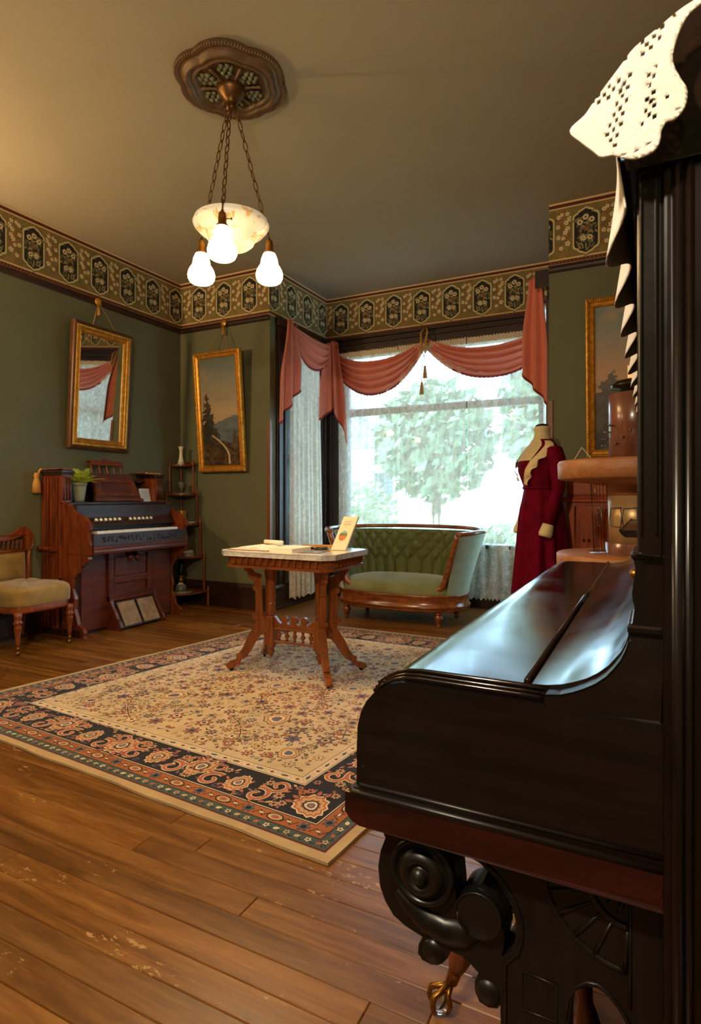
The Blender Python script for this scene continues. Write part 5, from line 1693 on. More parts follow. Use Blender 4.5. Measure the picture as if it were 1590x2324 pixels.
# cheeks
chk = [(-4.226, 1.058), (-4.145, 1.066), (-4.115, 1.040), (-4.075, 1.000), (-4.035, 0.978), (-3.985, 0.962), (-3.930, 0.935), (-3.897, 0.905), (-3.880, 0.878), (-3.880, 0.850), (-3.897, 0.832), (-3.905, 0.810), (-3.892, 0.770), (-3.882, 0.735), (-3.886, 0.690), (-3.884, 0.655), (-3.898, 0.640), (-3.892, 0.618), (-3.910, 0.600), (-3.930, 0.606), (-3.940, 0.575), (-3.968, 0.572), (-3.985, 0.545), (-4.012, 0.545), (-4.020, 0.510), (-4.050, 0.490), (-4.070, 0.458), (-4.226, 0.455)]
for k, y0 in enumerate((OY0, OY1 - 0.032)):
    b = MB(); b.prism(chk, XZ, y0, y0 + 0.032); c_ = b.build('cheek', m_org, og, bevel=0.003)
    ys = y0 - 0.004 if k == 0 else y0 + 0.032
    b = MB(); b.box(-4.14, ys, 0.655, -3.90, ys + 0.004, 0.690); b.build('incised_band', m_org, c_, bevel=0.0015)
    b = MB(); b.box(-4.224, ys - 0.006, 0.46, -4.200, ys + 0.006, 1.05); b.box(-4.165, ys - 0.004, 0.46, -4.150, ys + 0.006, 1.05); b.build('side_reed', m_org, c_, bevel=0.002)
    b = MB(); b.prism([(-4.226, 0.455), (-4.07, 0.455), (-4.075, 0.38), (-4.05, 0.30), (-4.062, 0.22), (-4.030, 0.15), (-4.015, 0.10), (-3.965, 0.075), (-3.945, 0.045), (-3.955, 0.015), (-3.945, 0.0), (-4.226, 0.0)], XZ, y0, y0 + 0.032); b.build('foot_bracket', m_org, og, bevel=0.003)
for y0 in (OY0 - 0.004, OY1 - 0.028):
    b = MB(); b.box(-4.432, y0, 0.0, -3.98, y0 + 0.032, 0.06); b.build('plinth', m_orgd, og, bevel=0.003)
# carrying bar
b = MB(); b.tube([(-4.42, OY0 - 0.055, 0.695), (-4.35, OY0 - 0.055, 0.695), (-4.25, OY0 - 0.055, 0.695), (-4.235, OY0 - 0.055, 0.695)], [0.012, 0.016, 0.012, 0.016], 10)
for x in (-4.41, -4.245):
    b.box(x - 0.012, OY0 - 0.062, 0.675, x + 0.012, OY0, 0.712)
b.build('carrying_bar', m_org, og, bevel=0.002)
# knee panels
b = MB(); b.box(-4.06, OY0 + 0.06, 0.03, -4.045, OY1 - 0.06, 0.655); b.build('knee_board', m_orgy, og)
b = MB()
for y0, y1 in ((3.475, 3.53), (3.90, 3.955)):
    b.box(-4.045, y0, 0.25, -4.022, y1, 0.655)
b.box(-4.045, 3.53, 0.38, -4.022, 3.90, 0.43)
b.box(-4.045, 3.53, 0.62, -4.022, 3.90, 0.655)
b.box(-4.045, 3.475, 0.235, -4.012, 3.955, 0.285)
b.build('knee_frame', m_orgy, og, bevel=0.003)
b = MB(); b.box(-4.045, 3.545, 0.44, -4.030, 3.885, 0.60); b.build('knee_panel', m_orgy, og, bevel=0.006)
for yy in (3.66, 3.74):
    b = MB(); b.tube([(-4.03, yy, 0.65), (-3.985, yy, 0.60), (-3.975, yy, 0.56)], [(0.02, 0.008), (0.024, 0.008), (0.020, 0.006)], 8); b.build('knee_lever', m_orgy, og)
# pedals with carpet
for y0, y1 in ((3.535, 3.735), (3.745, 3.945)):
    b = MB()
    A0, A1 = Vector((-4.015, 0, 0.225)), Vector((-3.905, 0, 0.022))
    nrm = Vector((0.88, 0, 0.47))
    p = [A0, A1, A1 - nrm * 0.022, A0 - nrm * 0.022]
    b.prism([(q.x, q.z) for q in p], XZ, y0, y1); pd = b.build('pedal', m_orgd, og)
    b = MB(); e0, e1 = A0.lerp(A1, 0.05) + nrm * 0.001, A0.lerp(A1, 0.95) + nrm * 0.001
    p = [e0, e1, e1 + nrm * 0.006, e0 + nrm * 0.006]
    b.prism([(q.x, q.z) for q in p], XZ, y0 + 0.012, y1 - 0.012); b.build('carpet', m_carpet, pd, bevel=0.002)
for y0 in (3.475, 3.948):
    b = MB(); b.prism([(-4.05, 0.26), (-4.01, 0.255), (-3.985, 0.19), (-3.955, 0.15), (-3.930, 0.10), (-3.905, 0.075), (-3.885, 0.030), (-3.895, 0.0), (-4.05, 0.0)], XZ, y0, y0 + 0.03); b.build('pedal_cheek', m_orgy, og, bevel=0.003)
# music desk leaning back, with spindle gallery
tN = Vector((0.955, 0, 0.295)).normalized(); tU = Vector((-0.295, 0, 0.955)).normalized()
def desk_pt(y, h, t=0.0):
    p = Vector((-4.255, y, 1.068)) + tU * h + tN * t
    return p
def desk_poly(pts, t0, t1, nm, mat, par=og):
    b = MB(); b.prism(pts, lambda p, q, a: tuple(desk_pt(p, q, a)), t0, t1); return b.build(nm, mat, par, bevel=0.003)
md_ = desk_poly([(3.52, 0.0), (4.06, 0.0), (4.02, 0.06), (3.985, 0.20), (3.97, 0.235), (3.93, 0.25), (3.60, 0.25), (3.555, 0.235), (3.545, 0.20), (3.535, 0.06)], 0.0, 0.014, 'music_desk', m_orgy)
for pts in ([(3.535, 0.045), (4.03, 0.045), (4.02, 0.075), (3.545, 0.075)], [(3.555, 0.195), (3.98, 0.195), (3.985, 0.175), (3.55, 0.175)], [(3.545, 0.075), (3.60, 0.075), (3.605, 0.175), (3.55, 0.175)], [(3.955, 0.075), (4.01, 0.075), (3.985, 0.175), (3.935, 0.175)], [(3.52, 0.0), (4.06, 0.0), (4.05, 0.02), (3.53, 0.02)]):
    desk_poly(pts, 0.014, 0.026, 'moulding', m_org, md_)
desk_poly([(3.535, 0.375), (3.92, 0.375), (3.92, 0.365), (3.895, 0.358), (3.895, 0.335), (3.56, 0.335), (3.56, 0.358), (3.535, 0.365)][::-1], -0.01, 0.012, 'gallery_rail', m_org, md_)
desk_poly([(3.66, 0.370), (3.69, 0.388), (3.715, 0.392), (3.728, 0.408), (3.742, 0.392), (3.765, 0.388), (3.795, 0.370)], -0.006, 0.010, 'crest', m_org, md_)
for i, yy in enumerate((3.57, 3.65, 3.73, 3.81, 3.885)):
    b = MB(); b.tube([desk_pt(yy, h, 0.002) for h in (0.245, 0.265, 0.28, 0.295, 0.315, 0.338)], [0.008, 0.006, 0.011, 0.006, 0.010, 0.006], 8); b.build('spindle', m_org, md_)

# ------------------------------------------------------------------ things on the organ
m_pot = M('sage_pot', (140, 148, 124), 0.45, var=0.1, vscale=14)
m_fern = M('bright_fern', (190, 200, 62), 0.6, var=0.35, vscale=16)
m_soil = M('soil', (40, 28, 18), 0.95)
pp = thing('potted_fern', 'bright green fern in a tapered sage pot on the organ shelf', 'potted plant', (-4.215, 3.345, 1.0665))
PX, PY, PZ = -4.215, 3.345, 1.0665
b = MB(); b.lathe([(0.0, 0.0), (0.036, 0.0), (0.040, 0.02), (0.054, 0.120), (0.055, 0.138), (0.061, 0.140), (0.062, 0.156), (0.057, 0.158), (0.052, 0.14)], (PX, PY, PZ), 24); b.build('pot', m_pot, pp)
b = MB(); b.lathe([(0.0, 0.146), (0.053, 0.142)], (PX, PY, PZ), 20); b.build('soil', m_soil, pp)
rgf = random.Random(8)
for i in range(44):
    a = rgf.uniform(0, 2 * PI)
    L = rgf.uniform(0.13, 0.19)
    el = rgf.uniform(0.45, 1.5)
    if i in (3, 4, 5):
        a, el, L = math.pi / 2 + rgf.uniform(-0.3, 0.3), 0.5, 0.22
    b = MB()
    pts = []
    for k in range(8):
        t = k / 7
        pts.append(Vector((PX + math.cos(a) * (0.02 + L * t * math.cos(el)), PY + math.sin(a) * (0.02 + L * t * math.cos(el)), PZ + 0.145 + L * t * math.sin(el) - 0.055 * t * t)))
    b.tube(pts, 0.0012, 4)
    side = Vector((-math.sin(a), math.cos(a), 0))
    for k in range(2, 8):
        p = pts[k]
        s_ = 0.034 * (1.1 - abs(k - 4.5) / 6)
        fw_ = (pts[k] - pts[k - 1]).normalized()
        for sg in (-1, 1):
            q = p + side * sg * s_ + fw_ * s_ * 0.6
            m_ = (p + q) / 2
            b.add([p, m_ + fw_ * s_ * 0.32 + Vector((0, 0, 0.002)), q, m_ - fw_ * s_ * 0.32], [(0, 1, 2, 3)])
    b.build('frond', m_fern, pp)
m_paper = M('printed_paper', (224, 220, 210), 0.8)
m_ink = M('grey_print', (120, 116, 112), 0.8)
pa = thing('info_sheet', 'white printed sheet leaning in the organ recess beside the music desk', 'paper', (-4.30, 4.11, 1.066))
b = MB(); b.obox((-4.27, 4.105, 1.127), (0, 1, 0), (-0.25, 0, 0.97), (0.97, 0, 0.25), 0.062, 0.062, 0.0008); b.build('sheet', m_paper, pa)
b = MB()
for i in range(8):
    b.obox(Vector((-4.27, 4.105, 1.127)) + Vector((-0.25, 0, 0.97)) * (0.045 - i * 0.012) + Vector((0.97, 0, 0.25)) * 0.001, (0, 1, 0), (-0.25, 0, 0.97), (0.97, 0, 0.25), 0.045 if i % 3 else 0.03, 0.0018, 0.0003)
b.build('print', m_ink, pa)
m_scarf = M('rose_brocade', (150, 74, 60), 0.85, var=0.4, vscale=40, bump=0.4, bscale=200, bdist=0.002)
m_tassel = M('gold_tassel', (206, 148, 72), 0.8, bump=0.6, bscale=300, bdist=0.003)
for k, (y0, y1, lab) in enumerate(((OY0 - 0.02, OY0 + 0.11, 'rose brocade scarf with big gold tassel on the organ tower by the chair'), (OY1 - 0.20, OY1 - 0.02, 'rose brocade scarf end on the organ tower beside the corner shelf'))):
    sf = thing('tassel_scarf', lab, 'scarf', (-4.30, (y0 + y1) / 2, 1.3225), 'brocade scarves on the organ')
    b = MB(); b.grid(14, 14, lambda u, v: (-4.43 + 0.22 * u, y0 + (y1 - y0) * v, 1.326 + 0.006 * math.sin(14 * u + 3 * v) * math.sin(11 * v) + 0.006)); b.build('cloth', m_scarf, sf, solid=0.004)
    if k == 0:
        b = MB(); b.tube([(-4.425, y0 + 0.005, 1.335), (-4.43, y0 - 0.012, 1.32), (-4.43, y0 - 0.018, 1.29)], 0.010, 8)
        b.lathe([(0.008, 0.0), (0.020, -0.014), (0.022, -0.030), (0.016, -0.046), (0.020, -0.054), (0.030, -0.09), (0.034, -0.165), (0.0, -0.166)], (-4.43, y0 - 0.036, 1.305), 14); b.build('tassel', m_tassel, sf)
    else:
        b = MB(); b.tube([(-4.21, y0 + (y1 - y0) * t, 1.328 + 0.004 * math.sin(20 * t)) for t in [i / 12 for i in range(13)]], 0.007, 6); b.build('fringe', m_tassel, sf)

# ------------------------------------------------------------------ slipper chair
m_ch = wood('chair_walnut', (84, 34, 14), (150, 76, 34), 0.30, 'z', 8)
m_velo = M('olive_velvet', (150, 120, 62), 0.85, var=0.25, vscale=9, bump=0.2, bscale=400, bdist=0.001, sheen=0.5)
cr = thing('slipper_chair', 'low walnut parlour chair with olive velvet seat beside the organ', 'chair', (-4.16, 2.83, 0))
cx0, cx1, cy0, cy1 = -4.42, -3.90, 2.58, 3.08
def seat_fn(u, v):
    # rounded cushion
    a = 2 * PI * u
    sx = math.copysign(abs(math.cos(a)) ** 0.45, math.cos(a)); sy = math.copysign(abs(math.sin(a)) ** 0.45, math.sin(a))
    pr = [(1.0, 0.335), (1.02, 0.345), (1.025, 0.418), (1.005, 0.444), (0.95, 0.458), (0.75, 0.474), (0.45, 0.484), (0.0, 0.487)]
    k = v * (len(pr) - 1); i = min(int(k), len(pr) - 2); f = k - i
    r = pr[i][0] * (1 - f) + pr[i + 1][0] * f; z = pr[i][1] * (1 - f) + pr[i + 1][1] * f
    tf = 1.0 if sx > 0 else 0.92
    return ((cx0 + cx1) / 2 + sx * r * 0.255, (cy0 + cy1) / 2 + sy * r * 0.245 * (0.94 + 0.06 * sx) , z + 0.004 * math.sin(7 * a) * (r < 0.9))
b = MB(); b.grid(64, 21, seat_fn, closed_u=True); b.build('seat_cushion', m_velo, cr)
b = MB()
def rail_fn(u, v):
    a = 2 * PI * u
    sx = math.copysign(abs(math.cos(a)) ** 0.45, math.cos(a)); sy = math.copysign(abs(math.sin(a)) ** 0.45, math.sin(a))
    pr = [(0.93, 0.285), (0.99, 0.287), (1.005, 0.300), (0.99, 0.312), (1.0, 0.330), (0.985, 0.340), (0.90, 0.34)]
    k = v * (len(pr) - 1); i = min(int(round(k)), len(pr) - 1)
    return ((cx0 + cx1) / 2 + sx * pr[i][0] * 0.252, (cy0 + cy1) / 2 + sy * pr[i][0] * 0.242 * (0.94 + 0.06 * sx), pr[i][1])
b.grid(64, 6, rail_fn, closed_u=True); b.build('seat_rail', m_ch, cr)
lp_ = [(0.0, 0.0), (0.008, 0.0), (0.016, 0.006), (0.016, 0.030), (0.009, 0.036), (0.011, 0.045), (0.018, 0.065), (0.013, 0.085), (0.018, 0.092), (0.015, 0.11), (0.024, 0.185), (0.026, 0.20), (0.020, 0.208), (0.030, 0.222), (0.033, 0.232), (0.022, 0.244), (0.026, 0.262), (0.028, 0.30)]
for x, y_ in ((-3.935, 2.625), (-3.935, 3.035)):
    b = MB(); b.lathe(lp_[6:], (x, y_, 0), 14); b.build('leg', m_ch, cr)
    b = MB(); b.lathe([(0.012, 0.066), (0.013, 0.04), (0.010, 0.036)], (x, y_, 0), 12); b.tube([(x - 0.006, y_, 0.015), (x + 0.006, y_, 0.015)], 0.015, 12); b.tube([(x, y_, 0.02), (x, y_, 0.045)], 0.006, 8); b.build('caster', m_brass, cr)
for y_ in (2.66, 3.00):
    b = MB(); b.tube([(-4.40, y_, 0.30), (-4.415, y_, 0.18), (-4.432, y_, 0.05), (-4.436, y_, 0.0)], [(0.020, 0.018), (0.018, 0.016), (0.015, 0.014), (0.014, 0.014)], 8); b.build('leg', m_ch, cr)
# back: two posts, padded panel, spindle strip and scrolled crest
for s_, y_ in ((-1, 2.645), (1, 3.015)):
    b = MB()
    b.tube([(-4.385, y_, 0.33), (-4.395, y_ + s_ * 0.004, 0.46), (-4.405, y_ + s_ * 0.012, 0.62), (-4.412, y_ + s_ * 0.022, 0.74)], [(0.018, 0.016)] * 4, 8)
    b.build('back_post', m_ch, cr)
b = MB()
def pad(u, v):
    y_ = 2.66 + 0.34 * u; z = 0.465 + 0.215 * v
    bul = 0.030 * (1 - (2 * u - 1) ** 6) * (1 - (2 * v - 1) ** 6)
    return (-4.398 + bul - 0.01 * v, y_, z)
b.grid(20, 16, pad); b.grid(2, 2, lambda u, v: (-4.415, 2.66 + 0.34 * u, 0.465 + 0.215 * v)); b.build('back_pad', m_velo, cr)
b = MB(); b.tube([(-4.405, 2.645, 0.69), (-4.405, 3.015, 0.69)], 0.013, 8); b.tube([(-4.395, 2.645, 0.45), (-4.395, 3.015, 0.45)], 0.013, 8); b.build('cross_rail', m_ch, cr)
for i in range(9):
    y_ = 2.69 + i * 0.035
    b = MB(); b.tube([(-4.408, y_, z) for z in (0.70, 0.715, 0.735, 0.755, 0.775)], [0.006, 0.009, 0.005, 0.009, 0.006], 8); b.build('spindle', m_ch, cr)
cr_poly = [(2.60, 0.74), (2.605, 0.80), (2.625, 0.845), (2.66, 0.872), (2.70, 0.868), (2.745, 0.835), (2.79, 0.815), (2.83, 0.81), (2.87, 0.815), (2.915, 0.835), (2.96, 0.868), (3.00, 0.872), (3.035, 0.845), (3.055, 0.80), (3.06, 0.74), (3.045, 0.70), (3.01, 0.685), (2.995, 0.70), (2.99, 0.78), (2.965, 0.805), (2.93, 0.795), (2.87, 0.777), (2.79, 0.777), (2.73, 0.795), (2.695, 0.805), (2.67, 0.78), (2.665, 0.70), (2.65, 0.685), (2.615, 0.70)]
b = MB(); b.prism(cr_poly, YZ, -4.425, -4.392); b.build('crest_rail', m_ch, cr, bevel=0.006, seg=3)
b = MB(); b.box(-4.40, 2.30, 0.0, -4.32, 2.62, 0.05); b.box(-4.38, 2.40, 0.05, -4.35, 2.42, 0.054)
tag(b.build('power_strip', m_white, bevel=0.006, origin=(-4.36, 2.55, 0)), 'white power strip on the floor behind the olive velvet chair', 'power strip')
# ------------------------------------------------------------------ marble-topped centre table
def marble_mat():
    k = NT('white_marble')
    v = k.coord('Object')
    f = k.noise(v, 7, 6, 0.65, 2.0)
    k.link(k.ramp(f, [(0.40, lin((222, 216, 206))), (0.50, lin((196, 190, 182))), (0.54, lin((226, 222, 214)))]), k.p.inputs['Base Color'])
    k.p.inputs['Roughness'].default_value = 0.18
    return k.m
m_marble = marble_mat()
m_tb = wood('cherry_table', (92, 44, 18), (156, 86, 40), 0.30, 'z', 8)
m_tbx = wood('cherry_table_rail', (92, 44, 18), (156, 86, 40), 0.30, 'x', 8)
TX, TY, TZ = -2.005, 3.165, 0.774
HX, HY, CF = 0.405, 0.270, 0.060
tb = thing('marble_top_table', 'carved cherry parlour table with a white marble top on the rug', 'table', (TX, TY, 0.011))
def octo(hx, hy, cf):
    return [(TX - hx + cf, TY - hy), (TX + hx - cf, TY - hy), (TX + hx, TY - hy + cf), (TX + hx, TY + hy - cf), (TX + hx - cf, TY + hy), (TX - hx + cf, TY + hy), (TX - hx, TY + hy - cf), (TX - hx, TY - hy + cf)]
b = MB(); b.prism(octo(HX, HY, CF), XY, TZ - 0.028, TZ); b.build('marble_top', m_marble, tb, bevel=0.006, seg=3)
b = MB(); b.prism(octo(HX - 0.035, HY - 0.035, CF - 0.01), XY, TZ - 0.085, TZ - 0.022); b.build('apron', m_tbx, tb)
b = MB(); b.prism(octo(HX - 0.020, HY - 0.020, CF - 0.005), XY, TZ - 0.098, TZ - 0.083); b.prism(octo(HX - 0.030, HY - 0.030, CF - 0.005), XY, TZ - 0.032, TZ - 0.0225); b.build('apron_moulding', m_tbx, tb, bevel=0.004)
# slanted blocks round the apron
zz0, zz1 = TZ - 0.080, TZ - 0.034
def block(p0, p1, n, out):
    for i in range(n):
        a = Vector(p0).lerp(Vector(p1), (i + 0.08) / n); c = Vector(p0).lerp(Vector(p1), (i + 0.92) / n)
        d = (c - a); o_ = Vector(out)
        b = MB()
        # a leaf-like wedge: leaning edge, proud on one side
        vs = [a + d * 0.0, a + d * 0.75, a + d * 1.0, a + d * 0.30]
        lo = [Vector((vs[0].x, vs[0].y, zz0)), Vector((vs[1].x, vs[1].y, zz0)), Vector((vs[2].x, vs[2].y, zz1)), Vector((vs[3].x, vs[3].y, zz1))]
        hi = [lo[0] + o_ * 0.004, lo[1] + o_ * 0.016, lo[2] + o_ * 0.018, lo[3] + o_ * 0.005]
        b.add(lo + hi, [(0, 3, 2, 1), (4, 5, 6, 7), (0, 1, 5, 4), (1, 2, 6, 5), (2, 3, 7, 6), (3, 0, 4, 7)])
        b.build('apron_block', m_tbx, tb)
ax, ay = HX - 0.035, HY - 0.035
block((TX - ax + 0.055, TY - ay, 0), (TX + ax - 0.055, TY - ay, 0), 13, (0, -1, 0))
block((TX + ax, TY - ay + 0.055, 0), (TX + ax, TY + ay - 0.055, 0), 8, (1, 0, 0))
block((TX - ax, TY + ay - 0.055, 0), (TX - ax, TY - ay + 0.055, 0), 8, (-1, 0, 0))
# two turned columns
cols = ((TX - 0.180, TY), (TX + 0.180, TY))
for x, y_ in cols:
    b = MB(); b.lathe([(0.0, 0.075), (0.008, 0.08), (0.018, 0.10), (0.024, 0.120), (0.016, 0.135), (0.028, 0.142), (0.030, 0.16)], (x, y_, 0), 18); b.build('drop_finial', m_tb, tb)
    b = MB(); b.box(x - 0.032, y_ - 0.032, 0.160, x + 0.032, y_ + 0.032, 0.345); b.build('column_block', m_tb, tb, bevel=0.004)
    b = MB(); b.lathe([(0.032, 0.345), (0.022, 0.36), (0.030, 0.37), (0.034, 0.385), (0.024, 0.40), (0.030, 0.41), (0.030, 0.425), (0.022, 0.435), (0.032, 0.455), (0.028, 0.50), (0.034, 0.62), (0.038, 0.64), (0.040, 0.655), (0.044, 0.69)], (x, y_, 0), 18); b.build('column', m_tb, tb)
# four sawn legs: bracket above, foot below
legp = [(0.025, 0.345), (0.055, 0.345), (0.060, 0.54), (0.066, 0.585), (0.060, 0.600), (0.064, 0.612), (0.090, 0.620), (0.115, 0.645), (0.135, 0.690), (0.175, 0.690), (0.180, 0.672), (0.165, 0.660), (0.160, 0.640), (0.142, 0.622), (0.138, 0.598), (0.110, 0.575), (0.100, 0.555), (0.102, 0.540), (0.112, 0.530), (0.110, 0.515), (0.096, 0.505), (0.094, 0.365), (0.104, 0.352), (0.106, 0.335), (0.096, 0.325), (0.096, 0.290), (0.110, 0.265), (0.140, 0.215), (0.165, 0.155), (0.190, 0.115), (0.205, 0.110), (0.212, 0.098), (0.205, 0.088), (0.215, 0.075), (0.240, 0.070), (0.262, 0.055), (0.272, 0.040), (0.262, 0.026), (0.240, 0.030), (0.222, 0.034), (0.205, 0.048), (0.190, 0.060), (0.180, 0.080), (0.150, 0.095), (0.120, 0.140), (0.095, 0.185), (0.070, 0.225), (0.045, 0.235), (0.025, 0.235)]
feet = ((0, -2.375, 2.985), (1, -1.645, 2.955), (1, -1.635, 3.375), (0, -2.375, 3.360))
for ci, fx, fy in feet:
    c = Vector((cols[ci][0], cols[ci][1], 0)); f_ = Vector((fx, fy, 0))
    d = (f_ - c); L = d.length; d.normalize(); n_ = Vector((-d.y, d.x, 0))
    k = L / 0.250
    def lf(p, q, a):
        r = c + d * (p * k if p > 0.1 else p * (1 + (k - 1) * p / 0.1)) + n_ * a
        return (r.x, r.y, q)
    b = MB(); b.prism(legp, lf, -0.019, 0.019); lg = b.build('leg', m_tb, tb, bevel=0.003)
    b = MB(); b.prism([(0.050, 0.330), (0.112, 0.330), (0.112, 0.352), (0.050, 0.352)], lf, -0.026, 0.026); b.build('collar', m_tb, lg, bevel=0.003)
    b = MB(); w_ = c + d * (L - 0.010); b.tube([(w_.x - n_.x * 0.007, w_.y - n_.y * 0.007, 0.026), (w_.x + n_.x * 0.007, w_.y + n_.y * 0.007, 0.026)], 0.0145, 12); b.build('caster', m_black, lg)
# spindle gallery between the columns
x0, x1 = cols[0][0] + 0.032, cols[1][0] - 0.032
for z0, z1, d_ in ((0.178, 0.192, 0.020), (0.262, 0.276, 0.022)):
    b = MB(); b.box(x0, TY - d_, z0, x1, TY + d_, z1); b.build('stretcher', m_tbx, tb, bevel=0.003)
sp = MB(); sp.lathe([(0.008, 0.192), (0.010, 0.20), (0.007, 0.206), (0.015, 0.222), (0.014, 0.232), (0.007, 0.244), (0.011, 0.250), (0.008, 0.262)], (0, 0, 0), 12)
sp0 = None
for i in range(5):
    x = x0 + (i + 0.5) * (x1 - x0) / 5
    if sp0 is None:
        sp0 = sp.build('gallery_spindle', m_tb); sp0.parent = tb; o = sp0
    else:
        o = copy_obj(sp0, tb)
    o.location = (x - TX, 0, -0.011)
gp = [(x0, 0.276), (x1, 0.276), (x1, 0.345), (x1 - 0.012, 0.335), (x1 - 0.03, 0.312), (x1 - 0.055, 0.298)]
for xc in (TX + 0.072, TX, TX - 0.072):
    gp += [(xc + 0.026, 0.300), (xc + 0.018, 0.312), (xc + 0.024, 0.330), (xc + 0.014, 0.348), (xc, 0.352), (xc - 0.014, 0.348), (xc - 0.024, 0.330), (xc - 0.018, 0.312), (xc - 0.026, 0.300)]
gp += [(x0 + 0.055, 0.298), (x0 + 0.03, 0.312), (x0 + 0.012, 0.335), (x0, 0.345)]
b = MB(); b.prism(gp, XZ, TY - 0.011, TY + 0.011); b.build('gallery_crest', m_tbx, tb, bevel=0.003)

# ------------------------------------------------------------------ on the table
m_page = M('book_pages', (244, 236, 214), 0.8)
m_cover = M('red_book_cover', (120, 44, 40), 0.6)
bk = thing('open_guest_book', 'open book with a curled page at the end of the marble table', 'book', (-2.25, 3.12, TZ))
def bookprof(side):
    pts = []
    for i in range(13):
        t = i / 12
        pts.append((t * 0.145, 0.004 + 0.020 * math.sin(PI * min(1, t * 1.5)) ** 0.8 * (1 - 0.6 * t)))
    return pts
bx_c, by_c = -2.235, 3.10
for sd in (-1, 1):
    pr = bookprof(sd)
    b = MB()
    poly = [(bx_c + sd * p, TZ + 0.003 + q) for p, q in pr] + [(bx_c + sd * 0.145, TZ + 0.003), (bx_c, TZ + 0.003)]
    b.prism(poly if sd > 0 else poly[::-1], XZ, by_c - 0.11, by_c + 0.11); b.build('page_block', m_page, bk)
b = MB(); b.tube([(bx_c - 0.03, by_c + 0.112, TZ + 0.040), (bx_c + 0.13, by_c + 0.075, TZ + 0.040)], [(0.013, 0.013), (0.013, 0.013)], 12); b.build('curled_page', m_page, bk)
b = MB(); b.box(bx_c - 0.150, by_c - 0.115, TZ + 0.0005, bx_c + 0.150, by_c + 0.115, TZ + 0.003); b.build('cover', m_cover, bk)
pdm = thing('paper_pad', 'thick pad of cream paper lying on the marble table', 'paper pad', (-1.98, 3.09, TZ))
b = MB(); b.prism([(-2.075, 2.985), (-1.905, 2.975), (-1.895, 3.175), (-2.075, 3.185)], XY, TZ + 0.0005, TZ + 0.022); b.build('pages', m_page, pdm, bevel=0.001)
b = MB(); b.prism([(-2.065, 3.02), (-1.93, 3.01), (-1.90, 3.21), (-2.05, 3.22)], XY, TZ + 0.0222, TZ + 0.0235); b.build('loose_sheet', m_page, pdm)
m_mag = M('magazine_photo', (128, 116, 104), 0.25, var=0.3, vscale=20)
b = MB(); b.prism([(-1.88, 2.99), (-1.74, 3.00), (-1.75, 3.17), (-1.88, 3.16)], XY, TZ + 0.0005, TZ + 0.004)
tag(b.build('glossy_leaflet', m_mag, origin=(-1.81, 3.08, TZ)), 'glossy grey leaflet lying flat in front of the brochure card', 'leaflet')
m_ruler = M('boxwood_rule', (176, 122, 46), 0.5, var=0.15, vscale=20)
b = MB(); b.obox((-1.925, 3.315, TZ + 0.012), (0.97, 0.2, 0), (-0.2, 0.97, 0), (0, 0, 1), 0.10, 0.016, 0.0115)
tag(b.build('wooden_rule', m_ruler, bevel=0.002, origin=(-1.925, 3.315, TZ)), 'yellow boxwood folding rule lying on the marble table', 'ruler')
m_dkmetal = M('dark_metal', (54, 44, 36), 0.3, 0.8)
gs = thing('magnifying_glass', 'dark-rimmed magnifying glass lying by the brochure card', 'magnifying glass', (-1.86, 3.24, TZ))
b = MB(); b.tube([(-1.855 + 0.045 * math.cos(a), 3.235 + 0.045 * math.sin(a), TZ + 0.008) for a in [2 * PI * i / 24 for i in range(24)]], 0.006, 8, closed=True); b.build('rim', m_dkmetal, gs)
b = MB(); b.lathe([(0.0, 0.006), (0.042, 0.008), (0.042, 0.009), (0.0, 0.011)], (-1.855, 3.235, TZ), 24); b.build('lens', m_ballg, gs)
b = MB(); b.tube([(-1.905, 3.225, TZ + 0.008), (-1.98, 3.21, TZ + 0.008)], 0.007, 8); b.build('handle', m_dkmetal, gs)
# brochure card on a little stand
m_card = M('cream_card', (236, 220, 186), 0.6)
m_cardtxt = M('card_brown_print', (120, 84, 50), 0.7)
m_pic1 = M('card_picture_green', (96, 110, 60), 0.6, var=0.4, vscale=60)
m_pic2 = M('card_picture_orange', (196, 112, 36), 0.6, var=0.35, vscale=80)
m_pic3 = M('card_picture_sky', (150, 168, 176), 0.6)
cd = thing('brochure_holder', 'tall cream brochure card with oval picture standing on the table', 'brochure holder', (-1.70, 3.28, TZ))
e1 = Vector((0.90, 0.10, 0)).normalized(); e2 = Vector((0.02, 0.42, 0.90)).normalized(); e2 = (e2 - e1 * e1.dot(e2)).normalized(); e3 = e1.cross(e2)
cb = Vector((-1.735, 3.235, TZ + 0.004))
cb = cb - e1 * 0.0
def cq(u, v, t):
    return cb + e1 * u + e2 * v + e3 * t + Vector((0.055 * v / 0.23, 0, 0))
def cpoly(pts, t0, t1, nm, mat):
    b = MB(); b.prism(pts, lambda p, q, a: tuple(cq(p, q, a)), t0, t1); return b.build(nm, mat, cd)
cpoly([(-0.048, 0), (0.048, 0), (0.048, 0.225), (-0.048, 0.225)], -0.018, 0.0, 'card_stack', m_card)
oval = lambda a, c, r0, r1, n=24: [(c[0] + r0 * math.cos(2 * PI * i / n), c[1] + r1 * math.sin(2 * PI * i / n)) for i in range(n)]
cpoly(oval(0, (-0.004, 0.095), 0.026, 0.034), 0.0002, 0.0006, 'oval_picture', m_pic3)
cpoly([p for p in oval(0, (-0.004, 0.095), 0.0255, 0.0335) if p[1] < 0.112], 0.0007, 0.0010, 'picture_trees', m_pic1)
cpoly([p for p in oval(0, (-0.004, 0.095), 0.025, 0.033) if p[1] < 0.096], 0.0011, 0.0014, 'picture_flowers', m_pic2)
b = MB()
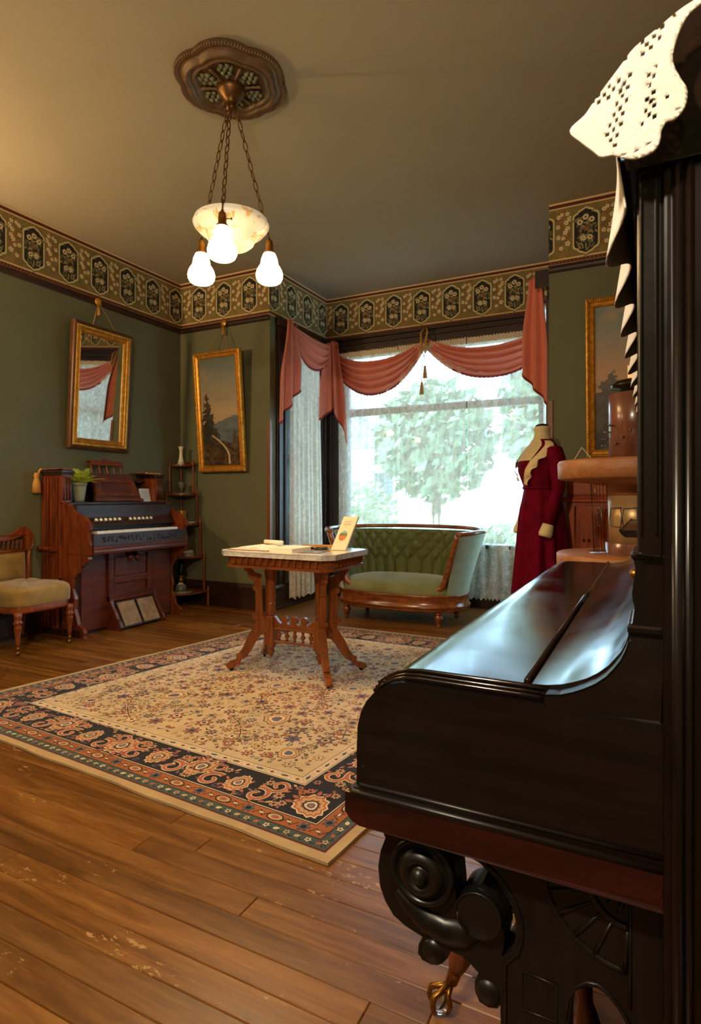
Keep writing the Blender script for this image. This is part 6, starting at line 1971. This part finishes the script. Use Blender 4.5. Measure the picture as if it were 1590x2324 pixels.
for v_, hw, th in ((0.190, 0.026, 0.0022), (0.184, 0.020, 0.0012), (0.172, 0.026, 0.0030), (0.164, 0.022, 0.0016), (0.150, 0.008, 0.0010), (0.054, 0.024, 0.0010)):
    b.prism([(-0.004 - hw, v_), (-0.004 + hw, v_), (-0.004 + hw, v_ + th), (-0.004 - hw, v_ + th)], lambda p, q, a: tuple(cq(p, q, a)), 0.0002, 0.0006)
b.build('print', m_cardtxt, cd)
m_acr = M('clear_acrylic', (200, 205, 205), 0.1)
m_acr.node_tree.nodes['Principled BSDF'].inputs['Transmission Weight'].default_value = 0.9
b = MB(); p0_, p1_ = cq(0, 0.20, -0.019), cq(0, 0.0, -0.10)
b.prism([(-0.045, 0), (0.045, 0), (0.045, 1), (-0.045, 1)], lambda p, q, a: tuple(cq(p, 0, -0.10 + a).lerp(cq(p, 0.20, -0.020 + a), q)), 0.0, 0.002); b.build('stand', m_acr, cd)

# ------------------------------------------------------------------ tufted oval settee
m_set = wood('settee_walnut', (74, 34, 14), (150, 84, 40), 0.22, 'x', 8, coat=0.3)
m_velg = M('moss_velvet', (92, 98, 46), 0.8, var=0.12, vscale=8, sheen=0.25)
m_velp = M('sage_velvet', (150, 158, 128), 0.85, var=0.12, vscale=10, sheen=0.5)
SX, SY = -2.035, 5.055
st = thing('tufted_settee', 'oval green velvet tufted settee with walnut frame before the window', 'settee', (SX, SY, 0))
def ell(a, A, B, n=2.3):
    c, s_ = math.cos(a), math.sin(a)
    return (math.copysign(abs(c) ** (2 / n), c) * A, math.copysign(abs(s_) ** (2 / n), s_) * B)
def oval_ring(prof, nm, mat, n=72):
    b = MB()
    b.grid(n, len(prof) - 1, lambda u, v: (SX + ell(2 * PI * u, prof[int(round(v * (len(prof) - 1)))][0], prof[int(round(v * (len(prof) - 1)))][1])[0], SY + ell(2 * PI * u, prof[int(round(v * (len(prof) - 1)))][0], prof[int(round(v * (len(prof) - 1)))][1])[1], prof[int(round(v * (len(prof) - 1)))][2]), closed_u=True)
    return b.build(nm, mat, st)
oval_ring([(0.0, 0.0, 0.125), (0.56, 0.31, 0.125), (0.600, 0.345, 0.130), (0.612, 0.357, 0.142), (0.600, 0.345, 0.154), (0.612, 0.357, 0.160), (0.616, 0.360, 0.172), (0.604, 0.350, 0.180), (0.600, 0.346, 0.250), (0.606, 0.352, 0.258), (0.604, 0.350, 0.272), (0.58, 0.33, 0.276), (0.0, 0.0, 0.276)], 'base_rail', m_set)
m_velt = M('seat_velvet', (122, 126, 84), 0.85, var=0.1, vscale=10, sheen=0.5)
oval_ring([(0.585, 0.335, 0.262), (0.592, 0.342, 0.285), (0.585, 0.338, 0.318), (0.560, 0.322, 0.345), (0.50, 0.28, 0.372), (0.40, 0.21, 0.392), (0.22, 0.12, 0.402), (0.0, 0.0, 0.404)], 'seat_cushion', m_velt)
fprof = [(0.014, 0.0), (0.020, 0.004), (0.020, 0.018), (0.014, 0.026), (0.022, 0.040), (0.034, 0.065), (0.037, 0.082), (0.030, 0.100), (0.022, 0.108), (0.030, 0.114), (0.032, 0.126)]
for x, y_ in ((-1.612, 4.805), (-2.500, 4.835), (-1.605, 5.290), (-2.490, 5.250)):
    b = MB(); b.lathe(fprof, (x, y_, 0), 18); b.build('foot', m_set, st)
# back shell: from right arm round the back to the left arm
A0, A1 = math.radians(-38), math.radians(218)
def shell(u, v, off=0.0):
    a = A0 + (A1 - A0) * u
    fl_ = v ** 1.25
    e_ = ell(a, 0.588 + 0.150 * fl_ + off, 0.338 + 0.100 * fl_ + off)
    edge = min(1.0, min(u, 1 - u) / 0.10)
    z = 0.270 + (0.525 - 0.015 * (1 - edge)) * v
    return Vector((SX + e_[0], SY + e_[1], z))
NB = 23
def tuft(u, v):
    p = shell(u, v, -0.035)
    s_, t = u * NB, v
    if t > 0.42:
        tt = (t - 0.42) / 0.29
        d = (abs(math.sin(PI * (s_ + tt) / 1)) * abs(math.sin(PI * (s_ - tt) / 1))) ** 0.42
    else:
        d = abs(math.sin(PI * s_)) ** 0.42
        q = max(0.0, (t - 0.34) / 0.08)
        d2 = (abs(math.sin(PI * (s_ + 0.0))) * abs(math.sin(PI * s_))) ** 0.42
        d = d * (1 - q) + d2 * q
    ed = min(1.0, min(u, 1 - u) / 0.03) * min(1.0, (1 - v) / 0.06)
    a = A0 + (A1 - A0) * u
    n_ = Vector((-math.cos(a) * 0.8, -math.sin(a), 0.15)).normalized()
    return p + n_ * (0.050 * d * ed)
b = MB(); b.grid(414, 64, tuft); b.build('tufted_back', m_velg, st)
b = MB(); b.grid(80, 12, lambda u, v: shell(u, v, 0.012)); b.build('outer_back', m_velp, st)
btn = MB(); btn.ball((0, 0, 0), 0.010, 8, 5)
bt0 = None
for i in range(1, NB):
    for t, hs_ in ((0.42, 0.0), (0.565, 0.5), (0.71, 0.0), (0.855, 0.5)):
        u = (i + hs_) / NB
        if u > 0.98:
            continue
        a = A0 + (A1 - A0) * u
        p = shell(u, t, -0.035) + Vector((-math.cos(a) * 0.8, -math.sin(a), 0.15)).normalized() * 0.004
        if bt0 is None:
            bt0 = btn.build('button', m_velg); bt0.parent = st; o = bt0
        else:
            o = copy_obj(bt0, st)
        o.location = p - Vector((SX, SY, 0))
# top rail and scrolled arm fronts
rail_pts = []
for i in range(61):
    u = i / 60
    p = shell(u, 1.0, -0.005)
    rail_pts.append(p + Vector((0, 0, 0.012 + 0.020 * math.sin(PI * u) ** 2)))
b = MB(); b.tube(rail_pts, [(0.020, 0.032)] * 61, 10, flat=(0, 0, 1)); b.build('top_rail', m_set, st)
for e, u0 in ((1, 0.0), (-1, 1.0)):
    t_ = shell(u0, 1.0, -0.005) + Vector((0, 0, 0.012)); m1 = shell(u0, 0.75, -0.010); m2 = shell(u0, 0.4, -0.015); m3 = shell(u0, 0.12, -0.02)
    fr_ = Vector((-e * 0.05, -0.03, 0))
    pts = [t_, t_ + Vector((0, -0.012, -0.03)), m1 + Vector((0, -0.015, 0)), m2 + Vector((0, -0.018, 0)), m3 + Vector((-e * 0.01, -0.02, 0.02)), m3 + Vector((-e * 0.05, -0.022, -0.012)), m3 + Vector((-e * 0.10, -0.03, -0.022)), m3 + Vector((-e * 0.125, -0.03, -0.005)), m3 + Vector((-e * 0.115, -0.03, 0.016)), m3 + Vector((-e * 0.100, -0.032, 0.006))]
    b = MB(); b.tube(pts, [0.022, 0.024, 0.024, 0.025, 0.028, 0.026, 0.020, 0.015, 0.012, 0.008], 10); b.build('scrolled_arm', m_set, st)
# ------------------------------------------------------------------ dress form in a velvet gown
m_vel = M('burgundy_velvet', (96, 0, 26), 0.8, var=0.3, vscale=14, bump=0.2, bscale=300, bdist=0.001, spec=0.08)
m_blouse = M('cream_cotton', (214, 192, 146), 0.85, var=0.08, vscale=20, bump=0.3, bscale=200, bdist=0.001)
m_clace = M('ivory_lace_trim', (222, 198, 150), 0.9, bump=0.6, bscale=140, bdist=0.003)
m_ceramic = M('pale_porcelain', (214, 210, 196), 0.25)
DX, DY = -0.690, 4.285
FA = math.radians(215)                      # way the form faces
fd = Vector((math.cos(FA), math.sin(FA), 0)); sd_ = Vector((-fd.y, fd.x, 0))
df_ = thing('dress_form', 'dress form in a long burgundy velvet gown with cream lace collar', 'dress form', (DX, DY, 0))
def dpt(s_, f, z):
    p = Vector((DX, DY, 0)) + sd_ * s_ + fd * f
    return (p.x, p.y, z)
# sections: z, half width, half depth, forward shift, fold amount
sec = [(0.02, 0.232, 0.215, 0.0, 0.060), (0.20, 0.222, 0.205, 0.0, 0.052), (0.45, 0.205, 0.188, 0.0, 0.044), (0.70, 0.186, 0.170, 0.0, 0.030), (0.90, 0.170, 0.155, 0.0, 0.020), (1.02, 0.160, 0.145, 0.0, 0.012), (1.12, 0.138, 0.120, 0.0, 0.006), (1.17, 0.130, 0.110, 0.005, 0.004), (1.22, 0.142, 0.120, 0.012, 0.004), (1.29, 0.162, 0.135, 0.022, 0.004), (1.35, 0.172, 0.130, 0.020, 0.0), (1.41, 0.180, 0.105, 0.005, 0.0), (1.455, 0.170, 0.080, -0.005, 0.0), (1.485, 0.120, 0.065, -0.008, 0.0), (1.505, 0.075, 0.060, -0.006, 0.0)]
def interp(z):
    for i in range(len(sec) - 1):
        if sec[i][0] <= z <= sec[i + 1][0]:
            f = (z - sec[i][0]) / (sec[i + 1][0] - sec[i][0])
            return [a * (1 - f) + c * f for a, c in zip(sec[i], sec[i + 1])]
    return list(sec[-1])
def gown(u, v):
    z = 0.02 + (1.505 - 0.02) * v
    _, w_, d_, sh, fo = interp(z)
    a = 2 * PI * u
    r = 1 + (fo / 0.2) * (0.6 * math.sin(9 * a + 1.3) + 0.4 * math.sin(14 * a + 0.4))
    return dpt(w_ * r * math.cos(a), sh + d_ * r * math.sin(a), z)
b = MB(); b.grid(96, 60, gown, closed_u=True); b.build('gown', m_vel, df_)
b = MB(); b.tube([gown(i / 48, (1.170 - 0.02) / 1.485) for i in range(48)], (0.012), 8, closed=True); b.build('waistband', m_vel, df_)
# sleeves: puffed top, long to the cuff
for e in (-1, 1):
    sh_ = Vector(dpt(e * 0.165, -0.005, 1.425)); el = Vector(dpt(e * 0.215, -0.015, 1.17)); wr = Vector(dpt(e * 0.205, 0.055, 0.915))
    pts = [sh_ + Vector((0, 0, 0.02)), sh_, sh_.lerp(el, 0.25) + sd_ * e * 0.020, sh_.lerp(el, 0.5) + sd_ * e * 0.015, el, el.lerp(wr, 0.5), wr]
    b = MB(); b.tube(pts, [0.030, 0.056, 0.060, 0.052, 0.042, 0.037, 0.033], 18); b.build('sleeve', m_vel, df_)
    dn = (wr - el).normalized()
    b = MB(); b.tube([wr - dn * 0.01, wr + dn * 0.02, wr + dn * 0.055, wr + dn * 0.075], [0.036, 0.041, 0.046, 0.040], 16); b.build('cuff', m_blouse, df_)
# neck, collar and cap of the form
b = MB(); b.lathe([(0.080, 1.455), (0.066, 1.495), (0.054, 1.53), (0.050, 1.565), (0.056, 1.572), (0.056, 1.590), (0.050, 1.597)], dpt(0, -0.004, 0), 24, sx=1.0, sy=1.0); b.build('high_collar', m_blouse, df_)
b = MB(); b.lathe([(0.046, 1.590), (0.047, 1.600), (0.040, 1.610), (0.020, 1.616), (0.0, 1.617)], dpt(0, -0.004, 0), 20); b.build('neck_cap', m_dkmetal, df_)
# blouse front in the open neck
b = MB()
def bib(u, v):
    a = PI / 2 + (u - 0.5) * 1.7
    z = 1.505 - 0.15 * v
    _, w_, d_, sh, fo = interp(z)
    k = 1.03 - 0.35 * v * abs(2 * u - 1) * 0
    hw = 1 - 0.25 * v
    a = PI / 2 + (u - 0.5) * 1.7 * hw
    return dpt(w_ * 1.03 * math.cos(a), sh + d_ * 1.05 * math.sin(a) + 0.004, z)
b.grid(16, 12, bib); b.build('blouse_front', m_blouse, df_)
# lace lapels falling from the shoulders to the waist, with ruffled edge
for e in (-1, 1):
    def lapel(u, v, e=e):
        z = 1.49 - (0.30 if e > 0 else 0.27) * v
        _, w_, d_, sh, fo = interp(z)
        a0 = PI / 2 - e * (1.15 - 0.98 * v)
        a1 = a0 - e * (0.55 - 0.25 * v)
        a = a0 + (a1 - a0) * u
        ruf = 0.010 * math.sin(26 * v + 2 * u) * u
        return dpt(w_ * 1.05 * math.cos(a), sh + (d_ * 1.07) * math.sin(a) + 0.010 + ruf, z + 0.006 * math.sin(30 * v) * u)
    b = MB(); b.grid(8, 40, lapel); b.build('lace_lapel', m_clace, df_, solid=0.003)
b = MB(); b.tube([(DX, DY, 0.02), (DX, DY, 1.0)], 0.015, 8); b.lathe([(0.0, 0.0), (0.16, 0.0), (0.16, 0.012), (0.02, 0.03)], (DX, DY, 0), 20); b.build('stand', m_dkmetal, df_)

# ------------------------------------------------------------------ reddish secretary cabinet by the back wall
m_cab = wood('mahogany_cabinet', (126, 44, 12), (196, 92, 34), 0.42, 'z', 6, spec=0.25)
m_cabx = wood('mahogany_rail', (126, 44, 12), (196, 92, 34), 0.42, 'x', 6, spec=0.25)
cb_ = thing('secretary_cabinet', 'reddish mahogany secretary cabinet under the sunset painting', 'cabinet', (-0.1, 4.58, 0))
b = MB(); b.prism([(-0.545, 4.470), (0.36, 4.470), (0.40, 4.510), (0.40, 4.745), (-0.585, 4.745), (-0.585, 4.510)], XY, 0.0, 1.075); b.build('body', m_cab, cb_, bevel=0.006)
b = MB(); b.box(-0.605, 4.445, 1.070, 0.42, 4.745, 1.092); b.box(-0.59, 4.460, 1.092, 0.40, 4.745, 1.106); b.build('ledge', m_cabx, cb_, bevel=0.006)
b = MB(); b.prism([(4.745, 1.106), (4.490, 1.106), (4.490, 1.215), (4.505, 1.225), (4.495, 1.25), (4.745, 1.30)], YZ, -0.545, 0.36); b.build('upper_case', m_cabx, cb_, bevel=0.004)
b = MB(); b.box(-0.535, 4.478, 1.118, 0.35, 4.490, 1.212); dr = b.build('drawer', m_cabx, cb_, bevel=0.005)
for x in (-0.36, 0.18):
    b = MB(); b.box(x - 0.005, 4.472, 1.135, x + 0.005, 4.479, 1.170); b.build('keyhole_plate', m_brass, dr, bevel=0.002)
for x0, x1, kx in ((-0.485, -0.070, -0.105), (-0.060, 0.35, -0.025)):
    b = MB(); b.box(x0, 4.458, 0.10, x1, 4.470, 1.045); d_ = b.build('door', m_cab, cb_, bevel=0.004)
    b = MB(); b.box(x0 + 0.02, 4.452, 0.14, x1 - 0.02, 4.458, 0.965); b.build('door_panel', m_cab, d_, bevel=0.005)
for x in (-0.43, -0.395):
    b = MB(); b.lathe([(0.004, 0.0), (0.004, 0.012), (0.010, 0.014), (0.010, 0.022), (0.0, 0.026)], (x, 4.454, 0.805), 10, rot=Vector((0, 0, 1)).rotation_difference(Vector((0, -1, 0))).to_matrix()); b.build('knob', m_brass, cb_)
b = MB(); b.tube([(-0.490, 4.462, 0.12), (-0.490, 4.462, 1.04)], 0.005, 8); b.build('brass_bead', m_brass, cb_)
b = MB(); b.box(-0.60, 4.455, 0.0, 0.41, 4.745, 0.09); b.build('plinth', m_cabx, cb_, bevel=0.008)

# ------------------------------------------------------------------ round wooden machine model with discs, wires and copper drum
m_copper = wood('coppery_drum', (84, 46, 32), (132, 84, 62), 0.25, 'z', 4, coat=0.3)
m_disc = wood('beech_disc', (132, 80, 42), (176, 114, 66), 0.5, 'x', 5)
m_tin = M('tan_tin', (196, 158, 104), 0.35, 0.4, var=0.1, vscale=6)
m_steel = M('steel_pin', (120, 118, 116), 0.3, 0.9)
MX, MY = -0.078, 3.215
mc_ = thing('drum_machine', 'wooden machine model of stacked round discs and a coppery drum behind the piano', 'machine model', (MX, MY, 0))
b = MB(); b.lathe([(0.0, 0.0), (0.30, 0.0), (0.30, 0.04), (0.08, 0.06), (0.06, 0.10), (0.06, 0.74), (0.10, 0.76)], (MX, MY, 0), 32); b.build('pedestal', m_disc, mc_)
b = MB(); b.lathe([(0.0, 0.745), (0.355, 0.745), (0.362, 0.752), (0.362, 0.820), (0.355, 0.827), (0.0, 0.827)], (MX, MY, 0), 64); b.build('lower_disc', m_disc, mc_)
b = MB(); b.lathe([(0.21, 0.827), (0.21, 0.832), (0.135, 0.834), (0.135, 0.880), (0.130, 0.885), (0.0, 0.885)], (MX, MY, 0), 48); b.build('lower_drum', m_copper, mc_)
b = MB(); b.lathe([(0.122, 0.885), (0.122, 1.12), (0.0, 1.12)], (MX, MY, 0), 48); b.build('tin_cylinder', m_tin, mc_)
b = MB(); b.lathe([(0.0, 1.115), (0.130, 1.115), (0.130, 1.160), (0.19, 1.168), (0.345, 1.190), (0.355, 1.198), (0.358, 1.270), (0.350, 1.282), (0.0, 1.285)], (MX, MY, 0), 64); b.build('upper_disc', m_disc, mc_)
b = MB(); b.lathe([(0.118, 1.285), (0.118, 1.605), (0.112, 1.61), (0.0, 1.61)], (MX, MY, 0), 48); b.build('pinned_drum', m_copper, mc_)
b = MB(); b.lathe([(0.0, 1.61), (0.07, 1.612), (0.07, 1.635), (0.105, 1.640), (0.108, 1.652), (0.085, 1.672), (0.03, 1.682), (0.0, 1.683)], (MX, MY, 0), 40); b.build('drum_cap', m_dkmetal, mc_)
b = MB(); b.prism([(-0.03, 1.68), (0.05, 1.68), (0.00, 1.705), (-0.03, 1.745)], lambda p, q, a: (MX + p, MY - 0.05 + a, q), 0, 0.004); b.build('fin', m_tin, mc_)
rgm = random.Random(3)
rp = []
for i in range(14):
    a = math.radians(180 + i * 14); z = 1.36 + 0.03 * (i % 4)
    d_ = Vector((math.cos(a), math.sin(a), 0))
    b = MB(); b.tube([Vector((MX, MY, z)) + d_ * 0.115, Vector((MX, MY, z)) + d_ * 0.145], [0.003, 0.004], 6); b.ball(Vector((MX, MY, z)) + d_ * 0.146, 0.006, 8, 5); b.build('pin', m_steel, mc_)
for i in range(8):
    a = math.radians(186 + i * 7.0)
    d_ = Vector((math.cos(a), math.sin(a), 0))
    b = MB(); b.tube([Vector((MX, MY, 0.83)) + d_ * 0.185, Vector((MX, MY, 1.18)) + d_ * 0.20], 0.0012, 5); b.build('wire', m_dkmetal, mc_)
for a_, r_ in ((200, 0.165), (232, 0.130), (262, 0.130)):
    a = math.radians(a_); d_ = Vector((math.cos(a), math.sin(a), 0)); t_ = Vector((-d_.y, d_.x, 0))
    c = Vector((MX, MY, 1.005)) + d_ * r_
    b = MB(); b.tube([c - t_ * 0.028 + Vector((0, 0, 0.045)), c - t_ * 0.034, c - t_ * 0.028 - Vector((0, 0, 0.04)), c + t_ * 0.028 - Vector((0, 0, 0.045)), c + t_ * 0.034, c + t_ * 0.028 + Vector((0, 0, 0.05))], 0.003, 6, closed=True); b.build('wire_loop', m_steel, mc_)
b = MB(); b.obox((MX - 0.245, MY - 0.12, 1.315), (0.5, 0, 0.86), (0, 1, 0), (-0.86, 0, 0.5), 0.035, 0.03, 0.001); b.obox((MX - 0.205, MY - 0.12, 1.315), (-0.6, 0, 0.8), (0, 1, 0), (0.8, 0, 0.6), 0.035, 0.03, 0.001)
tag(b.build('folded_card', m_paper, origin=(MX - 0.22, MY - 0.12, 1.29)), 'small folded paper tent card on the upper machine disc', 'card')

# ------------------------------------------------------------------ corner whatnot shelf and its ornaments
m_wn = wood('whatnot_walnut', (78, 34, 14), (138, 72, 34), 0.3, 'z', 8)
wt = thing('corner_shelf', 'tall graduated walnut corner shelf with turned posts by the organ', 'corner shelf', (-4.35, 4.67, 0))
CRX, CRY = -4.412, 4.738
zs_ = [1.425, 1.125, 0.825, 0.495, 0.140]
Rs = [0.215, 0.262, 0.308, 0.358, 0.412]
for i, (z, R_) in enumerate(zip(zs_, Rs)):
    pts = [(CRX, CRY)]
    n = 18
    for k in range(n + 1):
        a = -PI / 2 + (PI / 2) * k / n
        r = R_ * (0.93 + 0.07 * math.cos(4 * (a + PI / 4)))
        pts.append((CRX + r * math.cos(a), CRY + r * math.sin(a)))
    b = MB(); b.prism(pts, XY, z, z + 0.016); b.build('shelf', m_wn, wt, bevel=0.004)
    # little back gallery on the top
    if i == 0:
        b = MB(); b.prism([(CRX, z + 0.016), (CRX + R_, z + 0.016), (CRX + R_, z + 0.03), (CRX + R_ * 0.6, z + 0.055), (CRX + R_ * 0.3, z + 0.04), (CRX, z + 0.06)], XZ, CRY, CRY + 0.008); b.build('gallery', m_wn, wt)
def post(x, y_, z0, z1, fin=True):
    pr = [(0.008, z0)]
    n = max(3, int((z1 - z0) / 0.035))
    for k in range(n):
        f0 = z0 + (z1 - z0) * (k + 0.25) / n; f1 = z0 + (z1 - z0) * (k + 0.75) / n
        pr += [(0.0145, f0), (0.0095, f1)]
    pr += [(0.009, z1)]
    if fin:
        pr += [(0.015, z1 + 0.018), (0.013, z1 + 0.030), (0.006, z1 + 0.038), (0.008, z1 + 0.046), (0.0, z1 + 0.056)]
    b = MB(); b.lathe(pr, (x, y_, 0), 10); b.build('turned_post', m_wn, wt)
for i in range(5):
    zt = zs_[i] + 0.016
    zb = zs_[i + 1] + 0.016 if i < 4 else 0.0
    e = Rs[i] - 0.03
    post(CRX + e, CRY - 0.02, zb, zs_[i]); post(CRX + 0.02, CRY - e, zb, zs_[i]); post(CRX + 0.02, CRY - 0.02, zb, zs_[i], False)
    for (x, y_) in ((CRX + e, CRY - 0.02), (CRX + 0.02, CRY - e)):
        b = MB(); b.lathe([(0.010, zt), (0.015, zt + 0.016), (0.012, zt + 0.028), (0.006, zt + 0.036), (0.008, zt + 0.044), (0.0, zt + 0.052)], (x, y_, 0), 10); b.build('finial', m_wn, wt)
ox, oy = CRX + 0.10, CRY - 0.10
vs = thing('bud_vase', 'slender white porcelain bud vase on the top corner shelf', 'vase', (ox - 0.005, oy, zs_[0] + 0.0165))
b = MB(); b.lathe([(0.0, 0.0), (0.034, 0.0), (0.035, 0.012), (0.026, 0.05), (0.018, 0.085), (0.020, 0.10), (0.016, 0.115), (0.018, 0.15), (0.028, 0.185), (0.026, 0.186), (0.014, 0.14)], (ox - 0.005, oy, zs_[0] + 0.0165), 20); b.build('body', m_ceramic, vs)
b = MB(); b.lathe([(0.0345, 0.014), (0.033, 0.022)], (ox - 0.005, oy, zs_[0] + 0.0165), 20); b.build('green_band', m_pot, vs)
m_clear = M('clear_old_glass', (200, 205, 190), 0.08)
m_clear.node_tree.nodes['Principled BSDF'].inputs['Transmission Weight'].default_value = 0.85
gp_ = thing('glass_goblet', 'clear glass goblet on a pale doily, second corner shelf down', 'glass', (ox, oy, zs_[1] + 0.0165))
b = MB(); b.lathe([(0.0, 0.004), (0.040, 0.004), (0.040, 0.008), (0.008, 0.016), (0.007, 0.05), (0.030, 0.075), (0.036, 0.12), (0.034, 0.121), (0.026, 0.08), (0.0, 0.06)], (ox, oy, zs_[1] + 0.0165), 20); b.build('bowl', m_clear, gp_)
b = MB(); b.lathe([(0.0, 0.003), (0.085, 0.003), (0.085, 0.0), (0.0, 0.0)], (ox, oy, zs_[1] + 0.0165), 24); b.build('doily', m_clace, gp_)
m_gilt = M('gilded_porcelain', (206, 158, 74), 0.3, 0.4)
cp = thing('cream_pitcher', 'small cream pitcher with a golden rim on the middle corner shelf', 'pitcher', (ox + 0.02, oy - 0.02, zs_[2] + 0.0165))
q = (ox + 0.02, oy - 0.02, zs_[2] + 0.0165)
b = MB(); b.lathe([(0.0, 0.0), (0.030, 0.0), (0.046, 0.03), (0.048, 0.055), (0.036, 0.085)], q, 20); b.build('body', m_ceramic, cp)
b = MB(); b.lathe([(0.036, 0.085), (0.028, 0.10), (0.030, 0.115), (0.038, 0.130), (0.034, 0.130), (0.024, 0.105)], q, 20); b.build('gilt_rim', m_gilt, cp)
b = MB(); b.tube([(q[0] + 0.030, q[1] - 0.005, q[2] + 0.122), (q[0] + 0.056, q[1] - 0.008, q[2] + 0.118), (q[0] + 0.058, q[1] - 0.008, q[2] + 0.085), (q[0] + 0.040, q[1] - 0.006, q[2] + 0.07)], 0.005, 8); b.build('handle', m_gilt, cp)
dish = MB(); dish.lathe([(0.0, 0.0), (0.04, 0.0), (0.065, 0.014), (0.064, 0.016), (0.038, 0.005), (0.0, 0.004)], (CRX + 0.22, CRY - 0.10, zs_[2] + 0.0165), 20)
tag(dish.build('small_dish', m_ceramic, origin=(CRX + 0.22, CRY - 0.10, zs_[2] + 0.0165)), 'small white dish beside the pitcher on the middle corner shelf', 'dish')
m_bookw = M('worn_book_pages', (176, 168, 150), 0.8)
for k, (dz, ang, lab) in enumerate(((0.0, 0.1, 'worn pale book lying flat on the fourth corner shelf'), (0.032, -0.25, 'pale book lying tilted on top of another on the corner shelf'))):
    b = MB(); z0 = zs_[3] + 0.0165 + dz
    b.obox((CRX + 0.17, CRY - 0.15, z0 + 0.015), (math.cos(ang), math.sin(ang), 0.0), (-math.sin(ang), math.cos(ang), 0), (0, 0, 1), 0.085, 0.06, 0.0145)
    r = thing('old_book', lab, 'book', (CRX + 0.17, CRY - 0.15, z0), 'old books on the corner shelf')
    b.build('pages', m_bookw, r)
    b = MB()
    for e in (0.0005, 0.0285):
        b.obox((CRX + 0.17, CRY - 0.15, z0 + e + 0.0005), (math.cos(ang), math.sin(ang), 0.0), (-math.sin(ang), math.cos(ang), 0), (0, 0, 1), 0.088, 0.063, 0.0012)
    b.build('cover', m_ink if k else m_pot, r)
m_lampglass = M('dark_lamp_glass', (30, 34, 40), 0.05)
m_lampglass.node_tree.nodes['Principled BSDF'].inputs['Transmission Weight'].default_value = 0.6
ol = thing('oil_lamp', 'glass oil lamp with tall chimney on the bottom corner shelf', 'oil lamp', (CRX + 0.14, CRY - 0.15, zs_[4] + 0.0165))
q = (CRX + 0.14, CRY - 0.15, zs_[4] + 0.0165)
b = MB(); b.lathe([(0.0, 0.0), (0.055, 0.0), (0.058, 0.02), (0.050, 0.055), (0.022, 0.075), (0.020, 0.085)], q, 20); b.build('font', m_clear, ol)
b = MB(); b.lathe([(0.020, 0.085), (0.028, 0.09), (0.028, 0.12), (0.020, 0.135), (0.034, 0.145), (0.034, 0.155)], q, 20); b.build('burner', m_brass, ol)
b = MB(); b.lathe([(0.030, 0.155), (0.044, 0.19), (0.042, 0.22), (0.026, 0.26), (0.024, 0.325), (0.022, 0.325), (0.024, 0.26), (0.040, 0.21)], q, 20); b.build('chimney', m_lampglass, ol)
b = MB(); b.lathe([(0.0, 0.0018), (0.10, 0.0018), (0.10, 0.0), (0.0, 0.0)], (CRX + 0.20, CRY - 0.20, zs_[4] + 0.0165), 24)
tag(b.build('green_doily', m_pot, origin=(CRX + 0.20, CRY - 0.20, zs_[4] + 0.0165)), 'round pale green mat beside the oil lamp on the bottom shelf', 'doily')
# ------------------------------------------------------------------ wall sconces that carry the two bulbs beyond the picture's edge
for k, yy in enumerate((1.70, 0.20)):
    sc_ = thing('wall_sconce', ('brass wall sconce with upturned opal shade, the one nearer the organ', 'brass wall sconce with upturned opal shade, the one farther from the organ')[k], 'sconce', (XL, yy, 2.05), 'wall sconces')
    b = MB(); b.lathe([(0.045, 0.0), (0.045, 0.008), (0.030, 0.014), (0.0, 0.016)], (XL, yy, 2.05), 20, rot=Vector((0, 0, 1)).rotation_difference(Vector((1, 0, 0))).to_matrix()); b.build('back_plate', m_brass, sc_)
    b = MB(); b.tube([(XL + 0.010, yy, 2.05), (XL + 0.050, yy, 2.04), (XL + 0.077, yy, 2.06), (XL + 0.079, yy, 2.12)], 0.006, 8); b.build('arm', m_brass, sc_)
    b = MB(); b.lathe([(0.006, 2.10), (0.020, 2.115), (0.022, 2.16), (0.028, 2.168)], (XL + 0.079, yy, 0), 16); b.build('socket', m_brass, sc_)
    b = MB(); b.lathe([(0.026, 2.165), (0.040, 2.19), (0.046, 2.22), (0.050, 2.245), (0.064, 2.268), (0.062, 2.270), (0.046, 2.245), (0.036, 2.19), (0.022, 2.168)], (XL + 0.079, yy, 0), 24); b.build('bell_shade', m_shade, sc_)
# ------------------------------------------------------------------ tidy helper properties
for o in bpy.data.objects:
    if '_o' in o.keys():
        del o['_o']
